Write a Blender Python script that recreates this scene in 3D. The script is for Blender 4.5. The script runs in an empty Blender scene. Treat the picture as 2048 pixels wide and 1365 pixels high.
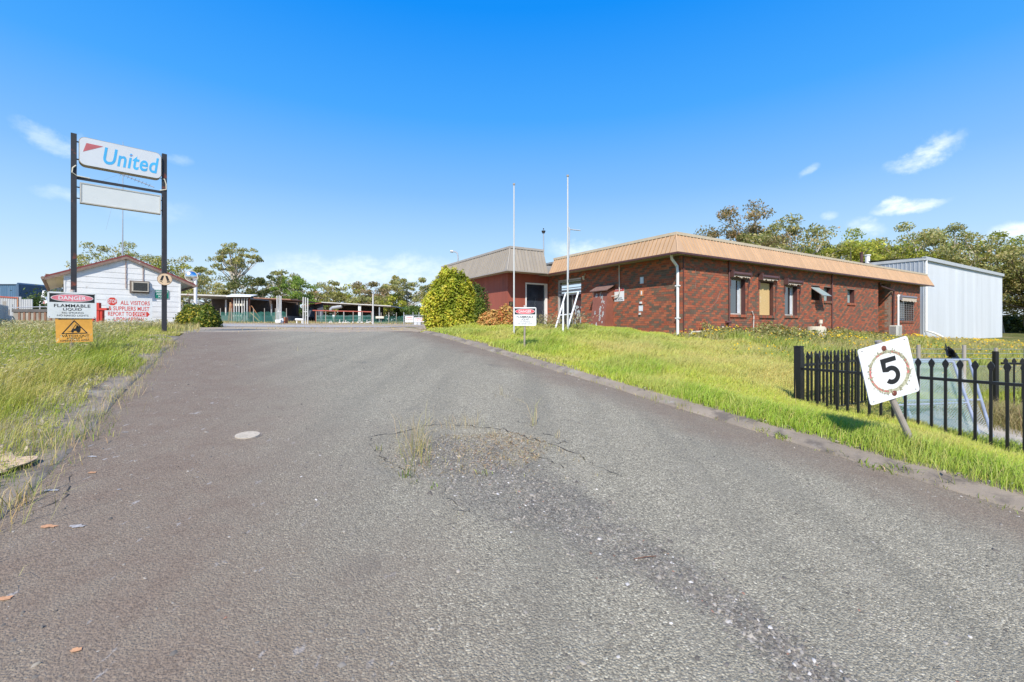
import bpy, bmesh, math, random
import numpy as np
from mathutils import Vector, Matrix

scene = bpy.context.scene
COL = scene.collection
rng = np.random.default_rng(7)
random.seed(7)

# ------------------------------------------------------------------ camera, sky, sun, exposure
FPX, HOR, EYE = 893.0, 654.0, 1.6
cam_data = bpy.data.cameras.new("camera")
cam_data.sensor_width = 36.0
cam_data.lens = FPX / 2048 * 36.0
cam_data.shift_y = -(682.5 - HOR) / 2048
cam_data.clip_start = 0.05
cam_data.clip_end = 6000
cam = bpy.data.objects.new("camera", cam_data)
COL.objects.link(cam)
cam.location = (0, 0, EYE)
cam.rotation_euler = (math.pi / 2, 0, 0)
scene.camera = cam

SUN_EL, SUN_AZ = 45.0, -9.0          # azimuth measured from straight behind the camera, negative = to the left
world = bpy.data.worlds.new("World")
scene.world = world
world.use_nodes = True


SKY_GAIN = 5.2
SKY_STOPS = [(0.0, (.80, .90, 1.0)), (.06, (.72, .87, 1.0)), (.16, (.47, .73, 1.0)), (.28, (.23, .53, 1.0)), (.42, (.060, .39, 1.0)), (.58, (.0, .28, .96)), (1.0, (.004, .17, .72))]


def build_world():
    nt = world.node_tree
    N, L = nt.nodes, nt.links
    N.clear()
    out = N.new("ShaderNodeOutputWorld")
    bg = N.new("ShaderNodeBackground")
    bg.inputs["Strength"].default_value = 0.13
    sky = N.new("ShaderNodeTexSky")
    sky.sky_type = 'NISHITA'
    sky.sun_disc = False
    sky.sun_elevation = math.radians(SUN_EL)
    sky.sun_rotation = math.radians(180 + SUN_AZ)
    sky.altitude = 0
    sky.air_density = 1.0
    sky.dust_density = 0.6
    sky.ozone_density = 2.2
    tc = N.new("ShaderNodeTexCoord")
    # clear-day colour by height above the horizon, blended with the physical sky all round
    sp = N.new("ShaderNodeSeparateXYZ"); L.new(tc.outputs["Generated"], sp.inputs[0])
    rp = N.new("ShaderNodeValToRGB")
    e = rp.color_ramp.elements
    stops = SKY_STOPS
    while len(e) < len(stops): e.new(.5)
    for q, (p, c) in zip(e, stops): q.position = p; q.color = (*c, 1)
    L.new(sp.outputs[2], rp.inputs[0])
    gain = N.new("ShaderNodeVectorMath"); gain.operation = 'SCALE'; gain.inputs["Scale"].default_value = SKY_GAIN
    L.new(rp.outputs[0], gain.inputs[0])
    mx0 = N.new("ShaderNodeMix"); mx0.data_type = 'RGBA'; mx0.inputs["Factor"].default_value = .95
    L.new(sky.outputs[0], mx0.inputs[6]); L.new(gain.outputs[0], mx0.inputs[7])
    last = mx0.outputs[2]
    # distorted direction used by every cloud
    nz = N.new("ShaderNodeTexNoise")
    nz.inputs["Scale"].default_value = 13
    nz.inputs["Detail"].default_value = 10
    nz.inputs["Roughness"].default_value = 0.62
    L.new(tc.outputs["Generated"], nz.inputs["Vector"])
    sub = N.new("ShaderNodeVectorMath"); sub.operation = 'SUBTRACT'
    L.new(nz.outputs["Color"], sub.inputs[0]); sub.inputs[1].default_value = (0.5, 0.5, 0.5)

    nf = N.new("ShaderNodeTexNoise")
    nf.inputs["Scale"].default_value = 34; nf.inputs["Detail"].default_value = 9; nf.inputs["Roughness"].default_value = .65
    mpn = N.new("ShaderNodeMapping"); mpn.inputs["Scale"].default_value = (1, 1, 2.2)
    L.new(tc.outputs["Generated"], mpn.inputs["Vector"]); L.new(mpn.outputs[0], nf.inputs["Vector"])
    fr = N.new("ShaderNodeMapRange"); fr.inputs["From Min"].default_value = .34; fr.inputs["From Max"].default_value = .62
    fr.inputs["To Min"].default_value = .35; fr.inputs["To Max"].default_value = 1.15; fr.clamp = True
    L.new(nf.outputs["Fac"], fr.inputs["Value"])
    fine = fr.outputs[0]

    def cloud(az, el, wa, we, dens, dist, tilt=0.0, soft=1.0, low=0.0):
        """a patch of cloud at azimuth az (deg right of straight ahead) and elevation el; wa, we half sizes in degrees"""
        nonlocal last
        sc = N.new("ShaderNodeVectorMath"); sc.operation = 'SCALE'
        L.new(sub.outputs[0], sc.inputs[0]); sc.inputs["Scale"].default_value = dist
        add = N.new("ShaderNodeVectorMath"); add.operation = 'ADD'
        L.new(tc.outputs["Generated"], add.inputs[0]); L.new(sc.outputs[0], add.inputs[1])
        c = Vector((math.sin(math.radians(az)) * math.cos(math.radians(el)), math.cos(math.radians(az)) * math.cos(math.radians(el)), math.sin(math.radians(el))))
        ex = Vector((math.cos(math.radians(az)), -math.sin(math.radians(az)), 0))
        ez = ex.cross(c).normalized()
        t = math.radians(tilt)
        ax = ex * math.cos(t) + ez * math.sin(t)
        ay = -ex * math.sin(t) + ez * math.cos(t)
        d = N.new("ShaderNodeVectorMath"); d.operation = 'SUBTRACT'
        L.new(add.outputs[0], d.inputs[0]); d.inputs[1].default_value = c
        sq = None
        for axis, w in ((ax, wa), (ay, we), (c, 40)):
            dot = N.new("ShaderNodeVectorMath"); dot.operation = 'DOT_PRODUCT'
            L.new(d.outputs[0], dot.inputs[0]); dot.inputs[1].default_value = axis / math.radians(w)
            m = N.new("ShaderNodeMath"); m.operation = 'MULTIPLY'
            L.new(dot.outputs["Value"], m.inputs[0]); L.new(dot.outputs["Value"], m.inputs[1])
            if sq is None:
                sq = m.outputs[0]
            else:
                a = N.new("ShaderNodeMath"); a.operation = 'ADD'
                L.new(sq, a.inputs[0]); L.new(m.outputs[0], a.inputs[1]); sq = a.outputs[0]
        mr = N.new("ShaderNodeMapRange"); mr.interpolation_type = 'SMOOTHSTEP'
        L.new(sq, mr.inputs["Value"])
        mr.inputs["From Min"].default_value = 1.0 + 0.3 * soft
        mr.inputs["From Max"].default_value = -.35 * soft
        mr.inputs["To Min"].default_value = 0
        mr.inputs["To Max"].default_value = dens
        fm = N.new("ShaderNodeMath"); fm.operation = 'MULTIPLY'
        L.new(mr.outputs[0], fm.inputs[0]); L.new(fine, fm.inputs[1])
        mix = N.new("ShaderNodeMix"); mix.data_type = 'RGBA'
        L.new(fm.outputs[0], mix.inputs["Factor"])
        L.new(last, mix.inputs[6])
        mix.inputs[7].default_value = (7.0, 7.2, 7.6, 1)
        last = mix.outputs[2]

    def dirof(px, py):
        x, z = (px - 1024) / FPX, (HOR - py) / FPX
        return math.degrees(math.atan2(x, 1)), math.degrees(math.atan2(z, math.hypot(x, 1)))
    for px, py, wa, we, dens, dist, tilt, soft in (
            (1845, 306, 3.2, 1.15, .62, .085, 18, 1.1), (1815, 411, 3.0, .7, .72, .05, 2, .9), (1730, 452, 1.8, 1.0, .45, .06, -25, 1),
            (2030, 466, 1.9, .9, .7, .03, 0, .5), (112, 286, 2.7, 1.1, .30, .09, -16, 1.2), (125, 394, 1.9, .7, .22, .04, 0, 1),
            (1618, 343, 1.1, .5, .3, .04, 20, 1), (745, 545, 15, 2.2, .42, .10, 2, 1.3), (1170, 498, 4.5, 1.2, .4, .08, 0, 1.2),
            (360, 323, 1.2, .6, .15, .04, 0, 1), (300, 420, 4, 1.2, .12, .05, 0, 1), (1660, 430, .8, .5, .35, .03, 0, 1)):
        az, el = dirof(px, py)
        cloud(az, el, wa, we, dens, dist, tilt, soft)
    for az, el, wa, we, dens in ((75, 14, 9, 2.5, .7), (-80, 20, 10, 2.2, .6), (130, 25, 9, 3, .6), (-140, 16, 12, 3, .6), (178, 9, 14, 2, .6)):
        cloud(az, el, wa, we, dens, .12, 5, .9)
    L.new(last, bg.inputs["Color"])
    L.new(bg.outputs[0], out.inputs["Surface"])


build_world()
sun_data = bpy.data.lights.new("sun", 'SUN')
sun_data.energy = 4.0
sun_data.angle = math.radians(0.5)
sun_data.color = (1.0, 0.94, 0.85)
sun = bpy.data.objects.new("sun", sun_data)
COL.objects.link(sun)
sun.rotation_euler = (math.radians(90 - SUN_EL), 0, math.radians(SUN_AZ))
sun.location = (0, -20, 40)
scene.view_settings.view_transform = 'Standard'
scene.view_settings.look = 'None'
scene.view_settings.exposure = 0.6
scene.view_settings.gamma = 1.0
scene.view_settings.use_curve_mapping = False
scene.cycles.max_bounces = 6
scene.cycles.transparent_max_bounces = 12

# ------------------------------------------------------------------ site axes and measuring helpers
TH = math.radians(31.5)
S_, C_ = math.sin(TH), math.cos(TH)
U = Vector((-S_, C_, 0))     # up the driveway
V = Vector((C_, S_, 0))      # across it, to the right
Z = Vector((0, 0, 1))
X = Vector((1, 0, 0))
Y = Vector((0, 1, 0))


def P(u, v, z=0.0):
    return Vector((-S_ * u + C_ * v, C_ * u + S_ * v, z))


def uv(x, y):
    return -S_ * x + C_ * y, C_ * x + S_ * y


def kx(px):
    return (px - 1024) / FPX


def zy(py, yd):
    return EYE + (HOR - py) / FPX * yd


def u_of(px, v):
    k = kx(px)
    return v * (C_ - k * S_) / (S_ + k * C_)


def v_of(px, u):
    k = kx(px)
    return u * (S_ + k * C_) / (C_ - k * S_)


def ydist(u, v):
    return C_ * u + S_ * v


def at(px, py, yd):
    return Vector((kx(px) * yd, yd, zy(py, yd)))


def ss(a, b, x):
    t = np.clip((x - a) / (b - a), 0, 1)
    return t * t * (3 - 2 * t)


def gz_uv(u, v):
    u = np.asarray(u, float); v = np.asarray(v, float)
    ramp = 0.1 * u
    flat = 1.42 + 0.0155 * (np.minimum(u, 75) - 14.2)
    z = 0.5 * (ramp + flat - np.sqrt((ramp - flat) ** 2 + 0.02))
    z = 0.5 * (z - 0.5 + np.sqrt((z + 0.5) ** 2 + 0.02))
    w = ss(3, 6, u)
    bA = .17 * ss(5.72, 6.1, v) * (1 - .8 * ss(6.3, 7.7, v))
    bB = .19 * ss(5.72, 8.2, v) * (1 - ss(13.5, 17, v) * .5)
    z = z + (bA * (1 - w) + bB * w) * (1 - ss(15, 19, u))
    z = z - .24 * ss(7.6, 8.7, v) * (1 - ss(3.4, 5.2, u)) * (1 - ss(12, 16, v))
    z = z - .018 * np.clip(v - 15, 0, 40)
    off = np.maximum(ss(5.9, 7, v), ss(-1.8, -3, v))
    z = z + off * .035 * (np.sin(u * 1.7 + v * .9) * np.cos(v * 1.3 - u * .6) + .6 * np.sin(u * 3.9 - v * 2.7)) * (1 - ss(20, 30, np.abs(u)))
    return z


def gz(x, y):
    u, v = uv(x, y)
    return gz_uv(u, v)


def gzf(x, y):
    return float(gz(x, y))


def road_hit(px, py, lift=0.0):
    """point where the view ray through a photo pixel meets the driveway slope"""
    k, m = kx(px), (py - HOR) / FPX
    yd = 3.0
    for _ in range(60):
        z = gzf(k * yd, yd)
        yd = 0.5 * yd + 0.5 * (EYE - z) / m
    return Vector((k * yd, yd, gzf(k * yd, yd) + lift))


# ------------------------------------------------------------------ materials
MATS = {}


def pmat(name, col, rough=0.65, metal=0.0, var=0.15, scale=3.0, bump=0.0, bscale=60.0, spots=None, spots2=None, rand=0.0, spec=0.5, streak=False):
    """procedural surface: base colour broken up by noise, optional blotches (colour, scale, amount 0..1), fine relief"""
    if name in MATS:
        return MATS[name]
    m = bpy.data.materials.new(name)
    m.use_nodes = True
    nt = m.node_tree
    N, L = nt.nodes, nt.links
    b = N["Principled BSDF"]
    geo = N.new("ShaderNodeNewGeometry")
    mp = N.new("ShaderNodeMapping")
    L.new(geo.outputs["Position"], mp.inputs["Vector"])
    if streak:
        mp.inputs["Scale"].default_value = (1, 1, 0.12)
    n1 = N.new("ShaderNodeTexNoise")
    n1.inputs["Scale"].default_value = scale
    n1.inputs["Detail"].default_value = 6
    n1.inputs["Roughness"].default_value = .65
    L.new(mp.outputs[0], n1.inputs["Vector"])
    mr = N.new("ShaderNodeMapRange")
    mr.inputs["From Min"].default_value = .3; mr.inputs["From Max"].default_value = .7
    mr.inputs["To Min"].default_value = 1 - var; mr.inputs["To Max"].default_value = 1 + var
    L.new(n1.outputs["Fac"], mr.inputs["Value"])
    fac = mr.outputs[0]
    if rand:
        oi = N.new("ShaderNodeObjectInfo")
        r2 = N.new("ShaderNodeMapRange")
        r2.inputs["To Min"].default_value = 1 - rand; r2.inputs["To Max"].default_value = 1 + rand
        L.new(oi.outputs["Random"], r2.inputs["Value"])
        mu = N.new("ShaderNodeMath"); mu.operation = 'MULTIPLY'
        L.new(fac, mu.inputs[0]); L.new(r2.outputs[0], mu.inputs[1])
        fac = mu.outputs[0]
    sc = N.new("ShaderNodeVectorMath"); sc.operation = 'SCALE'
    sc.inputs[0].default_value = col[:3]
    L.new(fac, sc.inputs["Scale"])
    c = sc.outputs[0]
    for k, sp in enumerate((spots, spots2)):
        if not sp:
            continue
        scol, sscale, amt = sp
        n2 = N.new("ShaderNodeTexNoise")
        n2.inputs["Scale"].default_value = sscale
        n2.inputs["Detail"].default_value = 5
        n2.inputs["Roughness"].default_value = .6
        off = N.new("ShaderNodeMapping"); off.inputs["Location"].default_value = (13.7 * (k + 1), 5.1, 2.2)
        L.new(mp.outputs[0], off.inputs["Vector"])
        L.new(off.outputs[0], n2.inputs["Vector"])
        m2 = N.new("ShaderNodeMapRange")
        th = .72 - .4 * amt
        m2.inputs["From Min"].default_value = th; m2.inputs["From Max"].default_value = th + .11
        L.new(n2.outputs["Fac"], m2.inputs["Value"])
        mx = N.new("ShaderNodeMix"); mx.data_type = 'RGBA'
        L.new(m2.outputs[0], mx.inputs["Factor"])
        L.new(c, mx.inputs[6]); mx.inputs[7].default_value = (*scol[:3], 1)
        c = mx.outputs[2]
    L.new(c, b.inputs["Base Color"])
    b.inputs["Roughness"].default_value = rough
    b.inputs["Metallic"].default_value = metal
    b.inputs["Specular IOR Level"].default_value = spec
    if bump:
        n3 = N.new("ShaderNodeTexNoise")
        n3.inputs["Scale"].default_value = bscale
        n3.inputs["Detail"].default_value = 4
        L.new(geo.outputs["Position"], n3.inputs["Vector"])
        bp = N.new("ShaderNodeBump")
        bp.inputs["Strength"].default_value = bump
        bp.inputs["Distance"].default_value = .01
        L.new(n3.outputs["Fac"], bp.inputs["Height"])
        L.new(bp.outputs[0], b.inputs["Normal"])
    MATS[name] = m
    return m


def leafmat(name, trans=0.35, rough=.55):
    """colour comes from the per-leaf attribute Col; light passes partly through"""
    if name in MATS:
        return MATS[name]
    m = bpy.data.materials.new(name)
    m.use_nodes = True
    nt = m.node_tree
    N, L = nt.nodes, nt.links
    b = N["Principled BSDF"]
    out = N["Material Output"]
    at_ = N.new("ShaderNodeAttribute"); at_.attribute_name = "Col"
    L.new(at_.outputs["Color"], b.inputs["Base Color"])
    b.inputs["Roughness"].default_value = rough
    b.inputs["Specular IOR Level"].default_value = .25
    t = N.new("ShaderNodeBsdfTranslucent")
    g = N.new("ShaderNodeVectorMath"); g.operation = 'MULTIPLY'
    L.new(at_.outputs["Color"], g.inputs[0]); g.inputs[1].default_value = (1.15, 1.2, .6)
    L.new(g.outputs[0], t.inputs["Color"])
    mx = N.new("ShaderNodeMixShader"); mx.inputs[0].default_value = trans
    L.new(b.outputs[0], mx.inputs[1]); L.new(t.outputs[0], mx.inputs[2])
    L.new(mx.outputs[0], out.inputs["Surface"])
    MATS[name] = m
    return m


def glassmat(name, tint=(.6, .65, .66), rough=.02, inner=(.03, .035, .04)):
    """window pane: dark glossy glass"""
    if name in MATS:
        return MATS[name]
    m = bpy.data.materials.new(name)
    m.use_nodes = True
    b = m.node_tree.nodes["Principled BSDF"]
    b.inputs["Base Color"].default_value = (*inner, 1)
    b.inputs["Roughness"].default_value = rough
    b.inputs["Specular IOR Level"].default_value = 1.0
    b.inputs["IOR"].default_value = 1.9
    MATS[name] = m
    return m


def meshmat(name, col, cover=.6, scale=30.0):
    """woven shade cloth: half-open weave, lets through what is behind"""
    if name in MATS:
        return MATS[name]
    m = bpy.data.materials.new(name)
    m.use_nodes = True
    nt = m.node_tree
    N, L = nt.nodes, nt.links
    b = N["Principled BSDF"]; out = N["Material Output"]
    b.inputs["Base Color"].default_value = (*col, 1)
    b.inputs["Roughness"].default_value = .8
    tr = N.new("ShaderNodeBsdfTransparent")
    mx = N.new("ShaderNodeMixShader")
    geo = N.new("ShaderNodeNewGeometry")
    n = N.new("ShaderNodeTexNoise"); n.inputs["Scale"].default_value = 1.3; n.inputs["Detail"].default_value = 4
    L.new(geo.outputs["Position"], n.inputs["Vector"])
    mr = N.new("ShaderNodeMapRange")
    mr.inputs["From Min"].default_value = .35; mr.inputs["From Max"].default_value = .65
    mr.inputs["To Min"].default_value = cover - .15; mr.inputs["To Max"].default_value = min(1, cover + .15)
    L.new(n.outputs["Fac"], mr.inputs["Value"])
    L.new(mr.outputs[0], mx.inputs[0])
    L.new(tr.outputs[0], mx.inputs[1]); L.new(b.outputs[0], mx.inputs[2])
    L.new(mx.outputs[0], out.inputs["Surface"])
    MATS[name] = m
    return m


# ------------------------------------------------------------------ object helpers
def wpos(o):
    p = Vector((0, 0, 0))
    while o is not None:
        p += o.location
        o = o.parent
    return p


def tag(o, label=None, cat=None, group=None, kind=None):
    if label: o["label"] = label
    if cat: o["category"] = cat
    if group: o["group"] = group
    if kind: o["kind"] = kind
    return o


def thing(name, label, cat, loc, group=None):
    o = bpy.data.objects.new(name, None)
    o.empty_display_size = .2
    COL.objects.link(o)
    o.location = loc
    return tag(o, label, cat, group)


def link(name, me, parent=None, loc=None, rot=None, scale=None):
    o = bpy.data.objects.new(name, me)
    COL.objects.link(o)
    if parent is not None: o.parent = parent
    if loc is not None: o.location = loc
    if rot is not None: o.rotation_euler = rot
    if scale is not None: o.scale = scale
    return o


class Fr:
    """a local frame: a along x, b along y, c along the normal"""
    def __init__(s, o, x, y, n=None):
        s.o = Vector(o); s.x = Vector(x).normalized(); s.y = Vector(y).normalized()
        s.n = Vector(n).normalized() if n is not None else s.x.cross(s.y)

    def p(s, a, b, c=0.0):
        return s.o + s.x * a + s.y * b + s.n * c

    def at(s, a, b, c=0.0):
        return Fr(s.p(a, b, c), s.x, s.y, s.n)


def roll(fr, deg):
    t = math.radians(deg)
    return Fr(fr.o, fr.x * math.cos(t) + fr.y * math.sin(t), fr.y * math.cos(t) - fr.x * math.sin(t), fr.n)


WORLD = Fr((0, 0, 0), X, Y, Z)


class MB:
    """collects shapes in world space and links them as one mesh object"""
    def __init__(s):
        s.v = []; s.f = []; s.m = []

    def add(s, vs, fs, mi=0):
        o = len(s.v)
        s.v += [tuple(q) for q in vs]
        for f in fs:
            s.f.append(tuple(i + o for i in f)); s.m.append(mi)
        return s

    def box(s, fr, a, b, c, mi=0):
        vs = [fr.p(x, y, z) for z in c for y in b for x in a]
        return s.add(vs, [(0, 2, 3, 1), (4, 5, 7, 6), (0, 1, 5, 4), (2, 6, 7, 3), (0, 4, 6, 2), (1, 3, 7, 5)], mi)

    def tube(s, pts, r, n=8, mi=0, cap=True):
        pts = [Vector(p) for p in pts]
        rs = r if isinstance(r, (list, tuple)) else [r] * len(pts)
        rings = []
        ref = None
        for i, p in enumerate(pts):
            d = (pts[min(i + 1, len(pts) - 1)] - pts[max(i - 1, 0)]).normalized()
            if ref is None:
                ref = Vector((1, 0, 0)) if abs(d.x) < .8 else Vector((0, 1, 0))
            e1 = (ref - d * ref.dot(d)).normalized(); e2 = d.cross(e1); ref = e1
            rings.append([p + (e1 * math.cos(2 * math.pi * k / n) + e2 * math.sin(2 * math.pi * k / n)) * rs[i] for k in range(n)])
        vs = [q for g in rings for q in g]
        fs = []
        for i in range(len(pts) - 1):
            for k in range(n):
                k2 = (k + 1) % n
                fs.append((i * n + k, i * n + k2, (i + 1) * n + k2, (i + 1) * n + k))
        if cap:
            fs.append(tuple(range(n))[::-1]); fs.append(tuple(range((len(pts) - 1) * n, len(pts) * n)))
        return s.add(vs, fs, mi)

    def poly(s, fr, pts, c0, c1, mi=0):
        """outline pts (a,b) in the frame, pulled from c0 to c1"""
        n = len(pts)
        vs = [fr.p(a, b, c0) for a, b in pts] + [fr.p(a, b, c1) for a, b in pts]
        fs = [tuple(range(n))[::-1], tuple(range(n, 2 * n))]
        fs += [(i, (i + 1) % n, n + (i + 1) % n, n + i) for i in range(n)]
        return s.add(vs, fs, mi)

    def ring(s, fr, outer, inner, c0, c1, mi=0):
        n = len(outer)
        vs = [fr.p(a, b, c) for c in (c0, c1) for q in (outer, inner) for a, b in q]
        fs = []
        for i in range(n):
            j = (i + 1) % n
            fs += [(2 * n + i, 2 * n + j, 3 * n + j, 3 * n + i), (i, n + i, n + j, j), (i, j, 2 * n + j, 2 * n + i), (n + i, 3 * n + i, 3 * n + j, n + j)]
        return s.add(vs, fs, mi)

    def build(s, name, mats, parent=None, smooth=False, bevel=0.0):
        me = bpy.data.meshes.new(name)
        base = wpos(parent) if parent is not None else Vector((0, 0, 0))
        vs = [(x - base.x, y - base.y, z - base.z) for x, y, z in s.v]
        me.from_pydata(vs, [], s.f)
        mats = mats if isinstance(mats, (list, tuple)) else [mats]
        for m in mats: me.materials.append(m)
        if len(mats) > 1:
            me.polygons.foreach_set("material_index", s.m)
        bm = bmesh.new(); bm.from_mesh(me)
        bmesh.ops.recalc_face_normals(bm, faces=bm.faces)
        bm.to_mesh(me); bm.free()
        if smooth:
            me.polygons.foreach_set("use_smooth", [True] * len(me.polygons))
        o = link(name, me, parent)
        if bevel:
            md = o.modifiers.new("bevel", 'BEVEL'); md.width = bevel; md.segments = 2; md.limit_method = 'ANGLE'
        return o


def ellipse(cx, cy, rx, ry, n=28):
    return [(cx + rx * math.cos(2 * math.pi * i / n), cy + ry * math.sin(2 * math.pi * i / n)) for i in range(n)]


def rrect(a0, a1, b0, b1, r, n=6):
    pts = []
    for cx, cy, t0 in ((a1 - r, b1 - r, 0), (a0 + r, b1 - r, 90), (a0 + r, b0 + r, 180), (a1 - r, b0 + r, 270)):
        for i in range(n + 1):
            t = math.radians(t0 + 90 * i / n)
            pts.append((cx + r * math.cos(t), cy + r * math.sin(t)))
    return pts


TEXTS = {}


def text_geo(body, bold, shear):
    key = (body, bold, shear)
    if key not in TEXTS:
        cu = bpy.data.curves.new("lettering", 'FONT')
        cu.body = body; cu.offset = bold; cu.shear = shear; cu.space_character = 1.0 + bold * 2.6; cu.extrude = .02; cu.resolution_u = 4
        o = bpy.data.objects.new("lettering", cu)
        COL.objects.link(o)
        bpy.context.view_layer.update()
        me = o.evaluated_get(bpy.context.evaluated_depsgraph_get()).to_mesh()
        vs = np.array([q.co[:] for q in me.vertices]); fs = [tuple(p.vertices) for p in me.polygons]
        bpy.data.objects.remove(o); bpy.data.curves.remove(cu)
        lo, hi = vs.min(0), vs.max(0)
        TEXTS[key] = ((vs - lo) / (hi - lo), fs)
    return TEXTS[key]


def text(mb, fr, body, a0, a1, b0, b1, c, th=.0012, bold=.02, shear=0.0, mi=0):
    vs, fs = text_geo(body, bold, shear)
    return mb.add([fr.p(a0 + (a1 - a0) * x, b0 + (b1 - b0) * y, c + th * z) for x, y, z in vs], fs, mi)


def np_mesh(name, verts, faces, mat, cols=None, parent=None, smooth=False):
    """verts (n,3), faces (m,k) all of one size, cols (n,3)"""
    me = bpy.data.meshes.new(name)
    verts = np.ascontiguousarray(verts, np.float32); faces = np.ascontiguousarray(faces, np.int32)
    if parent is not None:
        verts = verts - np.array(wpos(parent)[:], np.float32)
    m, k = faces.shape
    me.vertices.add(len(verts)); me.vertices.foreach_set("co", verts.ravel())
    me.loops.add(m * k); me.loops.foreach_set("vertex_index", faces.ravel())
    me.polygons.add(m); me.polygons.foreach_set("loop_start", np.arange(0, m * k, k, dtype=np.int32))
    if smooth:
        me.polygons.foreach_set("use_smooth", np.ones(m, bool))
    me.update(calc_edges=True)
    if cols is not None:
        ca = me.color_attributes.new("Col", 'FLOAT_COLOR', 'POINT')
        c4 = np.ones((len(verts), 4), np.float32); c4[:, :3] = cols
        ca.data.foreach_set("color", c4.ravel())
    for q in (mat if isinstance(mat, (list, tuple)) else [mat]): me.materials.append(q)
    return link(name, me, parent)


def unit(v):
    return v / np.maximum(np.linalg.norm(v, axis=1, keepdims=True), 1e-9)


def leaf_quads(cen, size, nrm=None, spread=1.0, aspect=.5, r=None, droop=0.0):
    """one rhombic leaf per centre"""
    r = r or rng
    n = len(cen)
    d = r.normal(size=(n, 3))
    if nrm is not None:
        d = nrm + d * spread
    d = unit(d)
    t = r.normal(size=(n, 3)); t[:, 2] -= droop
    t = unit(t - d * (t * d).sum(1, keepdims=True))
    w = np.cross(d, t)
    s = (size * (0.6 + .8 * r.random(n)))[:, None] if np.isscalar(size) else size[:, None]
    v = np.stack([cen - t * s * .5, cen + w * s * aspect * .5, cen + t * s * .5, cen - w * s * aspect * .5], 1).reshape(-1, 3)
    f = np.arange(4 * n).reshape(n, 4)
    return v, f


def blades(x, y, z, h, w, lean, ldir, cbase, ctip, r=None, face=None):
    """grass blades: two quads' worth of strip drawn as 3 triangles each; lean = sideways reach as a share of height, ldir its direction"""
    r = r or rng
    n = len(x)
    a = r.random(n) * math.pi if face is None else face
    dx, dy = np.cos(a) * w * .5, np.sin(a) * w * .5
    lx, ly = np.cos(ldir) * lean * h, np.sin(ldir) * lean * h
    b = np.stack([x, y, z], 1)
    side = np.stack([dx, dy, np.zeros(n)], 1)
    mid = b + np.stack([lx * .3, ly * .3, h * .58], 1)
    tip = b + np.stack([lx, ly, h * (1 - .25 * np.minimum(lean, 1.5))], 1)
    v = np.stack([b - side, b + side, mid - side * .8, mid + side * .8, tip], 1).reshape(-1, 3)
    i = np.arange(n)[:, None] * 5
    f = np.concatenate([i + [0, 1, 3], i + [0, 3, 2], i + [2, 3, 4]], 0)
    c = np.stack([cbase, cbase, (cbase + ctip) / 2, (cbase + ctip) / 2, ctip], 1).reshape(-1, 3)
    return v, f, c


def cat_geo(parts):
    vs, fs, cs, o = [], [], [], 0
    for v, f, c in parts:
        vs.append(v); fs.append(f + o); cs.append(c); o += len(v)
    return np.concatenate(vs), np.concatenate(fs), np.concatenate(cs)


def vnoise(x, y, sc, seed=0):
    """smooth value noise 0..1"""
    r = np.random.default_rng(seed)
    T = r.random((64, 64))
    x = x / sc; y = y / sc
    i, j = np.floor(x).astype(int), np.floor(y).astype(int)
    fx, fy = x - i, y - j
    fx, fy = fx * fx * (3 - 2 * fx), fy * fy * (3 - 2 * fy)
    g = lambda a, b: T[a % 64, b % 64]
    return (g(i, j) * (1 - fx) + g(i + 1, j) * fx) * (1 - fy) + (g(i, j + 1) * (1 - fx) + g(i + 1, j + 1) * fx) * fy
# ------------------------------------------------------------------ ground, yard, driveway, kerbs
def axis(lo, hi, step, far, grow=1.35):
    a = list(np.arange(lo, hi + 1e-6, step))
    s, q = step, lo
    left = []
    while q > -far:
        s *= grow; q -= s; left.append(q)
    s, q = step, hi
    while q < far:
        s *= grow; q += s; a.append(q)
    return np.array(left[::-1] + a)


def sheet(name, us, vs, zfun, mat, kind='structure'):
    uu, vv = np.meshgrid(us, vs, indexing='ij')
    zz = zfun(uu, vv)
    x, y = -S_ * uu + C_ * vv, C_ * uu + S_ * vv
    v = np.stack([x, y, zz], -1).reshape(-1, 3)
    n, m = uu.shape
    i = np.arange(n - 1)[:, None] * m + np.arange(m - 1)[None]
    f = np.stack([i, i + 1, i + m + 1, i + m], -1).reshape(-1, 4)
    o = np_mesh(name, v, f, mat, smooth=True)
    tag(o, kind=kind)
    return o


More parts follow.
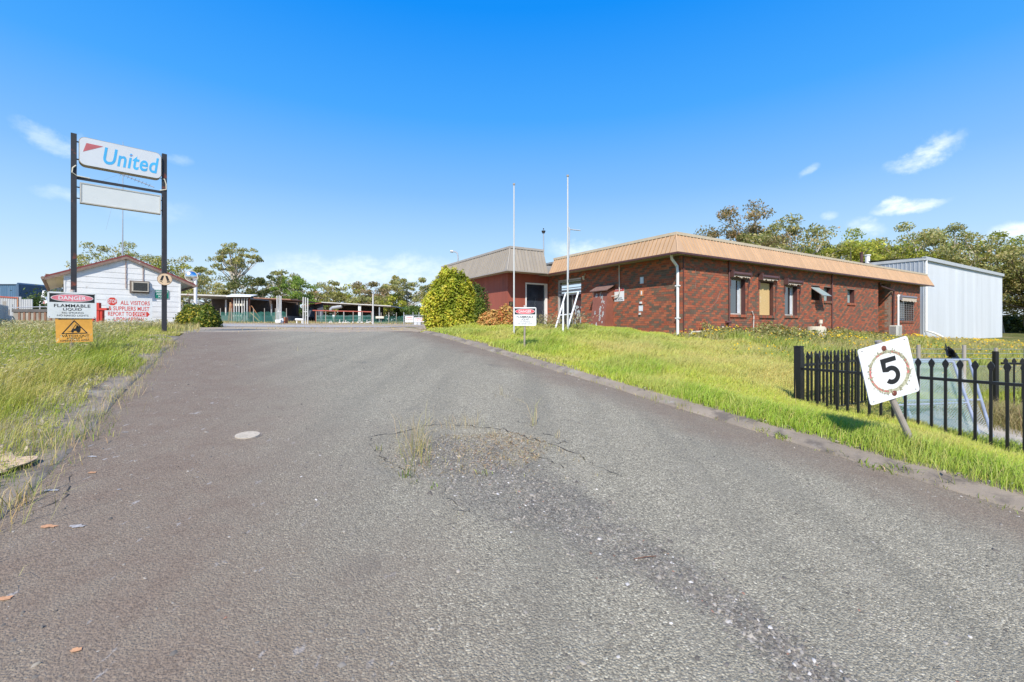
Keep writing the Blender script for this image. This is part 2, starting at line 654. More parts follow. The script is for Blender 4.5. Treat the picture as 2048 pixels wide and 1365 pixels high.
def ground_material():
    m = bpy.data.materials.new("soil_and_thatch")
    m.use_nodes = True
    nt = m.node_tree; N, L = nt.nodes, nt.links
    b = N["Principled BSDF"]
    geo = N.new("ShaderNodeNewGeometry")
    def noise(sc, det=6):
        n = N.new("ShaderNodeTexNoise"); n.inputs["Scale"].default_value = sc; n.inputs["Detail"].default_value = det
        L.new(geo.outputs["Position"], n.inputs["Vector"]); return n.outputs["Fac"]
    def ramp(fac, stops):
        r = N.new("ShaderNodeValToRGB"); e = r.color_ramp.elements
        while len(e) < len(stops): e.new(.5)
        for q, (p, c) in zip(e, stops): q.position = p; q.color = (*c, 1)
        L.new(fac, r.inputs[0]); return r.outputs[0]
    a = ramp(noise(.35), [(.35, (.10, .12, .035)), (.5, (.17, .17, .06)), (.65, (.27, .22, .11))])
    d = ramp(noise(14), [(.3, (.55, .55, .5)), (.7, (1.25, 1.2, 1.1))])
    mu = N.new("ShaderNodeMix"); mu.data_type = 'RGBA'; mu.blend_type = 'MULTIPLY'; mu.inputs["Factor"].default_value = 1
    L.new(a, mu.inputs[6]); L.new(d, mu.inputs[7])
    L.new(mu.outputs[2], b.inputs["Base Color"])
    b.inputs["Roughness"].default_value = .95
    b.inputs["Specular IOR Level"].default_value = .1
    bp = N.new("ShaderNodeBump"); bp.inputs["Strength"].default_value = .6; bp.inputs["Distance"].default_value = .03
    L.new(noise(30), bp.inputs["Height"]); L.new(bp.outputs[0], b.inputs["Normal"])
    return m


ROAD_V0, ROAD_V1, ROAD_U1 = -1.22, 5.40, 17.0
def ground_z(u, v):
    z = gz_uv(u, v)
    inside = (v > ROAD_V0 - .35) & (v < ROAD_V1 + .25) & (u < ROAD_U1 - .3)
    return z - np.where(inside, .12, 0)
sheet("ground", axis(-14, 30, .25, 2500), axis(-14, 30, .25, 2500), ground_z, ground_material())

# shallow pothole where the seal has broken up
POT = road_hit(940, 905)
pu, pv = uv(POT.x, POT.y)
pots = [(pu, pv, .62, 1.0)]


def pot_depth(u, v):
    d = ((u - pu) / .55) ** 2 + ((v - pv) / .85) ** 2
    d = d + .55 * (vnoise(u + 50, v + 50, .35, 5) - .5)
    return ss(1.15, .55, d)


def road_z(u, v):
    return gz_uv(u, v) + .012 - .022 * pot_depth(u, v) + .012 * (vnoise(u + 90, v + 90, 1.6, 3) - .5)


def asphalt_material():
    m = bpy.data.materials.new("worn_asphalt")
    m.use_nodes = True
    nt = m.node_tree; N, L = nt.nodes, nt.links
    b = N["Principled BSDF"]
    geo = N.new("ShaderNodeNewGeometry")
    pos = geo.outputs["Position"]
    def noise(sc, det=5, rough=.6):
        n = N.new("ShaderNodeTexNoise"); n.inputs["Scale"].default_value = sc; n.inputs["Detail"].default_value = det; n.inputs["Roughness"].default_value = rough
        L.new(pos, n.inputs["Vector"]); return n.outputs["Fac"]
    def mr(v, a, b_, c=0., d=1., smooth=False):
        n = N.new("ShaderNodeMapRange"); n.inputs["From Min"].default_value = a; n.inputs["From Max"].default_value = b_
        n.inputs["To Min"].default_value = c; n.inputs["To Max"].default_value = d
        if smooth: n.interpolation_type = 'SMOOTHSTEP'
        L.new(v, n.inputs["Value"]); return n.outputs[0]
    def math_(op, a, b_):
        n = N.new("ShaderNodeMath"); n.operation = op
        for i, q in enumerate((a, b_)):
            if isinstance(q, (int, float)): n.inputs[i].default_value = q
            else: L.new(q, n.inputs[i])
        return n.outputs[0]
    def mix(f, a, b_, blend='MIX'):
        n = N.new("ShaderNodeMix"); n.data_type = 'RGBA'; n.blend_type = blend
        if isinstance(f, float): n.inputs["Factor"].default_value = f
        else: L.new(f, n.inputs["Factor"])
        for i, q in ((6, a), (7, b_)):
            if isinstance(q, tuple): n.inputs[i].default_value = (*q, 1)
            else: L.new(q, n.inputs[i])
        return n.outputs[2]
    # lateral position across the driveway
    dt = N.new("ShaderNodeVectorMath"); dt.operation = 'DOT_PRODUCT'
    L.new(pos, dt.inputs[0]); dt.inputs[1].default_value = V
    lat = dt.outputs["Value"]
    wob = math_('MULTIPLY', math_('SUBTRACT', noise(.9), .5), 1.6)
    lat = math_('ADD', lat, wob)
    # chippings of two sizes, each its own shade
    def chips(sc):
        v = N.new("ShaderNodeTexVoronoi"); v.inputs["Scale"].default_value = sc; v.inputs["Randomness"].default_value = 1
        L.new(pos, v.inputs["Vector"])
        s = N.new("ShaderNodeSeparateColor"); L.new(v.outputs["Color"], s.inputs[0])
        return v.outputs["Distance"], s.outputs[0], s.outputs[1]
    d1, r1, g1 = chips(92)
    d2, r2, g2 = chips(190)
    shade = N.new("ShaderNodeValToRGB")
    e = shade.color_ramp.elements
    for _ in range(3): e.new(.5)
    for q, (p, c) in zip(e, ((0, (0.130, 0.114, 0.081)), (.3, (0.264, 0.230, 0.161)), (.65, (0.445, 0.390, 0.275)), (.9, (0.580, 0.513, 0.363)), (1, (0.773, 0.694, 0.509)))):
        q.position = p; q.color = (*c, 1)
    L.new(r1, shade.inputs[0])
    sh2 = N.new("ShaderNodeValToRGB")
    e = sh2.color_ramp.elements
    e[0].color = (0.204, 0.180, 0.127, 1); e[1].color = (0.504, 0.444, 0.315, 1)
    L.new(r2, sh2.inputs[0])
    big = mr(g1, .42, .5)
    col = mix(big, sh2.outputs[0], shade.outputs[0])
    gap = mr(d1, .55, .8)
    col = mix(math_('MULTIPLY', gap, .75), col, (0.110, 0.096, 0.070))
    # broad unevenness of wear
    col = mix(mr(noise(.5, 4), .3, .7, 0., .35), col, (.27, .242, .182))
    col = mix(mr(noise(2.6, 5), .5, .75, 0., .3), col, (.40, .355, .265))
    mpt = N.new("ShaderNodeMapping"); mpt.inputs["Rotation"].default_value = (0, 0, -TH); mpt.inputs["Scale"].default_value = (1.5, .13, 1)
    nt_ = N.new("ShaderNodeTexNoise"); nt_.inputs["Scale"].default_value = 1.4; nt_.inputs["Detail"].default_value = 5
    L.new(pos, mpt.inputs["Vector"]); L.new(mpt.outputs[0], nt_.inputs["Vector"])
    col = mix(mr(nt_.outputs["Fac"], .38, .62, .35, 0.), col, (.175, .158, .118))
    n_oil = noise(1.1, 3)
    col = mix(mr(n_oil, .66, .74, 0., .35), col, (.10, .095, .085))
    wr = N.new("ShaderNodeAttribute"); wr.attribute_name = "Col"
    ws = N.new("ShaderNodeSeparateColor"); L.new(wr.outputs["Color"], ws.inputs[0])
    wear = math_('MULTIPLY', ws.outputs[0], mr(noise(5, 5, .7), .3, .6, .25, 1.))
    col = mix(math_('MULTIPLY', wear, .7), col, mix(mr(r1, .2, .8), (.075, .068, .056), (.225, .203, .165)))
    # reddish fines and algae lying along both edges
    edgeL = mr(lat, 1.5, -.5, 0., 1., True)
    edgeR = mr(lat, 4.15, 5.1, 0., 1., True)
    edge = math_('MAXIMUM', edgeL, math_('MULTIPLY', edgeR, .8))
    edge = math_('MULTIPLY', edge, mr(noise(3.2, 6, .7), .25, .6, .6, .95))
    brown = mix(mr(noise(60, 3), .35, .65), (.13, .09, .062), (.25, .182, .128))
    col = mix(edge, col, brown)
    tan = mr(lat, 2.3, .2, 0., .3, True)
    col = mix(math_('MULTIPLY', tan, mr(noise(6, 6), .3, .7)), col, (.26, .215, .158))
    # lichen-pale scabs on the left edge
    n9 = N.new("ShaderNodeTexNoise"); n9.inputs["Scale"].default_value = 7; n9.inputs["Detail"].default_value = 3
    mp = N.new("ShaderNodeMapping"); mp.inputs["Rotation"].default_value = (0, 0, -TH); mp.inputs["Scale"].default_value = (2.4, 1, 1)
    L.new(pos, mp.inputs["Vector"]); L.new(mp.outputs[0], n9.inputs["Vector"])
    col = mix(math_('MULTIPLY', mr(n9.outputs["Fac"], .67, .72), edgeL), col, (.33, .29, .25))
    L.new(col, b.inputs["Base Color"])
    b.inputs["Roughness"].default_value = .82
    b.inputs["Specular IOR Level"].default_value = .3
    h = math_('ADD', math_('MULTIPLY', mr(d1, 0, .75, 1., 0.), 1.0), math_('MULTIPLY', mr(d2, 0, .75, 1., 0.), .45))
    h = math_('MULTIPLY', h, mr(edge, 0, 1, 1., .5))
    bp = N.new("ShaderNodeBump"); bp.inputs["Strength"].default_value = .9; bp.inputs["Distance"].default_value = .007
    L.new(h, bp.inputs["Height"]); L.new(bp.outputs[0], b.inputs["Normal"])
    return m


asphalt = asphalt_material()
road = sheet("road", np.concatenate([np.arange(-30, -2, 1.0), np.arange(-2, 7.6, .06), np.arange(7.6, ROAD_U1 + .01, .2)]),
             np.linspace(ROAD_V0 - .06, ROAD_V1 + .03, 112), road_z, asphalt)
tag(road, kind='structure')
TRAIL = [road_hit(*q) for q in ((890, 895), (960, 930), (1040, 985), (1120, 1020), (1230, 1090), (1340, 1150), (1480, 1235), (1600, 1330), (1700, 1420))]
TWID = [.5, .6, .62, .5, .36, .24, .2, .2, .2]
_v = np.zeros(len(road.data.vertices) * 3, np.float32); road.data.vertices.foreach_get("co", _v); _v = _v.reshape(-1, 3)
_w = np.zeros(len(_v))
for _i in range(len(TRAIL) - 1):
    _a, _b = np.array(TRAIL[_i][:2]), np.array(TRAIL[_i + 1][:2]); _d = _b - _a
    _t = np.clip(((_v[:, :2] - _a) @ _d) / (_d @ _d), 0, 1)
    _r = np.linalg.norm(_v[:, :2] - _a - _t[:, None] * _d, axis=1); _ww = TWID[_i] + (TWID[_i + 1] - TWID[_i]) * _t
    _w = np.maximum(_w, ss(1.15, .35, _r / _ww + .5 * (vnoise(_v[:, 0] + 40, _v[:, 1] + 40, .22, 6) - .5)))
_ca = road.data.color_attributes.new("Col", 'FLOAT_COLOR', 'POINT'); _c4 = np.ones((len(_v), 4), np.float32); _c4[:, :3] = _w[:, None]; _ca.data.foreach_set("color", _c4.ravel())

# the yard behind the crest: worn tan gravel with thin dry grass, a bare concrete apron at its left
yard_mat = pmat("yard_gravel", (.34, .27, .19), .95, var=.22, scale=1.2, bump=.5, bscale=40, spots=((.42, .33, .2), .35, .45), spots2=((.22, .2, .17), .8, .3))
sheet("yard", np.arange(15.5, 67, 1.0), np.arange(-34, 19, 1.0), lambda u, v: gz_uv(u, v) + .006 + .01 * ss(15.4, 16.6, u), yard_mat)
apron_mat = pmat("old_concrete", (.38, .355, .32), .9, var=.12, scale=.8, bump=.3, bscale=30, spots=((.33, .31, .28), .9, .3))
ap = []
for px, yd in ((395, 21.2), (600, 21.6), (850, 25), (830, 26.5), (620, 27.5), (450, 31), (420, 29)):
    x = kx(px) * yd; ap.append((x, yd))
mb = MB()
c0 = (sum(a for a, _ in ap) / len(ap), sum(b for _, b in ap) / len(ap))
pts = []
for i in range(len(ap)):
    for t in range(6):
        a, b = ap[i], ap[(i + 1) % len(ap)]
        q = (a[0] + (b[0] - a[0]) * t / 6, a[1] + (b[1] - a[1]) * t / 6)
        pts.append(Vector((q[0], q[1], gzf(*q) + .028)))
cen = Vector((c0[0], c0[1], gzf(*c0) + .028))
mb.add([cen] + pts, [(0, i + 1, (i + 1) % len(pts) + 1) for i in range(len(pts))])
tag(mb.build("concrete_apron", apron_mat), kind='structure')

kerb_mat = pmat("kerb_concrete", (.245, .20, .15), .9, var=.22, scale=2.2, bump=.5, bscale=45, spots=((.14, .115, .09), 2.7, .5), spots2=((.31, .28, .24), 3.1, .3))


def kerb(name, prof, u0, u1, wob):
    us = np.arange(u0, u1, .12)
    n = len(prof)
    v = []
    for i, u in enumerate(us):
        w = wob * (float(vnoise(np.array([u + 40]), np.array([3.0]), .8, 11)[0]) - .5)
        j = -.012 if (i % 20) == 0 else 0
        for k, (pv_, ph) in enumerate(prof):
            vv = pv_ + w * (1 if k in (0, n - 1) else .4)
            q = P(u, vv); v.append((q.x, q.y, float(gz_uv(u, min(max(vv, -1.25), 5.6))) + ph + j))
    v = np.array(v); m = len(us)
    i = np.arange(m - 1)[:, None] * n + np.arange(n - 1)[None]
    f = np.stack([i, i + n, i + n + 1, i + 1], -1).reshape(-1, 4)
    return tag(np_mesh(name, v, f, kerb_mat, smooth=False), kind='structure')


kerb("kerb", [(5.385, -.05), (5.39, .012), (5.44, .03), (5.56, .075), (5.70, .10), (5.82, .10), (5.9, -.05)], -9, 15.0, .05)
kerb("kerb", [(-2.05, -.06), (-1.98, .055), (-1.72, .05), (-1.5, .022), (-1.33, .012), (-1.235, .016), (-1.225, -.05)], -9, 14.2, .12)

# pale ground of the neighbouring plot behind the steel fence
def slab_z(u, v):
    return gz_uv(u, v) + .02
us_, vs_ = np.linspace(-1.6, 3.3, 22), np.linspace(8.35, 12.5, 24)
def slab_z(u, v):
    return gz_uv(u, v) + .03 - .25 * ss(3.0, 3.3, u + .5 * (vnoise(u + 60, v + 60, .5, 8) - .5)) - .25 * ss(8.7, 8.35, v + .5 * (vnoise(u + 60, v + 60, .4, 9) - .5))
sheet("concrete_slab", us_, vs_, slab_z, pmat("slab_concrete", (.40, .35, .28), .9, var=.15, scale=2.5, bump=.4, spots=((.33, .26, .21), 2, .35)))

# far blue hills
mb = MB()
hp = []
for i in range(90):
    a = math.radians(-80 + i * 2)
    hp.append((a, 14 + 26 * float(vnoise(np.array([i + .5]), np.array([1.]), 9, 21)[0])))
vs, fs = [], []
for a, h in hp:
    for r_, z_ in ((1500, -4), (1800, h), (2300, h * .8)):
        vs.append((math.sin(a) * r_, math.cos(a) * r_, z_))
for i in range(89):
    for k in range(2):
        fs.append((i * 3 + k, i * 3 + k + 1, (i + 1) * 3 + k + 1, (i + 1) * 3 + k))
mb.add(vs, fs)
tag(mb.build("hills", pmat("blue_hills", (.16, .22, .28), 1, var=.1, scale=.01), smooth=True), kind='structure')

# ------------------------------------------------------------------ common paints
M_white = pmat("white_paint", (.78, .78, .76), .45, var=.05, scale=5, spots=((.55, .52, .46), 3, .12))
M_cream = pmat("cream_paint", (.68, .63, .50), .5, var=.07, scale=4, spots=((.5, .45, .35), 3, .15))
M_black = pmat("black_powdercoat", (.012, .012, .014), .35, var=.1, scale=6)
M_galv = pmat("galvanised_steel", (.50, .52, .54), .42, .6, var=.12, scale=7)
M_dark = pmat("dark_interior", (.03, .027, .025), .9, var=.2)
M_maroon = pmat("maroon_paint", (.085, .033, .03), .45, var=.15, scale=5)
M_rust = pmat("rust", (.20, .065, .03), .9, var=.3, scale=25)
M_glass = glassmat("window_glass")
M_timber = pmat("grey_timber", (.36, .32, .27), .85, var=.2, scale=12, streak=True)
M_red = pmat("red_paint", (.48, .045, .03), .5, var=.12, scale=6)
M_blk = pmat("black_print", (.015, .015, .016), .5, var=.15, scale=10)
M_plate = pmat("sign_white", (.74, .75, .75), .35, var=.03, scale=8)
M_plate_old = pmat("weathered_sign_white", (.69, .71, .70), .5, var=.08, scale=4, spots=((.45, .43, .38), 5, .18))

# ------------------------------------------------------------------ brick office
PV, PU = 13.96, 10.795                     # wall planes: left wall lies at v = PV, right wall at u = PU
P0 = P(PU, PV)
RF = Fr(P0, V, Z, -U)                      # right wall: a runs to the right
LF = Fr(P0, -U, Z, -V)                     # left wall: a is negative going away


def RA(px, c=0.0):
    return v_of(px, PU - c) - PV


def RB(py, px, c=0.0):
    u = PU - c
    return zy(py, ydist(u, v_of(px, u)))


def LA(px, c=0.0):
    return -(u_of(px, PV - c) - PU)


def LB(py, px, c=0.0):
    v = PV - c
    return zy(py, ydist(u_of(px, v), v))


office = thing("brick_office", "low red and brown brick office building with tan ribbed metal fascia", "building", P(PU, PV, 1.25))
brick_mats = []
for i, c in enumerate(((.365, .104, .050), (.325, .09, .046), (.40, .125, .060), (.175, .112, .072), (.145, .094, .063), (.25, .098, .058))):
    brick_mats.append(pmat("brick_clay_%d" % i, c, .88, var=.2, scale=16, bump=.35, bscale=70, rand=.12, spots=((.27, .2, .165), 1.1, .05)))
mortar = pmat("mortar", (.26, .185, .14), .95, var=.15, scale=8, bump=.3)


def brick_wall(fr, a0, a1, b0, b1, openings, r, pattern=0):
    """returns [(a, b, length, colour)] of every brick laid in running bond, cut at the openings"""
    out = []
    nb = int((b1 - b0) / .086)
    for row in range(nb):
        b = b0 + row * .086
        x = a0 - (.12 if row % 2 else 0)
        i = 0
        while x < a1:
            s, e = max(x, a0), min(x + .23, a1)
            segs = [(s, e)]
            for oa0, oa1, ob0, ob1 in openings:
                if b + .076 > ob0 + .01 and b < ob1 - .02:
                    ns = []
                    for s1, e1 in segs:
                        if e1 <= oa0 or s1 >= oa1: ns.append((s1, e1))
                        else:
                            if s1 < oa0 - .03: ns.append((s1, oa0 - .004))
                            if e1 > oa1 + .03: ns.append((oa1 + .004, e1))
                    segs = ns
            dark = ((i + (row + 1) // 2 + pattern) % 2 == 0)
            if r.random() < .2: dark = not dark
            ci = (3 + int(r.random() * 3)) if dark else int(r.random() * 3)
            for s1, e1 in segs:
                if e1 - s1 > .035: out.append((s1, b, e1 - s1, ci))
            x += .24; i += 1
    return out


def backing(mb, fr, a0, a1, b0, b1, openings, c0, c1):
    xs = sorted({a0, a1, *[q for o in openings for q in o[:2] if a0 < q < a1]})
    ys = sorted({b0, b1, *[q for o in openings for q in o[2:] if b0 < q < b1]})
    for i in range(len(xs) - 1):
        for j in range(len(ys) - 1):
            mx, my = (xs[i] + xs[i + 1]) / 2, (ys[j] + ys[j + 1]) / 2
            if any(o[0] < mx < o[1] and o[2] < my < o[3] for o in openings): continue
            mb.box(fr, (xs[i], xs[i + 1]), (ys[j], ys[j + 1]), (c0, c1))


WB0, WT = .62, 4.26
right_len = 23.5
win = []           # right wall openings
tall = [(1461, 1491, 556, 629), (1519, 1547, 562, 631), (1569.6, 1594.7, 571, 631)]
small = [(1622.6, 1639.6, 571, 600.4), (1648, 1663, 574, 602), (1695, 1709, 578.5, 606)]
for x0, x1, y0, y1 in tall + small:
    win.append((RA(x0), RA(x1), RB(y1, x0), RB(y0, x0)))
rec = (RA(1756.5), RA(1756.5) + 1.75, .5, WT - .12)
w7 = (RA(1797), RA(1826.5), RB(642, 1797), RB(599, 1797))
R_open = win + [rec, w7]
gd = (LA(1115.5), LA(1162), 1.0, LB(555, 1162))
L_open = [gd]
gd = (min(gd[0], gd[1]), max(gd[0], gd[1]), gd[2], gd[3])
L_open = [gd]

r_b = np.random.default_rng(3)
WALLS = [(RF, brick_wall(RF, 0.0, right_len, WB0, WT, R_open, r_b)),
         (LF, brick_wall(LF, -8.6, -.112, WB0, WT, L_open, r_b, 1))]
# inside face of the door recess (looks towards the driveway)
RecF = Fr(RF.p(rec[1], 0, 0), -RF.n, Z, -V)
RecF = Fr(RF.p(rec[1], 0, 0), RF.n, Z, -V)
WALLS.append((RecF, brick_wall(RecF, -1.5, -.115, WB0, WT - .1, [], r_b)))
mb = MB()
backing(mb, RF, .02, right_len, WB0, WT + .02, R_open, -.30, -.009)
backing(mb, LF, -8.6, -.27, WB0, WT + .02, L_open, -.26, -.009)
mb.box(RecF, (-1.7, -.305), (WB0, WT - .06), (-.12, -.009))
mb.box(RF, (rec[0] - .1, rec[1] - .05), (WB0, WT - .05), (-1.75, -1.6))
mb.box(RF, (rec[0] - .2, rec[0] - .01), (WB0, WT - .05), (-1.6, -.31))
mb.box(Fr(RF.p(right_len, 0), -RF.n, Z, V), (.005, 9), (WB0, WT), (-.2, .0))
mb.build("wall", mortar, office)
# unit brick meshes shared by every whole brick that is a part of its own
unit_brick = []
for ci in range(6):
    m_ = MB(); m_.box(WORLD, (0, .23), (0, .10), (0, .076))
    me = bpy.data.meshes.new("brick"); me.from_pydata(m_.v, [], m_.f); me.materials.append(brick_mats[ci]); unit_brick.append(me)
allb = []
for wi, (fr, bl) in enumerate(WALLS):
    for (a, b, w, ci) in bl:
        allb.append((fr.p(a + w / 2, b).length - (0 if wi < 2 else -50) + (100 if w < .228 else 0) + (30 if b < 1.25 else 0), wi, a, b, w, ci))
allb.sort(key=lambda q: q[0])
base_o = wpos(office)
rest = MB()
for k, (_, wi, a, b, w, ci) in enumerate(allb):
    fr = WALLS[wi][0]
    jit = float(r_b.normal()) * .0012
    if k < 300:
        q = fr.p(a, b, jit)
        link("brick", unit_brick[ci], office, q - base_o, (0, 0, math.atan2(fr.x.y, fr.x.x)))
    else:
        rest.box(fr, (a, a + w), (b, b + .076), (-.10, jit), ci)
rb = rest.build("brick_courses", brick_mats, office)
tag(rb, kind='stuff')

# fascia: sloping ribbed pans under a cap strip, soffit below
def pan_mesh(name, w, hgt, setb, mat, rib=.028):
    m_ = MB()
    f = Fr((0, 0, 0), (1, 0, 0), (0, setb, hgt))
    L_ = math.hypot(setb, hgt)
    f = Fr((0, 0, 0), Vector((1, 0, 0)), Vector((0, setb, hgt)))
    m_.box(f, (0, w - .022), (0, L_), (-.012, 0))
    m_.poly(Fr(f.o, f.x, f.n, f.y), [(w - .068, -.004), (w - .024, -.004), (w - .032, rib), (w - .056, rib)], 0.004, L_ - .004)
    me = bpy.data.meshes.new(name); me.from_pydata(m_.v, [], m_.f)
    bm = bmesh.new(); bm.from_mesh(me); bmesh.ops.recalc_face_normals(bm, faces=bm.faces); bm.to_mesh(me); bm.free()
    me.materials.append(mat)
    return me


M_tan = pmat("tan_metal", (.50, .325, .185), .5, .0, var=.08, scale=2, rand=.06, spots=((.36, .21, .11), 2.2, .12))
M_cap = pmat("cap_flashing", (.56, .46, .32), .5, var=.1, scale=2, spots=((.62, .56, .46), 1.4, .25))
M_grey = pmat("stone_grey_metal", (.34, .295, .235), .5, var=.07, scale=2, rand=.05)
M_greycap = pmat("grey_cap", (.38, .34, .29), .5, var=.1, scale=2, spots=((.25, .2, .16), 3, .2))
M_soffit = pmat("soffit_sheet", (.42, .39, .29), .8, var=.15, scale=1.4, spots=((.25, .2, .1), .9, .15))


def mansard(building, corner_u, corner_v, lenU, lenV, zb, h, setb, pan_w, mat, capmat, wall_du, wall_dv, edge_mat, depth=9.0):
    """two-sided sloping fascia whose outer bottom corner stands at (corner_u, corner_v)"""
    wp = wpos(building)
    pan = pan_mesh("fascia_panel", pan_w, h, setb, mat)
    n1 = int((lenV - setb) / pan_w)
    for i in range(n1):
        q = P(corner_u, corner_v + setb + i * pan_w, zb)
        link("fascia_panel", pan, building, q - wp, (0, 0, math.atan2(V.y, V.x)))
    n2 = int((lenU - setb) / pan_w)
    for i in range(n2):
        q = P(corner_u + setb + (i + 1) * pan_w, corner_v, zb)
        link("fascia_panel", pan, building, q - wp, (0, 0, math.atan2(-U.y, -U.x)))
    endV, endU = corner_v + setb + n1 * pan_w, corner_u + setb + n2 * pan_w
    groove_shade = MB()
    for k in (0, 1):
        d0, d1 = (V, U) if k == 0 else (U, V)
        ln = (endV - corner_v) if k == 0 else (endU - corner_u)
        q = P(corner_u, corner_v, zb)
        o2 = d1 * .04
        groove_shade.add([q + d0 * setb + o2, q + d0 * ln + o2, q + d0 * ln + d1 * setb + o2 + Z * h, q + d0 * setb + d1 * setb + o2 + Z * h], [(0, 1, 2, 3)])
    groove_shade.build("groove_shade_sheet", pmat("groove_shade_brown", (.07, .045, .03), .9), building)  # dark sheet behind the pan gaps, painted in place of groove shade
    # hipped corner pieces and hip flashing
    A, T = P(corner_u, corner_v, zb), P(corner_u + setb, corner_v + setb, zb + h)
    m_ = MB()
    m_.add([A, P(corner_u, corner_v + setb, zb), T], [(0, 1, 2)])
    m_.add([A, P(corner_u + setb, corner_v, zb), T], [(0, 1, 2)])
    m_.tube([A, T], .028, 6)
    m_.build("corner_panel", mat, building)
    m_ = MB()
    for k in (0, 1):
        f = Fr(P(corner_u, corner_v, zb), V, Z, -U) if k == 0 else Fr(P(corner_u, corner_v, zb), U, Z, -V)
        ln = (endV - corner_v) if k == 0 else (endU - corner_u)
        m_.box(f, (-.01, ln), (-.055, .012), (-.035, .022))
    m_.build("gutter_edge", edge_mat, building)
    m_ = MB()
    f = Fr(P(corner_u, corner_v, zb + h), V, Z, -U); m_.box(f, (setb - .03, endV - corner_v + .01), (-.02, .085), (-setb - .2, -setb + .045))
    f = Fr(P(corner_u, corner_v, zb + h), U, Z, -V); m_.box(f, (setb + .2, endU - corner_u + .01), (-.021, .084), (-setb - .2, -setb + .045))
    m_.build("cap_strip", capmat, building)
    m_ = MB()
    f = Fr(P(corner_u, corner_v, zb), V, U, Z)
    m_.box(f, (.03, endV - corner_v - .02), (.03, depth), (-.012, .012))
    m_.box(f, (.031, 2.2), (depth + .003, endU - corner_u - .02), (-.011, .011))
    m_.build("soffit", M_soffit, building)
    m_ = MB()
    m_.box(f, (setb + .2, endV - corner_v - .3), (setb + .21, depth), (h - .12, h - .03))
    m_.box(f, (setb + .21, 2.4), (depth + .004, endU - corner_u - .3), (h - .121, h - .031))
    m_.build("roof", pmat("roof_sheet", (.42, .42, .41), .5, .3, var=.1), building)
    return endU, endV


oU, oV = mansard(office, 10.445, 13.31, 7.85, 25.4, 4.265, .73, .36, .2, M_tan, M_cap, .35, .65, M_maroon)
# sloping end of the fascia at the right
mb = MB()
e0 = P(10.445, oV, 4.265); e1 = P(10.445 + .36, oV - .0, 4.995)
mb.add([e0, e0 + U * 1.6, e1 + U * 1.2, e1], [(0, 1, 2, 3)])
mb.add([e0 - V * .02, e0 + U * 1.6 - V * .02, e1 + U * 1.2 - V * .02, e1 - V * .02], [(0, 1, 2, 3)])
mb.build("end_panel", M_tan, office)


def window(fr, op, parent, name="window", depth=.19, fw=.045, frame_mat=None, pane_mat=None, bars=0, curtain=False):
    a0, a1, b0, b1 = op
    frame_mat = frame_mat or M_maroon
    m_ = MB()
    m_.ring(fr, [(a0, b0), (a1, b0), (a1, b1), (a0, b1)], [(a0 + fw, b0 + fw), (a1 - fw, b0 + fw), (a1 - fw, b1 - fw), (a0 + fw, b1 - fw)], -depth - .05, -depth)
    w_ = m_.build(name, frame_mat, parent)
    j_ = MB()
    j_.box(fr, (a1 - .016, a1 - .001), (b0 + .003, b1 - .003), (-depth + .001, -.006))
    j_.box(fr, (a0 + .001, a1 - .018), (b1 - .016, b1 - .001), (-depth + .002, -.007))
    j_.box(fr, (a0 + .001, a0 + .014), (b0 + .003, b1 - .018), (-depth + .003, -.008))
    j_.build("reveal", M_maroon, w_)
    g = MB(); g.box(fr, (a0 + fw - .004, a1 - fw + .004), (b0 + fw - .004, b1 - fw + .004), (-depth - .03, -depth - .022))
    g.build("pane", pane_mat or M_glass, w_)
    if curtain:
        c = MB()
        for i in range(3):
            c.box(fr, (a1 - fw - .20 + i * .06, a1 - fw - .15 + i * .06), (b0 + fw + .01, b1 - fw - .01), (-depth - .021 + .004 * i, -depth - .012 + .004 * i))
        c.build("curtain", pmat("pale_curtain", (.6, .63, .66), .8), w_)
    return w_


def sill(fr, op, parent, r):
    a0, a1, b0, b1 = op
    m_ = MB()
    n = max(3, int((a1 - a0 + .1) / .086))
    w = (a1 - a0 + .1) / n
    for i in range(n):
        x = a0 - .05 + i * w
        m_.box(fr, (x + .004, x + w - .004), (b0 - .115, b0 - .004), (-.1, .045 + .004 * float(r.random())), int(r.random() * 6))
    return m_.build("sill", brick_mats, parent)


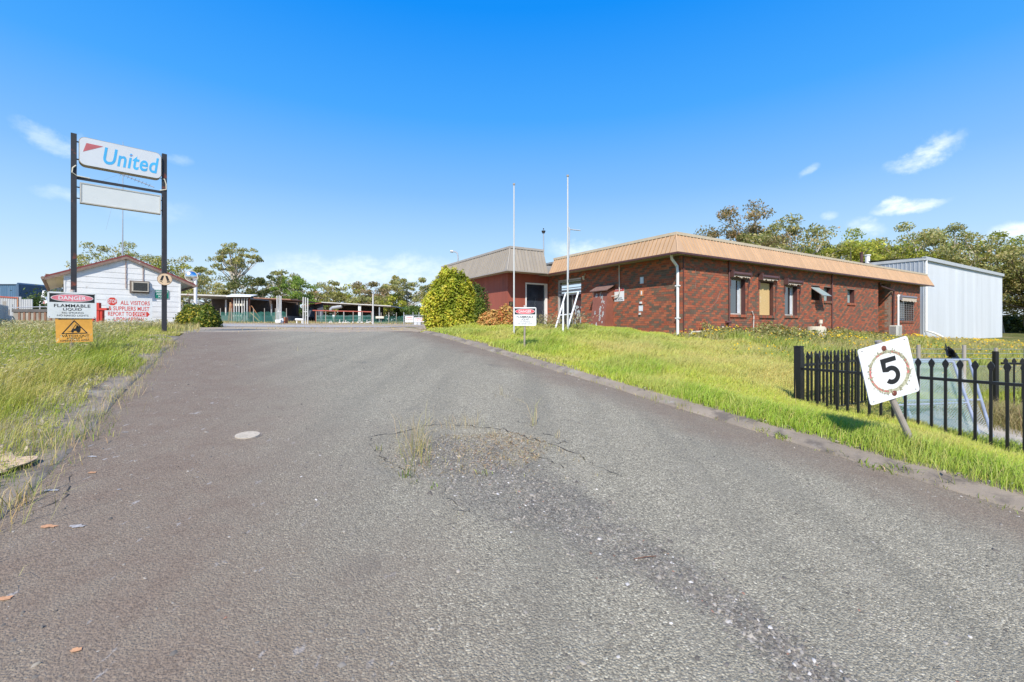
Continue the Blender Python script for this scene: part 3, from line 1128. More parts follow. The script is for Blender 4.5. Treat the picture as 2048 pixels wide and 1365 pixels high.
M_osb = pmat("chipboard", (.62, .43, .19), .85, var=.22, scale=38, spots=((.72, .62, .48), 1.3, .38), spots2=((.45, .25, .1), 9, .16))
M_roller = pmat("roller_hood", (.10, .05, .048), .5, var=.15)
M_lace = pmat("torn_fabric", (.55, .46, .36), .9, var=.35, scale=18)
for i, op in enumerate(win[:3]):
    if i == 1:
        w_ = window(RF, op, office, fw=.05)
        m_ = MB(); m_.box(RF, (op[0] + .02, op[1] - .05), (op[2] + .02, op[3] - .06), (-.18, -.15)); m_.build("boarding", M_osb, w_)
    else:
        w_ = window(RF, op, office, fw=.05, curtain=True, frame_mat=pmat("pale_frame", (.5, .47, .42), .5))
        w_["label"] = "tall window with sky reflecting glass and pale curtain"
    sill(RF, op, office, r_b)
    # rolled awning over it with two side arms
    a0, a1, b0, b1 = op
    m_ = MB()
    m_.tube([RF.p(a0 - .06, b1 + .17, .10), RF.p(a1 + .12, b1 + .17, .10)], .09, 10)
    m_.box(RF, (a0 - .1, a0 - .05), (b1 + .02, b1 + .30), (.0, .2)); m_.box(RF, (a1 + .11, a1 + .15), (b1 + .06, b1 + .27), (.0, .2))
    aw = m_.build("awning", M_roller, office)
    f_ = MB()
    x = a0 - .04
    while x < a1 + .08:
        h = .03 + .07 * random.random()
        f_.box(RF, (x, x + .05), (b1 + .10 - h, b1 + .10), (.125 + .01 * random.random(), .14))
        x += .055
    f_.build("valance", M_lace, aw)
    g_ = MB()
    g_.tube([RF.p(a1 + .13, b1 + .1, .06), RF.p(a1 + .13, b0 + .1, .03)], .009, 5)
    g_.build("awning_rod", M_roller, aw)
    for q0, q1, q2, q3 in ((a1 + .152, a1 + .19, b1 - .34, b1 - .2), (a0 - .1, a0 - .06, b1 - .34, b1 - .05)):
        g_ = MB(); g_.box(RF, (q0, q1), (q2, q3), (.0, .07)); g_.build("awning_arm", M_roller, aw)
M_frost = pmat("frosted_glass", (.33, .42, .41), .25, var=.08)
for i, op in enumerate(win[3:]):
    w_ = window(RF, op, office, fw=.03, pane_mat=M_glass if i == 0 else M_frost)
    sill(RF, op, office, r_b)
    if i == 0:      # top-hung sash pushed open
        a0, a1, b0, b1 = op
        hinge = RF.p(a0 + .02, b1 - .08, -.05)
        sf = Fr(hinge, RF.x, (RF.n * .78 - Z * .62))
        m_ = MB(); m_.ring(sf, [(0, 0), (a1 - a0 - .02, 0), (a1 - a0 - .02, .72), (0, .72)], [(.035, .035), (a1 - a0 - .055, .035), (a1 - a0 - .055, .685), (.035, .685)], -.015, .015)
        sash = m_.build("sash", pmat("aluminium", (.55, .57, .56), .4, .5), w_)
        m_ = MB(); m_.box(sf, (.032, a1 - a0 - .052), (.032, .688), (-.003, .003)); m_.build("sash_pane", M_frost, w_)
# barred window at the far end
w_ = window(RF, w7, office, fw=.04, curtain=False)
a0, a1, b0, b1 = w7
m_ = MB()
for i in range(9):
    x = a0 + .03 + (a1 - a0 - .06) * i / 8
    m_.tube([RF.p(x, b0, .015), RF.p(x, b1, .015)], .012, 5)
for i in range(10):
    z_ = b0 + .04 + (b1 - b0 - .08) * i / 9
    m_.tube([RF.p(a0, z_, .03), RF.p(a1, z_, .03)], .010, 5)
m_.build("security_grille", pmat("grille_steel", (.30, .28, .26), .5, .3), w_)
m_ = MB()
for i in range(5):
    m_.box(RF, (a0 + .2 + i * .13, a0 + .3 + i * .13), (b0 + .05, b1 - .05), (-.205 + .004 * (i % 2), -.19))
m_.build("blind", M_frost, w_)
sill(RF, w7, office, r_b)
m_ = MB()
m_.tube([RF.p(a0 - .03, b1 + .16, .1), RF.p(a1 + .1, b1 + .16, .1)], .08, 10); m_.box(RF, (a0 - .07, a0 - .03), (b1 - .05, b1 + .28), (0, .2))
aw = m_.build("awning", pmat("grey_roller", (.22, .21, .24), .5), office)
f_ = MB(); x = a0
while x < a1 + .06:
    f_.box(RF, (x, x + .07), (b1 - .08 - .05 * random.random(), b1 + .1), (.13 + .01 * random.random(), .145)); x += .075
f_.build("valance", M_lace, aw)

# pipes fixed to the office
m_ = MB()
cx = .07
m_.tube([LF.p(-.16, 4.24, .36), LF.p(-.16, 4.10, .34), LF.p(-.13, 3.85, .08), LF.p(-.12, 3.6, .06), LF.p(-.12, 1.0, .06)], .052, 10)
for z_ in (1.9, 3.1): m_.box(LF, (-.2, -.04), (z_, z_ + .04), (.0, .115))
dp = m_.build("downpipe", M_white, office)
M_conduit = pmat("conduit", (.11, .045, .042), .5, var=.3, scale=3, spots=((.75, .72, .68), 1.2, .25), streak=True)
for px in (1458.5, 1664.5):
    a = RA(px, .04)
    m_ = MB(); m_.tube([RF.p(a, 4.25, .04), RF.p(a, 1.15, .04)], .03, 8)
    if px < 1500:
        m_.tube([RF.p(a - .22, 1.78, .05), RF.p(a + .06, 1.78, .05)], .055, 8); m_.tube([RF.p(a - .02, 1.1, .05), RF.p(a - .02, 1.8, .05)], .05, 8)
    m_.build("conduit", M_conduit, office)
m_ = MB()
a = RA(1364.5, .03)
m_.tube([RF.p(.09, 4.2, .02), RF.p(.09, 1.1, .02)], .022, 6)
m_.build("conduit", M_maroon, office)
m_ = MB()
m_.tube([RF.p(.1, 4.0, .012), RF.p(.5, 3.92, .012), RF.p(.78, 3.8, .012), RF.p(.82, 3.3, .012), RF.p(.78, 3.05, .012)], .009, 5)
m_.tube([RF.p(2.3, 2.95, .012), RF.p(2.1, 2.6, .012), RF.p(1.7, 2.3, .012), RF.p(1.2, 2.17, .012)], .008, 5)
m_.build("cable", pmat("old_cable", (.22, .15, .12), .7), office)
m_ = MB()
a = RA(1756.5); a2 = RA(1783)
m_.tube([RF.p(a - .05, WT - .15, .08), RF.p(a + .05, WT - .35, .1), RF.p(a2, WT - .55, .12), RF.p(a2 + .03, WT - .7, .1), RF.p(a2 + .03, 1.1, .06)], .05, 8)
m_.build("drain_pipe", M_maroon, office)
m_ = MB()
a = RA(1793.5)
m_.tube([RF.p(a + .32, 3.48, .05), RF.p(a + .05, 3.48, .06), RF.p(a, 3.40, .07), RF.p(a, 1.1, .07)], .055, 8)
m_.build("drain_pipe", M_white, office)
m_ = MB()
a = RA(1504)
m_.tube([RF.p(a, 1.1, .05), RF.p(a + .05, 2.05, .05), RF.p(a - .08, 2.25, .05)], .022, 8)
m_.tube([RF.p(.28, 1.12, .10), RF.p(.34, 1.32, .10), RF.p(.5, 1.4, .10), RF.p(2.0, 1.45, .10)], .035, 8)
m_.tube([RF.p(RA(1443), 1.2, .06), RF.p(RA(1443), 1.62, .06)], .035, 8)
m_.tube([RF.p(RA(1600), 1.15, .06), RF.p(RA(1600) - .05, 1.4, .06), RF.p(RA(1600) - .15, 1.5, .06)], .03, 8)
m_.build("waste_pipe", pmat("old_pipe", (.6, .57, .52), .6, var=.2, scale=9, spots=((.2, .12, .1), 8, .3)), office)
m_ = MB()
a = RA(1618)
m_.tube([RF.p(a, 1.0, .5), RF.p(a, 1.75, .5)], .035, 8); m_.tube([RF.p(a, 1.75, .5), RF.p(a, 1.93, .5)], .08, 10)
m_.build("vent_pipe", M_cream, office)
m_ = MB()
a = RA(1631)
m_.tube([RF.p(a - .1, 1.1, .1), RF.p(a - .1, 1.95, .1), RF.p(a + .12, 1.95, .1), RF.p(a + .12, 1.1, .1)], .022, 6)
m_.build("tap_pipe", M_maroon, office)
m_ = MB(); a = RA(1535)
m_.box(RF, (a, a + .42), (3.72, 3.95), (-.01, .008)); m_.build("air_vent", pmat("terracotta_vent", (.22, .09, .06), .8), office)

# glazed entrance on the left wall: louvres over a sliding door, half its glass broken
a0, a1, b0, b1 = gd
M_alu = pmat("silver_aluminium", (.62, .62, .62), .4, .4, var=.08)
m_ = MB()
fw = .06
m_.ring(LF, [(a0, b0), (a1, b0), (a1, b1), (a0, b1)], [(a0 + fw, b0 + fw), (a1 - .02, b0 + fw), (a1 - .02, b1 - fw), (a0 + fw, b1 - fw)], -.12, -.04)
zt = b1 - .62
m_.box(LF, (a0 + fw + .002, a1 - .022), (zt, zt + .1), (-.115, -.045))
m_.box(LF, (a0 + fw + .002, a1 - .022), (zt - .17, zt - .06), (-.11, -.05))
ed = m_.build("entrance_door", M_alu, office)
for k in range(3):
    m_ = MB()
    f = Fr(LF.p(0, zt + .17 + k * .16, -.09), LF.x, Z * .8 - LF.n * .6)
    m_.box(f, (a0 + fw + .003, a1 - .025), (0, .05 if k else .04), (-.006, .006)); m_.build("louvre", M_alu, ed)
m_ = MB(); m_.box(LF, (a0 + fw, a1 - .02), (b0 + .06, zt - .16), (-.1, -.092)); m_.build("pane", M_glass, ed)
m_ = MB(); m_.box(LF, (a0 + fw + .02, a0 + .62), (1.2, zt - .17), (-.16, -.12)); m_.build("curtain", M_frost, ed)
m_ = MB()
rr = np.random.default_rng(5)
for _ in range(26):
    x, z_ = a1 - .1 - .5 * rr.random(), 1.4 + 1.2 * rr.random() ** .8
    s = .02 + .06 * rr.random()
    pts = [(x + s * (.6 + .7 * rr.random()) * math.cos(t), z_ + s * 1.5 * (.6 + .7 * rr.random()) * math.sin(t)) for t in np.linspace(0, 2 * math.pi, 7)[:-1]]
    m_.poly(LF, pts, -.0915, -.089)
m_.build("cracked_glass", pmat("shattered_glass", (.45, .52, .53), .3, var=.3, scale=30), ed)
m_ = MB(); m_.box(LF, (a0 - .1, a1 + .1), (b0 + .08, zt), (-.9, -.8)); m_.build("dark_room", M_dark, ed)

# rust-brown meter cabinet against the left wall
fa0, fa1 = LA(1180.5, .55), LA(1217, .3)
cab = thing("meter_cabinet", "rust brown steel cabinet with peeling paint and sloping lid, against the brick wall", "cabinet", LF.p((fa0 + fa1) / 2, 1.2, .2))
zb, zt2 = 1.1, LB(585, 1181, .3)
m_ = MB()
pr = [(.003, zb), (.62, zb), (.34, zt2), (.003, zt2 + .12)]
vs = [LF.p(x, b, c) for x in (fa0, fa1) for c, b in pr]
m_.add(vs, [(0, 1, 2, 3), (7, 6, 5, 4), (0, 4, 5, 1), (1, 5, 6, 2), (2, 6, 7, 3), (3, 7, 4, 0)])
M_cab = pmat("cabinet_brown", (.25, .09, .062), .55, var=.15, scale=4)
m_.build("body", M_cab, cab)
slope = Fr(LF.p(fa0, zb, .62), LF.x, LF.p(0, zt2, .34) - LF.p(0, zb, .62))
flk = MB(); r5 = np.random.default_rng(14)
wcab = fa1 - fa0
for cx_, cy_, n_, sx, sy in ((.25, .92, 5, .03, .03), (.5, .95, 6, .04, .03), (.62, .88, 9, .05, .04), (.70, .80, 7, .05, .06), (.62, .62, 10, .025, .1), (.82, .55, 10, .025, .1), (.66, .44, 9, .04, .06), (.26, .56, 5, .02, .07), (.1, .3, 3, .01, .05), (.44, .28, 3, .02, .04), (.8, .75, 3, .03, .03)):
    for _ in range(n_):
        x = wcab * (cx_ + sx * r5.normal()); y_ = (zt2 - zb) * (cy_ + sy * .6 * r5.normal())
        if y_ > (zt2 - zb) * 1.0 or x < .03 or x > wcab - .03: continue
        s = .018 + .03 * r5.random()
        pts = [(x + s * (.5 + .8 * r5.random()) * math.cos(t), y_ + 1.5 * s * (.5 + .8 * r5.random()) * math.sin(t)) for t in np.linspace(0, 2 * math.pi, 8)[:-1]]
        flk.poly(slope, pts, .0015 + .0006 * r5.random(), .004)
tag(flk.build("paint_flakes", pmat("bare_primer", (.5, .5, .49), .6, var=.15, scale=20), cab), kind='stuff')
m_ = MB()
m_.poly(Fr(LF.p(fa0 - .07, 0, 0), LF.n, Z, -LF.x), [(.003, zt2 + .26), (.52, zt2 - .01), (.52, zt2 + .03), (.003, zt2 + .30)], -(wcab + .2), 0)
m_.build("lid", pmat("rusty_lid", (.20, .12, .10), .8, var=.3, scale=12, spots=((.28, .25, .23), 6, .2)), cab)

# signs and fittings on the left wall
def wall_plate(name, label, cat, fr, a0, a1, b0, b1, mat, c=0.006, th=.01, group=None):
    t = thing(name, label, cat, fr.p((a0 + a1) / 2, b0, 0), group)
    m_ = MB(); m_.box(fr, (a0, a1), (b0, b1), (c, c + th)); m_.build("plate", mat, t)
    return t
a0, a1 = LA(1229.5), LA(1248.5)
b0, b1 = LB(603, 1239), LB(577, 1239)
t = wall_plate("emergency_sign", "white wall sign with red Emergency heading beside the brown cabinet", "sign", LF, a0, a1, b0, b1, M_plate)
m_ = MB(); m_.box(LF, (a0 + .004, a1 - .004), (b1 - .24 * (b1 - b0), b1 - .004), (.0165, .018)); m_.build("red_band", M_red, t)
m_ = MB(); w = a1 - a0; h = b1 - b0
text(m_, LF, "Emergency", a0 + .08 * w, a0 + .80 * w, b1 - .16 * h, b1 - .07 * h, .0185, mi=0)
m_.build("heading", M_plate, t)
m_ = MB(); text(m_, LF, "Information", a0 + .06 * w, a0 + .8 * w, b0 + .2 * h, b0 + .32 * h, .0165); text(m_, LF, "And Manifest", a0 + .06 * w, a0 + .92 * w, b0 + .06 * h, b0 + .17 * h, .0165)
m_.build("lettering", M_blk, t)
spec = [("pale_notice", "pale blue notice, topmost of the notices on the brick wall", 1280.5, 1287.5, 555, 568, M_plate, None),
        ("orange_notice", "orange notice with a white centre on the brick wall", 1280, 1287, 580.5, 593, pmat("orange_print", (.62, .25, .10), .5), "c"),
        ("paper_notice", "white paper notice, lowest of the notices on the brick wall", 1278, 1286, 612, 623, M_plate, None)]
for nm, lb, x0, x1, y0, y1, mt, ex in spec:
    aa0, aa1 = LA(x0), LA(x1)
    t = wall_plate(nm, lb, "notice", LF, aa0, aa1, LB(y1, x0), LB(y0, x0), mt)
    m_ = MB()
    if ex: m_.box(LF, (aa0 + .06, aa1 - .06), (LB(y1, x0) + .06, LB(y0, x0) - .05), (.0165, .018)); m_.build("label_panel", M_plate, t)
    else: m_.ring(LF, [(aa0 + .015, LB(y1, x0) + .02), (aa1 - .015, LB(y1, x0) + .02), (aa1 - .015, LB(y0, x0) - .02), (aa0 + .015, LB(y0, x0) - .02)], [(aa0 + .025, LB(y1, x0) + .03), (aa1 - .025, LB(y1, x0) + .03), (aa1 - .025, LB(y0, x0) - .03), (aa0 + .025, LB(y0, x0) - .03)], .0165, .018); m_.build("border", pmat("pale_blue_print", (.35, .5, .62), .5), t)
m_ = MB(); m_.box(LF, (LA(1281), LA(1284.5)), (LB(608, 1282), LB(604, 1282)), (.005, .06)); m_.box(LF, (LA(1279), LA(1282)), (LB(630, 1282), LB(626, 1282)), (.005, .05)); m_.build("switch_box", M_plate_old, office)
m_ = MB()
ac = LA(1238.5, .05)
m_.tube([LF.p(ac, 4.25, .06), LF.p(ac + .02, LB(583, 1240), .06), LF.p(ac - .02, LB(589, 1240), .07), LF.p(ac - .1, LB(592, 1240), .1), LF.p(fa1 - .04, LB(592.5, 1238), .12)], .024, 8)
m_.build("conduit", pmat("pale_conduit", (.58, .54, .48), .5), office)
m_ = MB(); a = LA(1168.5)
m_.tube([LF.p(a + .1, LB(548, 1168), .03), LF.p(a + .06, LB(556, 1168), .05)], .012, 6); m_.tube([LF.p(a, LB(560, 1168), .02), LF.p(a + .02, LB(553, 1168), .1)], .05, 8)
m_.build("wall_lamp", M_cream, office)

# outdoor air conditioner
a0 = RA(1792, .6)
acu = thing("air_conditioner", "cream outdoor air conditioner unit on the ground by the barred window", "air conditioner", RF.p(a0 + .4, .95, .5))
zg = RB(673, 1792, .6)
m_ = MB(); m_.box(RF, (a0, a0 + .82), (zg, zg + .62), (.3, .62)); m_.build("casing", pmat("ac_cream", (.62, .60, .53), .5, var=.06), acu, bevel=.012)
m_ = MB()
for i in range(11):
    m_.box(RF, (a0 + .30, a0 + .78), (zg + .06 + i * .048, zg + .08 + i * .048), (.615, .632))
m_.build("grille", pmat("ac_grille", (.42, .41, .37), .5), acu)
m_ = MB()
for i in range(8):
    m_.box(Fr(RF.p(a0, 0, 0), -RF.n, Z, -V), (-.6 + i * .035, -.58 + i * .035), (zg + .06, zg + .56), (-.005, .008))
m_.build("side_louvre", pmat("ac_fins", (.2, .2, .2), .5), acu)

a = RA(1632, 1.0)
pit = thing("concrete_pit", "round pale concrete pit ring standing in weeds below the small windows", "pit", RF.p(a, .9, 1.0))
m_ = MB()
q = RF.p(a, 0, 1.0); zz = gzf(q.x, q.y)
m_.tube([q + Z * (zz - .1), q + Z * (zz + .62)], .37, 20); m_.tube([q + Z * (zz + .622), q + Z * (zz + .66)], .33, 20)
m_.build("ring", pmat("pit_concrete", (.60, .55, .43), .8, var=.1), pit)
# ------------------------------------------------------------------ red wing
wing = thing("red_wing", "rust red rendered building wing with stone grey ribbed fascia and dark doorway", "building", P(19.1, 11.45, 1.3))
WFu, WFv = 19.1, 11.45
M_redwall = pmat("rust_red_render", (.31, .085, .055), .75, var=.12, scale=2.2, spots=((.19, .055, .04), 1.3, .2), streak=True)
FW = Fr(P(WFu, WFv), V, Z, -U)      # front, facing the drive
SW = Fr(P(WFu, WFv), -U, Z, -V)     # long side
gz_w = 1.0
da0, da1 = v_of(1050.5, WFu) - WFv, v_of(1103, WFu) - WFv
dzt = zy(565.5, ydist(WFu, v_of(1050, WFu)))
m_ = MB()
da1 = min(da1, 2.42)
m_.box(FW, (0, da0), (gz_w, 4.31), (-.2, 0)); m_.box(FW, (da0, 2.50), (dzt, 4.31), (-.2, .001)); m_.box(FW, (da1, 2.5), (gz_w, dzt - .002), (-.2, .0))
m_.build("wall", M_redwall, wing)
# long side clad in vertical grooved sheet: each sheet a part
n = 0
x = -.203
while x > -9.0:
    m_ = MB(); m_.box(SW, (x - .60, x - .012), (gz_w, 4.30), (-.10, .0)); m_.build("cladding_sheet", M_redwall, wing); x -= .60
m_ = MB(); m_.box(SW, (-9, -.2), (gz_w, 4.29), (-.2, -.013)); m_.build("wall_backing", M_redwall, wing)
m_ = MB()
m_.ring(FW, [(da0, 1.0), (da1, 1.0), (da1, dzt), (da0, dzt)], [(da0 + .07, 1.0), (da1 - .13, 1.0), (da1 - .13, dzt - .07), (da0 + .07, dzt - .07)], -.12, .03)
fr_ = m_.build("door_frame", M_white, wing)
m_ = MB(); m_.box(FW, (da0 + .068, da1 - .128), (1.0, dzt - .068), (-.1, -.08))
door = m_.build("door", pmat("navy_film", (.028, .036, .052), .25, var=.3, scale=3, spots=((.05, .06, .08), 4, .15)), fr_)
m_ = MB(); rr = np.random.default_rng(8)
for _ in range(5):
    xx = da0 + .15 + rr.random() * (da1 - da0 - .5); z0 = 1.3 + rr.random() * .6
    m_.tube([FW.p(xx, z0, -.078), FW.p(xx + .2 + .2 * rr.random(), z0 + .8 + .5 * rr.random(), -.078)], .006, 4)
for _ in range(10):
    xx, z0 = da1 - .2 - .14 * rr.random(), 2.0 + rr.random()
    m_.box(FW, (xx, xx + .02), (z0, z0 + .04), (-.0795, -.076))
m_.build("scratch", pmat("scratch_grey", (.1, .115, .135), .5), wing)
tag(bpy.data.objects["scratch"], kind='stuff')
nb = thing("number_plate", "small black house number plate on the red wall corner", "number plate", FW.p(.2, 2.6, 0))
m_ = MB(); m_.box(FW, (.08, .31), (2.62, 2.86), (.002, .02)); m_.build("plate", M_blk, nb)
m_ = MB(); text(m_, FW, "27", .12, .27, 2.67, 2.81, .0205); m_.build("digits", pmat("brass", (.45, .35, .15), .4, .5), nb)
mansard(wing, 18.2, 10.9, 9.1, 2.5, 4.32, 1.13, .38, .2, M_grey, M_greycap, .9, .55, M_greycap, 4)
m_ = MB(); m_.box(Fr(P(20.5, 12.9, 0), V, U, Z), (.0, 7), (0, 5), (4.6, 5.18)); m_.build("plant_roof", M_greycap, wing)
m_ = MB()
e0, e1 = P(27.1, 10.9, 4.32), P(27.1, 11.28, 5.45)
m_.add([e0, e1, e1 + V * 1.5 + U * .3, e0 + V * 1.5 + U * .3], [(0, 1, 2, 3)])
m_.build("end_panel", M_grey, wing)
# roof aerial and its cap
ra = thing("roof_vent_pole", "thin pole with dark capped head standing on the flat roof", "vent pole", at(1087.5, 500, 25))
m_ = MB(); m_.tube([at(1087.5, 512, 25), at(1087, 467, 25)], .035, 8); m_.build("pole", M_galv, ra)
m_ = MB(); m_.tube([at(1087, 467, 25), at(1087, 463.5, 25), at(1087, 462, 25)], [.07, .11, .11], 12); m_.tube([at(1087, 459.5, 25), at(1087, 457, 25)], .03, 8); m_.build("head", M_dark, ra)
sl = thing("street_lamp", "thin grey street lamp with curved arm rising behind the grey fascia", "street lamp", at(915.5, 640, 45))
m_ = MB(); m_.tube([at(915.5, 640, 45), at(916, 515, 45), at(915, 507, 45), at(911, 504, 45), at(906, 503.5, 45)], .07, 6); m_.build("pole", M_galv, sl)
m_ = MB(); m_.tube([at(906, 503.5, 45), at(901, 503.2, 45)], .13, 6); m_.build("lamp_head", M_galv, sl)

# ------------------------------------------------------------------ metal shed at the right
SHZ = 33.0
sc0 = Vector((kx(1848) * SHZ, SHZ, 0)); su, sv = uv(sc0.x, sc0.y)
shed = thing("metal_shed", "tall galvanised steel shed with vertical ribbed walls behind the brick office", "shed", P(su, sv, .9))
SF = Fr(P(su, sv), V, Z, -U); SL = Fr(P(su, sv), -U, Z, -V)
shz1 = zy(521, SHZ)
M_zinc = pmat("zincalume_lit", (.60, .63, .66), .45, .35, var=.06, scale=.8, rand=.04, streak=True, spots=((.52, .54, .56), .9, .2))  # lighter copy: sunlight on the front wall put into the colour
M_zinc2 = pmat("zincalume_shaded", (.42, .44, .46), .5, .35, var=.1, scale=1.2, rand=.06, streak=True, spots=((.42, .22, .08), .7, .08))  # darker copy with rust spots; the left wall's shade is in its colour


def ribbed(fr, a0, w, b0, b1, ribs):
    """one ribbed sheet: folded profile pulled from b0 to b1"""
    prof = []
    p_ = w / ribs
    for i in range(ribs):
        s = a0 + i * p_
        prof += [(s, 0), (s + p_ * .62, 0), (s + p_ * .70, .03), (s + p_ * .88, .03)]
    prof.append((a0 + w, 0))
    m_ = MB()
    vs = [fr.p(a, b, c) for b in (b0, b1) for a, c in prof]
    n_ = len(prof)
    m_.add(vs, [(i, i + 1, n_ + i + 1, n_ + i) for i in range(n_ - 1)])
    return m_
for i in range(27):
    ribbed(SF, i * .76, .758, -.6, shz1, 4).build("wall_sheet", M_zinc, shed)
for i in range(14):
    ribbed(SL, -(i + 1) * .76, .758, .3, shz1, 3).build("wall_sheet", M_zinc2, shed)
Lf = 27 * .76
m_ = MB()
m_.box(SF, (-.05, Lf + .15), (shz1 + .002, shz1 + .26), (-.1, .16)); m_.build("gutter", pmat("pale_barge", (.55, .56, .56), .5, .2, var=.06), shed)
m_ = MB(); m_.box(SL, (-10.6, .02), (shz1 + .001, shz1 + .22), (-.1, .07)); m_.build("barge_board", pmat("stained_barge", (.5, .5, .48), .5, .2, spots=((.5, .22, .06), .8, .2)), shed)
m_ = MB()
q0 = shz1 + .2
m_.add([SF.p(-.1, q0, .15), SF.p(Lf + .2, q0, .15), SF.p(Lf + .2, q0 + .5, -10.6), SF.p(-.1, q0 + .5, -10.6)], [(0, 1, 2, 3)]); m_.build("roof", M_zinc2, shed)
m_ = MB(); m_.tube([SF.p(.12, shz1, .09), SF.p(.12, 1.3, .09), SF.p(.5, 1.15, .4), SF.p(1.3, .72, .9)], .075, 8); m_.build("downpipe", M_white, shed)
m_ = MB(); m_.box(SF, (Lf, Lf + .03), (-.6, shz1), (-.1, .04)); m_.build("corner_trim", M_zinc, shed)
for nm, px, y0, y1, r, mt in (("flue_pipe", 1723, 534, 507, .1, M_maroon), ("roof_vent", 1735, 521, 512, .16, M_white)):
    t = thing(nm, "dark red flue pipe rising above the tan fascia" if nm == "flue_pipe" else "short white roof vent on the metal shed roof", "pipe" if nm == "flue_pipe" else "vent", at(px, y0, 36))
    m_ = MB(); m_.tube([at(px, y0 + 6, 36), at(px, y1, 36)], r, 8); m_.build("pipe", mt, t)
    m_ = MB(); m_.tube([at(px, y1, 36), at(px, y1 - 2, 36)], r * 1.35, 8); m_.build("cowl", mt, t)

# ------------------------------------------------------------------ weatherboard hut at the left
D1 = Vector((.7071, .7071, 0)); D2 = Vector((-.7071, .7071, 0))
HR = Vector((kx(360) * 23, 23, 0))
HWID = 4.2
HF = Fr(HR - D1 * HWID, D1, Z, -D2)      # a: 0 left corner .. HWID right corner
hz0, hze, hza = 1.3, 4.08, 5.02
hut = thing("weatherboard_hut", "small white weatherboard hut with low pitched dark red roof", "hut", HF.p(HWID / 2, 1.6, 0))
M_board = pmat("peeling_white_board", (.72, .72, .70), .65, var=.08, scale=2, spots=((.45, .42, .36), 4.5, .16), spots2=((.58, .57, .53), 1.2, .22), bump=.2)


def gable(a):
    return hze + (hza - hze) * (1 - abs(a - HWID / 2) / (HWID / 2)) - .06
bh = .262
z_ = hz0
r6 = np.random.default_rng(4)
while z_ < hza - .15:
    z1 = z_ + bh - .0015
    if z1 <= hze - .05:
        pts = [(0, z_), (HWID, z_), (HWID, z1), (0, z1)]
    else:
        def lim(zz): return max(0.0, (zz + .06 - hze) / (hza - hze) * HWID / 2)
        l0, l1 = lim(z_), lim(z1)
        if l0 > HWID / 2 - .1: break
        l1 = min(l1, HWID / 2 - .02)
        pts = [(l0, z_), (HWID - l0, z_), (HWID - l1, z1), (l1, z1)]
    m_ = MB()
    t = .003 * float(r6.random())
    vs = [HF.p(a, b, c) for c in (-.03,) for a, b in pts] + [HF.p(pts[0][0], pts[0][1], .011 + t), HF.p(pts[1][0], pts[1][1], .011 + t), HF.p(pts[2][0], pts[2][1], .002), HF.p(pts[3][0], pts[3][1], .002)]
    m_.add(vs, [(0, 1, 2, 3), (4, 5, 6, 7), (0, 4, 5, 1), (1, 5, 6, 2), (2, 6, 7, 3), (3, 7, 4, 0)])
    m_.build("weatherboard", M_board, hut)
    z_ += bh
HD = 9.0
m_ = MB()
HLs = Fr(HF.p(0, 0, -.032), D2, Z, -D1)     # left side wall
m_.box(HLs, (0, HD), (hz0, hze), (-.1, .03)); m_.box(Fr(HF.p(HWID, 0, -.032), D2, Z, D1), (0, HD), (hz0, hze), (-.1, .0))
m_.box(HF, (.1, HWID - .1), (hz0, hze - .1), (-.12, -.034))
m_.build("wall", M_cream, hut)
m_ = MB()
for a in (-.03, HWID - .03): m_.box(HF, (a, a + .06), (hz0, hze + .04), (-.05, .024))
m_.build("corner_board", M_board, hut)
M_roofred = pmat("faded_red_roof", (.22, .05, .045), .6, var=.15, scale=3)
M_barge = pmat("weathered_fascia", (.24, .165, .13), .8, var=.25, scale=6, spots=((.55, .5, .45), 3, .3))
ov, ovL = .13, .62
sl_ = (hza - hze) / (HWID / 2)
for s, nm in ((-1, "l"), (1, "r")):
    A = HF.p(HWID / 2, hza + .04, ov); e_a = HWID / 2 + s * (HWID / 2 + ovL)
    B = HF.p(e_a, hza + .04 - sl_ * (HWID / 2 + ovL), ov)
    m_ = MB()
    dn = Vector((0, 0, -.075))
    m_.add([A, B, B + D2 * (HD + .6), A + D2 * (HD + .6), A + dn, B + dn, B + D2 * (HD + .6) + dn, A + D2 * (HD + .6) + dn],
           [(0, 1, 2, 3), (7, 6, 5, 4), (0, 4, 5, 1), (1, 5, 6, 2), (2, 6, 7, 3), (3, 7, 4, 0)])
    m_.m[1] = 1
    m_.build("roof", [M_roofred, M_cream], hut)
    m_ = MB()
    b0_, b1_ = A + dn * 1.1, B + dn * 1.1
    d_ = Vector((0, 0, -.115))
    o_ = D2 * .035
    m_.add([b0_, b1_, b1_ + d_, b0_ + d_, b0_ + o_, b1_ + o_, b1_ + d_ + o_, b0_ + d_ + o_], [(0, 1, 2, 3), (7, 6, 5, 4), (0, 4, 5, 1), (1, 5, 6, 2), (2, 6, 7, 3), (3, 7, 4, 0)])
    m_.build("barge_board", M_barge, hut)
    m_ = MB()
    gq = B + Vector((0, 0, -.10))
    m_.tube([gq + D1 * s * .05, gq + D1 * s * .05 + D2 * (HD + .5)], .07, 8)
    m_.build("gutter", M_barge, hut)
    m_ = MB()
    za = hze - .16
    f = Fr(HF.p(0, za, 0), D1, D2, Z)
    if s < 0: m_.box(f, (-ovL + .02, -.002), (-.1, HD), (-.01, .01))
    else: m_.box(f, (HWID + .002, HWID + ovL - .02), (-.1, HD), (-.01, .01))
    m_.build("eave_soffit", pmat("cream_soffit", (.66, .64, .5), .7, var=.08), hut)
m_ = MB(); m_.box(HLs, (1.2, 2.6), (2.7, 3.6), (.03, .06)); m_.build("side_window", M_dark, hut)
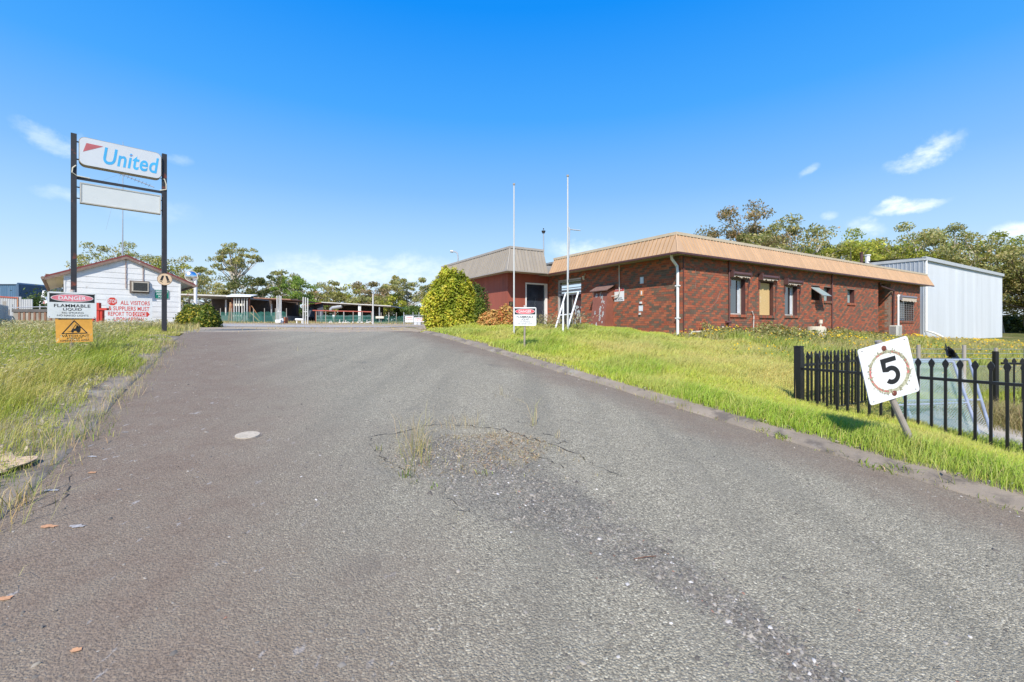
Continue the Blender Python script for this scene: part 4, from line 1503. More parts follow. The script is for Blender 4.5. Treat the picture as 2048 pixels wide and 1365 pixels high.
# frame for an awning over the window air conditioner
m_ = MB()
aL, aR = 2.02, 2.74
for a in (aL + .05, aR - .03): m_.box(HF, (a, a + .025), (3.45, gable(a) + .0), (.03, .05))
m_.build("awning_frame", pmat("rusty_bar", (.33, .2, .14), .8), hut)


def ha(px):
    k = kx(px); o = HF.o
    t = (k * o.y - o.x) / (.7071 - k * .7071)
    return t


def hb(py, a):
    return zy(py, (HF.o + D1 * a).y)
a0, a1 = ha(259), ha(298.5); b0, b1 = hb(586, a0), hb(561.5, a0)
wac = thing("window_air_conditioner", "old window air conditioner in a brown frame on the white hut wall", "air conditioner", HF.p((a0 + a1) / 2, b0, .1))
m_ = MB(); m_.ring(HF, [(a0, b0), (a1, b0), (a1, b1), (a0, b1)], [(a0 + .07, b0 + .06), (a1 - .05, b0 + .06), (a1 - .05, b1 - .06), (a0 + .07, b1 - .06)], .0, .09); m_.build("surround", pmat("brown_surround", (.16, .13, .11), .7, var=.2), wac)
m_ = MB(); m_.box(HF, (a0 + .072, a1 - .052), (b0 + .062, b1 - .062), (.0, .26)); m_.build("casing", pmat("old_ac_cream", (.52, .47, .38), .6, spots=((.25, .12, .06), 9, .2)), wac)
m_ = MB()
for i in range(14):
    zz = b0 + .11 + i * (b1 - b0 - .22) / 14
    m_.box(HF, (a0 + .13, a1 - .1), (zz, zz + .008), (.258, .268))
m_.box(HF, (a0 + .12, a1 - .09), (b0 + .1, b1 - .1), (.2605, .2625)); m_.build("grille", pmat("ac_black", (.06, .06, .055), .6, var=.4, scale=30), wac)

# green assembly point sign on the hut
a0, a1 = ha(309), ha(338); b0, b1 = hb(597.5, a0), hb(579.5, a0)
M_green = pmat("safety_green", (.0, .19, .12), .4, var=.08)
t = thing("assembly_point_sign", "green EMERGENCY ASSEMBLY POINT sign on the hut, half behind the steel post", "sign", HF.p((a0 + a1) / 2, b0, .04))
m_ = MB(); m_.poly(HF, rrect(a0, a1, b0, b1, .02, 4), .03, .038); m_.build("plate", M_plate, t)
m_ = MB(); m_.poly(HF, rrect(a0 + .012, a1 - .012, b0 + .012, b1 - .012, .015, 4), .0385, .0395); m_.build("green_panel", M_green, t)
m_ = MB(); w, h = a1 - a0, b1 - b0
for i, s in enumerate(("EMERGENCY", "ASSEMBLY", "POINT")):
    hw = (.43, .38, .24)[i] * w
    text(m_, HF, s, (a0 + a1) / 2 - hw, (a0 + a1) / 2 + hw, b1 - (.31 + .29 * i) * h, b1 - (.10 + .29 * i) * h, .04, bold=.016)
m_.build("lettering", M_plate, t)

# STOP ALL VISITORS board standing in front of the hut
off = 1.0
BFo = HF.o - D2 * off
k0, k1 = kx(212), kx(305)
def ba(px):
    k = kx(px); return (k * BFo.y - BFo.x) / (.7071 - k * .7071)
BF = Fr(BFo, D1, Z, -D2)
a0, a1 = ba(212), ba(304.5)
def bz(py, a): return zy(py, (BFo + D1 * a).y)
b1, b0 = bz(594, a0), bz(645, a0)
vb = thing("visitors_board", "pale board with red lettering telling all visitors to report to the office", "sign", BF.p((a0 + a1) / 2, 1.5, 0))
m_ = MB(); m_.box(BF, (a0, a1), (b0, b1), (-.012, .0)); m_.build("board", M_plate_old, vb)
for a in (a0 + .18, a1 - .28):
    m_ = MB(); m_.box(BF, (a, a + .07), (1.2, b0 + .4), (-.075, -.014)); m_.build("post", M_timber, vb)
w, h = a1 - a0, b1 - b0
M_redprint = pmat("red_print", (.60, .045, .025), .5, var=.1, scale=12)
def bx_(x): return a0 + w * x
def by_(y): return b1 - h * y
m_ = MB()
oc = [(bx_(.13) + .105 * w * math.cos(math.radians(22.5 + 45 * i)), by_(.175) + .165 * h * math.sin(math.radians(22.5 + 45 * i))) for i in range(8)]
m_.poly(BF, oc, .0005, .0015); m_.build("stop_octagon", M_redprint, vb)
m_ = MB(); text(m_, BF, "STOP", bx_(.045), bx_(.217), by_(.25), by_(.10), .002, bold=.014); m_.build("stop_lettering", M_plate, vb)
m_ = MB()
for s, x0, x1, y0, y1 in (("ALL VISITORS", .30, .945, .30, .13), ("& SUPPLIERS MUST", .05, .935, .53, .36), ("REPORT TO", .04, .545, .745, .58), ("UPON ARRIVAL", .16, .84, .955, .79)):
    text(m_, BF, s, bx_(x0), bx_(x1), by_(y0), by_(y1), .0005, bold=.016)
m_.build("lettering", M_redprint, vb)
m_ = MB(); m_.poly(BF, [(bx_(.565), by_(.755)), (bx_(.875), by_(.755)), (bx_(.875), by_(.79)), (bx_(.945), by_(.665)), (bx_(.875), by_(.54)), (bx_(.875), by_(.575)), (bx_(.565), by_(.575))], .0005, .0015); m_.build("arrow", M_redprint, vb)
m_ = MB(); text(m_, BF, "OFFICE", bx_(.585), bx_(.868), by_(.735), by_(.595), .002, bold=.02); m_.build("arrow_lettering", M_plate, vb)

# red post and rail beside it
rp_ = thing("red_barrier", "red steel post and rail barrier between the danger sign and the visitors board", "barrier", at(197, 640, 17.5))
def pole_z(px, yd): return gzf(kx(px) * yd, yd)
m_ = MB()
f = Fr(at(197, 640, 17.5) * 1, X, Z, -Y); f.o.z = 0
m_.box(f, (-.09, .02), (pole_z(197, 17.5) - .1, zy(606, 17.5)), (-.1, .0)); m_.build("post", M_red, rp_)
m_ = MB(); m_.box(f, (.03, .13), (pole_z(197, 17.5) - .1, zy(618, 17.5)), (-.12, -.02)); m_.build("post", M_red, rp_)
m_ = MB(); m_.box(f, (-.14, .34), (zy(621, 17.5), zy(616.5, 17.5)), (-.08, .02)); m_.build("rail", M_red, rp_)
m_ = MB(); m_.box(f, (-.25, -.18), (pole_z(197, 17.5) - .1, zy(636, 17.5)), (-.08, .02)); m_.build("post", M_red, rp_)

# convex mirror and a slim lamp pole right of the hut
cm = thing("convex_mirror", "round convex traffic mirror on a bracket at the hut's right eave", "mirror", at(382, 560, 22.6))
c = at(382.5, 553, 22.3)
mf = Fr(c, Vector((.9, .3, 0)), Z); mf = Fr(c, (Vector((0, 0, 0)) - c).cross(Z) * -1, Z)
m_ = MB()
rings = [(0, .10), (.1, .09), (.19, .055), (.255, .0)]
vs = [mf.p(0, 0, .10)] + [mf.p(r * math.cos(2 * math.pi * i / 24), r * math.sin(2 * math.pi * i / 24), d) for r, d in rings[1:] for i in range(24)]
fs = [(0, 1 + i, 1 + (i + 1) % 24) for i in range(24)] + [(1 + k * 24 + i, 1 + (k + 1) * 24 + i, 1 + (k + 1) * 24 + (i + 1) % 24, 1 + k * 24 + (i + 1) % 24) for k in range(2) for i in range(24)]
m_.add(vs, fs)
mm = pmat("mirror_face", (.85, .86, .88), .22, 1.0, var=.02); m_.build("mirror_face", mm, cm, smooth=True)
m_ = MB(); m_.ring(mf, ellipse(0, 0, .275, .275, 24), ellipse(0, 0, .252, .252, 24), -.03, .012); m_.poly(mf, ellipse(0, 0, .25, .25, 24), -.04, -.02); m_.build("rim", M_cream, cm)
m_ = MB(); m_.tube([c - mf.n * .04, c - mf.n * .25 - X * .2, at(371, 546, 22.6)], .02, 6); m_.build("bracket", M_galv, cm)
lp = thing("lamp_pole", "slim white pole with small lamp behind the round green shrub by the hut", "lamp pole", at(391, 652, 27))
m_ = MB(); m_.tube([at(391, 660, 27), at(391, 549, 27)], [.10, .08], 10); m_.build("pole", M_white, lp)
m_ = MB(); m_.tube([at(391, 550, 27), at(400, 548.5, 27)], [.06, .09], 8); m_.build("lamp_head", M_galv, lp)

# tall television aerial on the hut roof
an = thing("aerial_mast", "thin tall aerial mast with a long boom of rods rising behind the United sign", "aerial", HF.p(HWID / 2, 5.0, -3))
ya = 24.0
m_ = MB(); m_.tube([at(245, 516, ya), at(245.5, 440, ya), at(246, 284, ya)], [.04, .025, .012], 6); m_.build("mast", M_galv, an)
m_ = MB(); b_ = [at(233, 345, ya), at(308, 375, ya)]; m_.tube(b_, .022, 6)
for i in range(9):
    q = b_[0].lerp(b_[1], .12 + .85 * i / 9); m_.tube([q + Vector((-.25, .25, .0)), q + Vector((.25, -.25, .0))], .007, 4)
m_.build("boom", pmat("aerial_grey", (.2, .2, .22), .5), an)
m_ = MB()
for q in (at(205, 362, ya), at(212, 460, ya)): m_.tube([b_[0].lerp(b_[1], .1), q], .004, 4)
m_.build("stay_wire", M_galv, an)

# ------------------------------------------------------------------ United pylon sign
Z1 = 11.3
Q1 = Vector((kx(147.5) * Z1, Z1, 0))
k2 = kx(328.5)
t2 = (k2 * Q1.y - Q1.x) / (.705 - k2 * .709)
SD = Vector((.705, .709, 0)).normalized()
GF = Fr(Q1, SD, Z)                     # normal towards the camera side
GF = Fr(Q1, SD, Z, SD.cross(Z))
span = t2
zt_ = zy(268, Z1)
pyl = thing("united_pylon_sign", "tall two-post roadside sign reading United above a blank white panel", "sign", GF.p(span / 2, 1.5, 0))
M_post = pmat("rust_flecked_post", (.03, .03, .034), .55, var=.2, scale=4, spots=((.22, .055, .03), 3.2, .26), spots2=((.35, .14, .07), 7, .12), streak=False)
for a, px in ((0, 147.5), (span, 328.5)):
    q = GF.p(a, 0); gzq = gzf(q.x, q.y)
    m_ = MB(); m_.box(GF, (a - .055, a + .055), (gzq - .3, zt_ - (0 if a == 0 else .02)), (-.055, .055)); m_.build("post", M_post, pyl)
def ga(px):
    k = kx(px); return (k * Q1.y - Q1.x) / (SD.x - k * SD.y)
def gb(py, a): return zy(py, (Q1 + SD * a).y)
# cabinet
a0, a1 = ga(157.5), ga(322); b1, b0 = gb(274.5, a0), gb(331, a0)
wS, hS = a1 - a0, b1 - b0
RRo = rrect(a0, a1, b0, b1, .13)
m_ = MB(); m_.poly(GF, RRo, -.11, .105); cabn = m_.build("sign_cabinet", pmat("cabinet_edge", (.36, .31, .22), .7, var=.25, scale=8), pyl)
m_ = MB(); m_.poly(GF, rrect(a0 + .012, a1 - .012, b0 + .012, b1 - .012, .12), .1055, .112); m_.build("face", pmat("sign_face", (.66, .68, .70), .35, var=.03, scale=3, spots=((.12, .12, .1), 26, .07), spots2=((.5, .5, .47), 4, .12)), cabn)
def sx(x): return a0 + wS * x
def sy(y): return b0 + hS * y
m_ = MB(); m_.poly(GF, [(sx(.045), sy(.47)), (sx(.083), sy(.80)), (sx(.272), sy(.80)), (sx(.26), sy(.775))], .1125, .1145); m_.build("flag_emblem", pmat("faded_red", (.50, .13, .14), .5), cabn)
m_ = MB(); text(m_, GF, "United", sx(.275), sx(.965), sy(.18), sy(.79), .1125, th=.002, bold=.018, shear=.2); m_.build("lettering", pmat("sky_blue_print", (.075, .44, .78), .4), cabn)
m_ = MB(); m_.poly(GF, [(sx(.597), sy(.70)), (sx(.633), sy(.70)), (sx(.600), sy(.665))], .1147, .1157); m_.build("tittle_mark", pmat("faded_red", (.5, .13, .14), .5), cabn)
# blank lower panel
c0_, c1_ = ga(159.5), ga(321); d1_, d0_ = gb(366, c0_), gb(407, c0_)
m_ = MB(); m_.ring(GF, [(c0_, d0_), (c1_, d0_), (c1_, d1_), (c0_, d1_)], [(c0_ + .03, d0_ + .03), (c1_ - .03, d0_ + .03), (c1_ - .03, d1_ - .03), (c0_ + .03, d1_ - .03)], -.08, .085); low = m_.build("blank_panel_frame", pmat("old_alu_frame", (.5, .48, .43), .6, var=.15), pyl)
m_ = MB(); m_.box(GF, (c0_ + .028, c1_ - .028), (d0_ + .028, d1_ - .028), (-.07, .075)); m_.build("blank_panel", pmat("blank_face", (.66, .68, .66), .4, var=.03, spots=((.35, .34, .3), 12, .05)), low)
m_ = MB(); zc = gb(356, ga(152)); m_.box(GF, (.056, span - .056), (zc - .03, zc + .03), (-.03, .03)); m_.build("crossbar", M_post, pyl)
m_ = MB()
for zz in (b0 + .2 * hS, b0 + .82 * hS): m_.tube([GF.p(.05, zz), GF.p(a0 + .01, zz)], .018, 6); m_.tube([GF.p(a1 - .01, zz), GF.p(span - .05, zz)], .018, 6)
for zz in (d0_ + .12, d1_ - .12): m_.tube([GF.p(.05, zz), GF.p(c0_ + .01, zz)], .016, 6); m_.tube([GF.p(c1_ - .01, zz), GF.p(span - .05, zz)], .016, 6)
tag(m_.build("bracket", M_blk, pyl), kind="stuff")
m_ = MB()
m_.tube([GF.p(.04, zc + .30, .06), GF.p(-.02, zc + .22, .08), GF.p(-.03, zc + .1, .08), GF.p(.06, zc + .04, .05), GF.p(.3, zc + .036, .03)], .014, 6)
m_.build("conduit_cable", M_cream, pyl)
m_ = MB()
m_.tube([GF.p(a1 - .01, b0 + .05, .0), GF.p(span + .0, b0 + .03, .075), GF.p(span + .035, b0 - .1, .075), GF.p(span + .035, zc + .08, .075), GF.p(span - .1, zc + .035, .04)], .014, 6)
m_.build("conduit_cable", M_cream, pyl)
# round pedestrian crossing disc clamped to the right post
pd = thing("pedestrian_sign", "round cream sign with two black walking legs on the right sign post", "sign", GF.p(span, 3.2, .06))
pc = GF.p(span, gb(559.5, span), .075)
toc = (Vector((0, 0, pc.z)) - pc); PF = Fr(pc, Z.cross(toc), Z)
PF = Fr(pc, Vector((PF.x.x, PF.x.y, 0)) * .6 + SD * .4, Z)
R_ = .17
m_ = MB(); m_.poly(PF, ellipse(0, 0, R_, R_, 32), 0, .008); m_.build("disc", pmat("disc_cream", (.72, .52, .33), .5, var=.06), pd)
m_ = MB(); m_.ring(PF, ellipse(0, 0, R_ * .99, R_ * .99, 32), ellipse(0, 0, R_ * .94, R_ * .94, 32), .0082, .0095); m_.build("border", pmat("disc_border", (.12, .06, .04), .5), pd)
m_ = MB()
for s in (-1, 1):
    m_.poly(PF, [(s * .012, .10), (s * .06, .10), (s * .105, -.03), (s * .052, -.045)][::s], .0083, .0097)
m_.poly(PF, [(-.115, -.045), (-.06, -.062), (-.062, -.078), (-.04, -.09), (-.045, -.10), (-.09, -.07), (-.12, -.058)], .0083, .0097)
m_.poly(PF, [(.045, -.058), (.10, -.045), (.13, -.065), (.135, -.078), (.08, -.085), (.05, -.095), (.045, -.085), (.055, -.075)], .0083, .0097)
m_.build("walking_legs", M_blk, pd)

# ------------------------------------------------------------------ DANGER signs
M_pink = pmat("sunfaded_red", (.72, .20, .24), .5, var=.25, scale=14, spots=((.75, .5, .5), 9, .28))


def danger_sign(name, label, px, py_c, yd, fade, yaw, W=.6, Hh=.45):
    c = at(px, py_c, yd)
    f0 = Vector((-c.x, -c.y, 0)).normalized()
    f0 = Vector((f0.x * math.cos(yaw) - f0.y * math.sin(yaw), f0.x * math.sin(yaw) + f0.y * math.cos(yaw), 0))
    F = Fr(c, Z.cross(f0), Z, f0)
    g = gzf(c.x, c.y)
    t = thing(name, label, "sign", Vector((c.x, c.y, g)))
    m_ = MB(); m_.tube([F.p(-.02, g - c.z - .2, -.035), F.p(0, Hh / 2 + .03, -.035)], .024, 10); m_.build("post", pmat("rusty_galv_post", (.36, .30, .25), .7, .2, var=.25, scale=9, spots=((.3, .13, .06), 7, .2)), t)
    m_ = MB(); m_.tube([F.p(0, Hh / 2 + .005, -.035), F.p(0, Hh / 2 + .045, -.035)], .035, 10); m_.build("post_cap", pmat("cap_grey", (.5, .46, .42), .6, spots=((.4, .1, .06), 6, .35)), t)
    m_ = MB(); m_.poly(F, rrect(-W / 2, W / 2, -Hh / 2, Hh / 2, .03, 5), -.008, .0); m_.build("plate", M_plate_old if fade else M_plate, t)
    m_ = MB(); m_.box(F, (-W * .46, W * .46), (Hh * .11, Hh * .44), (.0006, .0018)); m_.build("heading_panel", M_blk, t)
    m_ = MB(); m_.poly(F, ellipse(0, Hh * .275, W * .435, Hh * .145, 32), .002, .0030); m_.build("oval_rim", M_plate, t)
    m_ = MB(); m_.poly(F, ellipse(0, Hh * .275, W * .42, Hh * .128, 32), .0032, .0042); m_.build("oval", M_pink if fade else pmat("danger_red", (.70, .08, .10), .5, var=.15, scale=14), t)
    m_ = MB(); text(m_, F, "DANGER", -W * .28, W * .28, Hh * .205, Hh * .345, .0044, bold=.016); m_.build("danger_lettering", M_plate, t)
    m_ = MB()
    text(m_, F, "FLAMMABLE", -W * .37, W * .37, -Hh * .08, Hh * .04, .0006, bold=.012)
    text(m_, F, "LIQUID", -W * .19, W * .19, -Hh * .225, -Hh * .105, .0006, bold=.012)
    text(m_, F, "NO SMOKING", -W * .21, W * .23, -Hh * .325, -Hh * .255, .0006, bold=.0)
    text(m_, F, "NO NAKED LIGHTS", -W * .31, W * .33, -Hh * .43, -Hh * .36, .0006, bold=.0)
    m_.build("lettering", M_blk, t)
    m_ = MB()
    for a, b in ((-.46, -.45), (.46, -.45), (.46, .44), (-.46, .44)): m_.tube([F.p(a * W, b * Hh, 0), F.p(a * W, b * Hh, .004)], .006, 6)
    tag(m_.build("rivet", M_rust, t), kind="stuff")
    return t, F
ds1, F1 = danger_sign("danger_sign", "weathered DANGER flammable liquid sign in tall grass, its red oval faded pink", 145, 611, 7.9, True, 0.0, .62, .46)
ds2, F2 = danger_sign("danger_sign", "cleaner DANGER flammable liquid sign on the mown bank before the red wing", 1050, 633.5, 11.1, False, .0, .56, .46)
M_amber = pmat("amber_plate", (.74, .36, .06), .5, var=.12, scale=5, spots=((.66, .38, .14), 5, .28))
cs = thing("caution_sign", "amber CAUTION forklift sign hanging below the weathered DANGER sign", "sign", F1.p(.02, -.65, 0))
CW, CH = .47, .50
CF = roll(Fr(F1.p(.025, -.46 / 2 - CH / 2 + .075, -.012), F1.x, F1.y, F1.n), 1.5)
m_ = MB(); m_.box(CF, (-CW / 2, CW / 2), (-CH / 2, CH / 2), (-.006, .0)); m_.build("plate", M_amber, cs)
m_ = MB(); m_.box(CF, (-CW * .42, CW * .40), (CH * .31, CH * .47), (.0006, .0016)); m_.build("heading_panel", M_blk, cs)
m_ = MB(); text(m_, CF, "CAUTION", -CW * .36, CW * .34, CH * .325, CH * .44, .0018, bold=.02); m_.build("heading", M_amber, cs)
m_ = MB()
m_.ring(CF, [(-CW * .36, -CH * .20), (CW * .37, -CH * .20), (0, CH * .29)], [(-CW * .30, -CH * .17), (CW * .31, -CH * .17), (0, CH * .235)], .0006, .0018); m_.build("triangle", M_blk, cs)
m_ = MB()
def fk(pts): m_.poly(CF, [(x * CW, y * CH) for x, y in pts], .0006, .0018)
fk([(-.20, -.105), (-.09, -.12), (.06, .14), (.045, .145), (-.10, -.10)])
fk([(-.07, -.10), (.16, -.10), (.17, .06), (.06, .07), (.05, -.01), (-.05, -.02)])
fk(ellipse(-.055, -.125, .035, .03, 14)); fk(ellipse(.10, -.115, .05, .045, 16)); fk(ellipse(.075, .075, .028, .026, 12)); fk([(.05, .05), (.10, .05), (.11, -.01), (.02, -.01)])
m_.build("forklift_pictogram", M_blk, cs)
m_ = MB(); text(m_, CF, "WATCH OUT", -CW * .40, CW * .40, -CH * .31, -CH * .235, .0006, bold=.012)
text(m_, CF, "FORKLIFT", -CW * .21, CW * .21, -CH * .385, -CH * .33, .0006, bold=.008)
text(m_, CF, "OPERATING AREA", -CW * .39, CW * .40, -CH * .465, -CH * .405, .0006, bold=.005); m_.build("lettering", M_blk, cs)

# ------------------------------------------------------------------ tilted 5 km/h sign
yd5 = 4.66
c5 = at(1778, 741.5, yd5)
yaw = math.radians(6)
S5 = roll(Fr(c5, Vector((math.cos(yaw), math.sin(yaw), 0)), Z), 14.5)
spd = thing("speed_sign", "leaning white square sign with black 5 in a peeling red ring", "sign", at(1832, 893, yd5))
W5, H5 = .59, .60
gb5 = at(1833, 905, yd5 + .02)
m_ = MB(); topq = S5.p(-.0, H5 / 2 + .02, -.045); m_.tube([gb5, S5.p(.0, -H5 / 2, -.045), topq], .031, 12); m_.build("post", pmat("weathered_pipe", (.33, .29, .25), .75, .1, var=.2, scale=10, spots=((.44, .42, .38), 6, .3)), spd)
m_ = MB(); m_.poly(S5, rrect(-W5 / 2, W5 / 2, -H5 / 2, H5 / 2, .03, 5), -.008, .0); m_.build("plate", M_plate, spd)
m_ = MB()
r7 = np.random.default_rng(12)
n_ = 90
ro, ri = [], []
for i in range(n_):
    t = 2 * math.pi * i / n_
    thick = .024 + .012 * max(0, math.cos(t + .5))
    ro.append(((.222 + thick * .5 + .006 * r7.random()) * math.cos(t), (.208 + thick * .5 + .006 * r7.random()) * math.sin(t) - .01))
    ri.append(((.222 - thick * .5 - .006 * r7.random()) * math.cos(t), (.208 - thick * .5 - .006 * r7.random()) * math.sin(t) - .01))
m_.ring(S5, ro, ri, .0006, .0014); m_.build("peeling_ring", pmat("bleached_backing", (.44, .43, .30), .8, var=.3, scale=60), spd)
m_ = MB()
def arc(t0, t1, r0, r1):
    ts = np.linspace(math.radians(t0), math.radians(t1), 14)
    pts = [(r1 * 1.066 * math.cos(t), r1 * math.sin(t) - .01) for t in ts] + [(r0 * 1.066 * math.cos(t), r0 * math.sin(t) - .01) for t in ts[::-1]]
    for i in range(13):
        m_.poly(S5, [pts[i], pts[i + 1], pts[26 - i], pts[27 - i]], .0016, .0024)
arc(155, 255, .198, .215); arc(38, 70, .2, .214); arc(-22, 24, .196, .216); arc(95, 120, .2, .212)
tag(m_.build("red_ring", pmat("faded_ring_red", (.55, .17, .16), .6, var=.25, scale=30), spd), kind="stuff")
m_ = MB()
flk = np.random.default_rng(2)
for _ in range(170):
    t = 2 * math.pi * flk.random(); rr_ = .214 + .014 * flk.normal()
    if not .185 < rr_ < .25: continue
    x, y_ = rr_ * 1.06 * math.cos(t), rr_ * math.sin(t) - .01
    s = .004 + .006 * flk.random(); b = flk.random() * 6
    m_.poly(S5, [(x + s * math.cos(b + q), y_ + s * math.sin(b + q)) for q in (0, 1.4, 3, 4.4)], .0026, .004 + .005 * flk.random())
tag(m_.build("paint_flakes", pmat("flake_grey", (.36, .35, .24), .8, var=.3, scale=40), spd), kind="stuff")
m_ = MB()
dg = [(-.075, .135), (.105, .135), (.105, .085), (-.02, .085), (-.028, .035)]
cx_, cy_, ro_, ri_ = .018, -.052, .098, .048
for t in np.linspace(math.radians(118), math.radians(-140), 20): dg.append((cx_ + ro_ * math.cos(t), cy_ + ro_ * math.sin(t)))
for t in np.linspace(math.radians(-140), math.radians(128), 18): dg.append((cx_ + ri_ * math.cos(t), cy_ + ri_ * math.sin(t)))
dg += [(-.075, .0)]
m_.poly(S5, dg, .0006, .0018); m_.build("digit", M_blk, spd)
m_ = MB()
for b in (.24, -.245):
    m_ = MB(); m_.tube([S5.p(0, b, 0), S5.p(0, b, .004), S5.p(0, b, .009)], [.028, .028, .012], 14)
    m_.build("bolt", pmat("bolt_rust", (.16, .045, .03), .8, var=.35, scale=60), spd)
m_ = MB()
for a, b in ((-.25, .27), (.25, .27), (-.25, -.27), (.25, -.27)): m_.tube([S5.p(a, b, 0), S5.p(a, b, .002)], .006, 8)
tag(m_.build("rivet", M_blk, spd), kind="stuff")

# ------------------------------------------------------------------ black steel fences
def spear(w=.065, h=.10):
    return [(-.013, -.02), (.013, -.02), (w / 2, .035), (w / 2 * .8, .06), (0, h), (-w / 2 * .8, .06), (-w / 2, .035)]


def picket_mesh(name, hgt, sq, mat, head=True):
    m_ = MB()
    f = Fr((0, 0, 0), (1, 0, 0), (0, 0, 1))
    m_.box(f, (-sq / 2, sq / 2), (0, hgt - .09), (-sq / 2, sq / 2))
    if head: m_.poly(f.at(0, hgt - .10), spear(), -.006, .006)
    me = bpy.data.meshes.new(name); me.from_pydata(m_.v, [], m_.f)
    bm = bmesh.new(); bm.from_mesh(me); bmesh.ops.recalc_face_normals(bm, faces=bm.faces); bm.to_mesh(me); bm.free()
    me.materials.append(mat); return me


def steel_fence(name, label, A, dirv, length, pitch, ztop, zrails, base_fn, sq=.027, post_every=None, head=True, group=None, first=.13):
    t = thing(name, label, "fence", Vector((A.x, A.y, base_fn(A.x, A.y))), group)
    me = picket_mesh("picket", 1.6, sq, M_black, head)
    b = wpos(t); ang = math.atan2(dirv.y, dirv.x)
    a = first
    while a < length:
        q = A + dirv * a
        link("picket", me, t, Vector((q.x, q.y, ztop - 1.6)) - b, (0, 0, ang)); a += pitch
    F = Fr(Vector((A.x, A.y, 0)), dirv, Z)
    for zr in zrails:
        m_ = MB(); m_.box(F, (.0, length), (zr - .018, zr + .018), (-.02, .02)); m_.build("rail", M_black, t)
    return t, F
fv = 7.5
FA = P(3.62, fv, 0)
fence1, FF1 = steel_fence("steel_fence", "black spear topped steel fence beside the speed sign", FA, -U, 5.2, .131, 1.20, (.945, .16), gzf)
fence2, FF2 = steel_fence("steel_fence", "black steel fence run of close pickets going back from the corner post", FA, V, 3.0, .131, 1.205, (.99, .22), gzf)
cp = thing("corner_post", "thick square black corner post joining two steel fence runs", "post", FA)
m_ = MB(); f = Fr(Vector((FA.x, FA.y, 0)), V, Z, -U); m_.box(f, (-.06, .045), (-.1, 1.285), (-.05, .05)); m_.build("shaft", M_black, cp, bevel=.004)
m_ = MB(); m_.box(f, (-.064, .049), (1.287, 1.30), (-.054, .054)); m_.build("cap", M_black, cp)
yb = 8.0
gA = at(2003, 790, yb)
fence3, _ = steel_fence("steel_fence", "far black steel gate panel with open picket bottoms behind the concrete slab", Vector((gA.x, gA.y, 0)), Vector((.9, -.28, 0)).normalized(), 2.4, .115, zy(716, yb), (zy(727, yb), zy(842, yb)), gzf, sq=.02, first=.06)
gp = thing("gate_post", "tall black steel gate post with pale cap above the chain mesh", "post", at(1991, 800, yb))
m_ = MB(); g0 = at(1991, 790, yb); m_.box(Fr(Vector((g0.x, g0.y, 0)), X, Z, -Y), (-.03, .03), (gzf(g0.x, g0.y) - .1, zy(703, yb)), (-.03, .03)); m_.build("shaft", M_black, gp)
m_ = MB(); m_.tube([at(1991.5, 703, yb), at(1991.5, 696, yb)], .026, 8); m_.build("cap", M_timber, gp)

# post and wire fence with chain mesh behind
def chain_mesh(mb, fr, a0, a1, b0, b1, pitch, r=.0022, zig=.006):
    """woven diamond wire: two families of slanting wires as thin square bars"""
    Wd, Hd = a1 - a0, b1 - b0
    n = int((Wd + Hd) / pitch)
    for s in (0, 1):
        for i in range(n + 1):
            x0 = a0 - Hd + i * pitch
            p = []
            for (xx, yy) in ((x0, b0), (x0 + Hd, b1)):
                p.append((xx, yy))
            (xa, ya), (xb, yb_) = p
            if xa < a0: ya += a0 - xa; xa = a0
            if xb > a1: yb_ -= xb - a1; xb = a1
            if ya >= b1 or yb_ <= b0 or xb - xa < .01: continue
            if s: xa, xb = a0 + a1 - xa, a0 + a1 - xb
            d = Vector((xb - xa, yb_ - ya)).normalized(); nx, ny = -d.y * r, d.x * r
            c = zig if s else -zig
            mb.add([fr.p(xa + nx, ya + ny, c), fr.p(xa - nx, ya - ny, c), fr.p(xb - nx, yb_ - ny, c), fr.p(xb + nx, yb_ + ny, c)], [(0, 1, 2, 3)])


wf = thing("wire_fence", "grey timber post and wire fence with chain mesh behind the leaning panels", "fence", at(1880, 790, 9.2))
yw = 9.2
for px, yt in ((1762, 683), (1837, 690), (1928, 690.5), (2052, 692), (2110, 694)):
    q = at(px, 760, yw); g = gzf(q.x, q.y)
    m_ = MB(); m_.tube([Vector((q.x, q.y, g - .1)), Vector((q.x, q.y, zy(yt, yw)))], .034, 10); m_.build("post", M_timber, wf)
m_ = MB()
for py in (697, 706, 716):
    m_.tube([at(1762, py - 1, yw), at(1800, py + 1, yw), at(1880, py + 1.5, yw), at(2110, py + 2, yw)], .004, 4)
tag(m_.build("wire", M_galv, wf), kind="stuff")
m_ = MB()
WFm = Fr(Vector((kx(1762) * yw, yw + .05, 0)), X, Z, -Y)
chain_mesh(m_, WFm, 0, (kx(2110) - kx(1762)) * yw, .25, zy(733, yw), .052, r=.003)
m_.tube([WFm.p(0, zy(733, yw)), WFm.p((kx(2110) - kx(1762)) * yw, zy(733, yw))], .006, 5)
tag(m_.build("chain_mesh", pmat("mesh_grey", (.34, .34, .32), .6, .2), wf), kind="stuff")

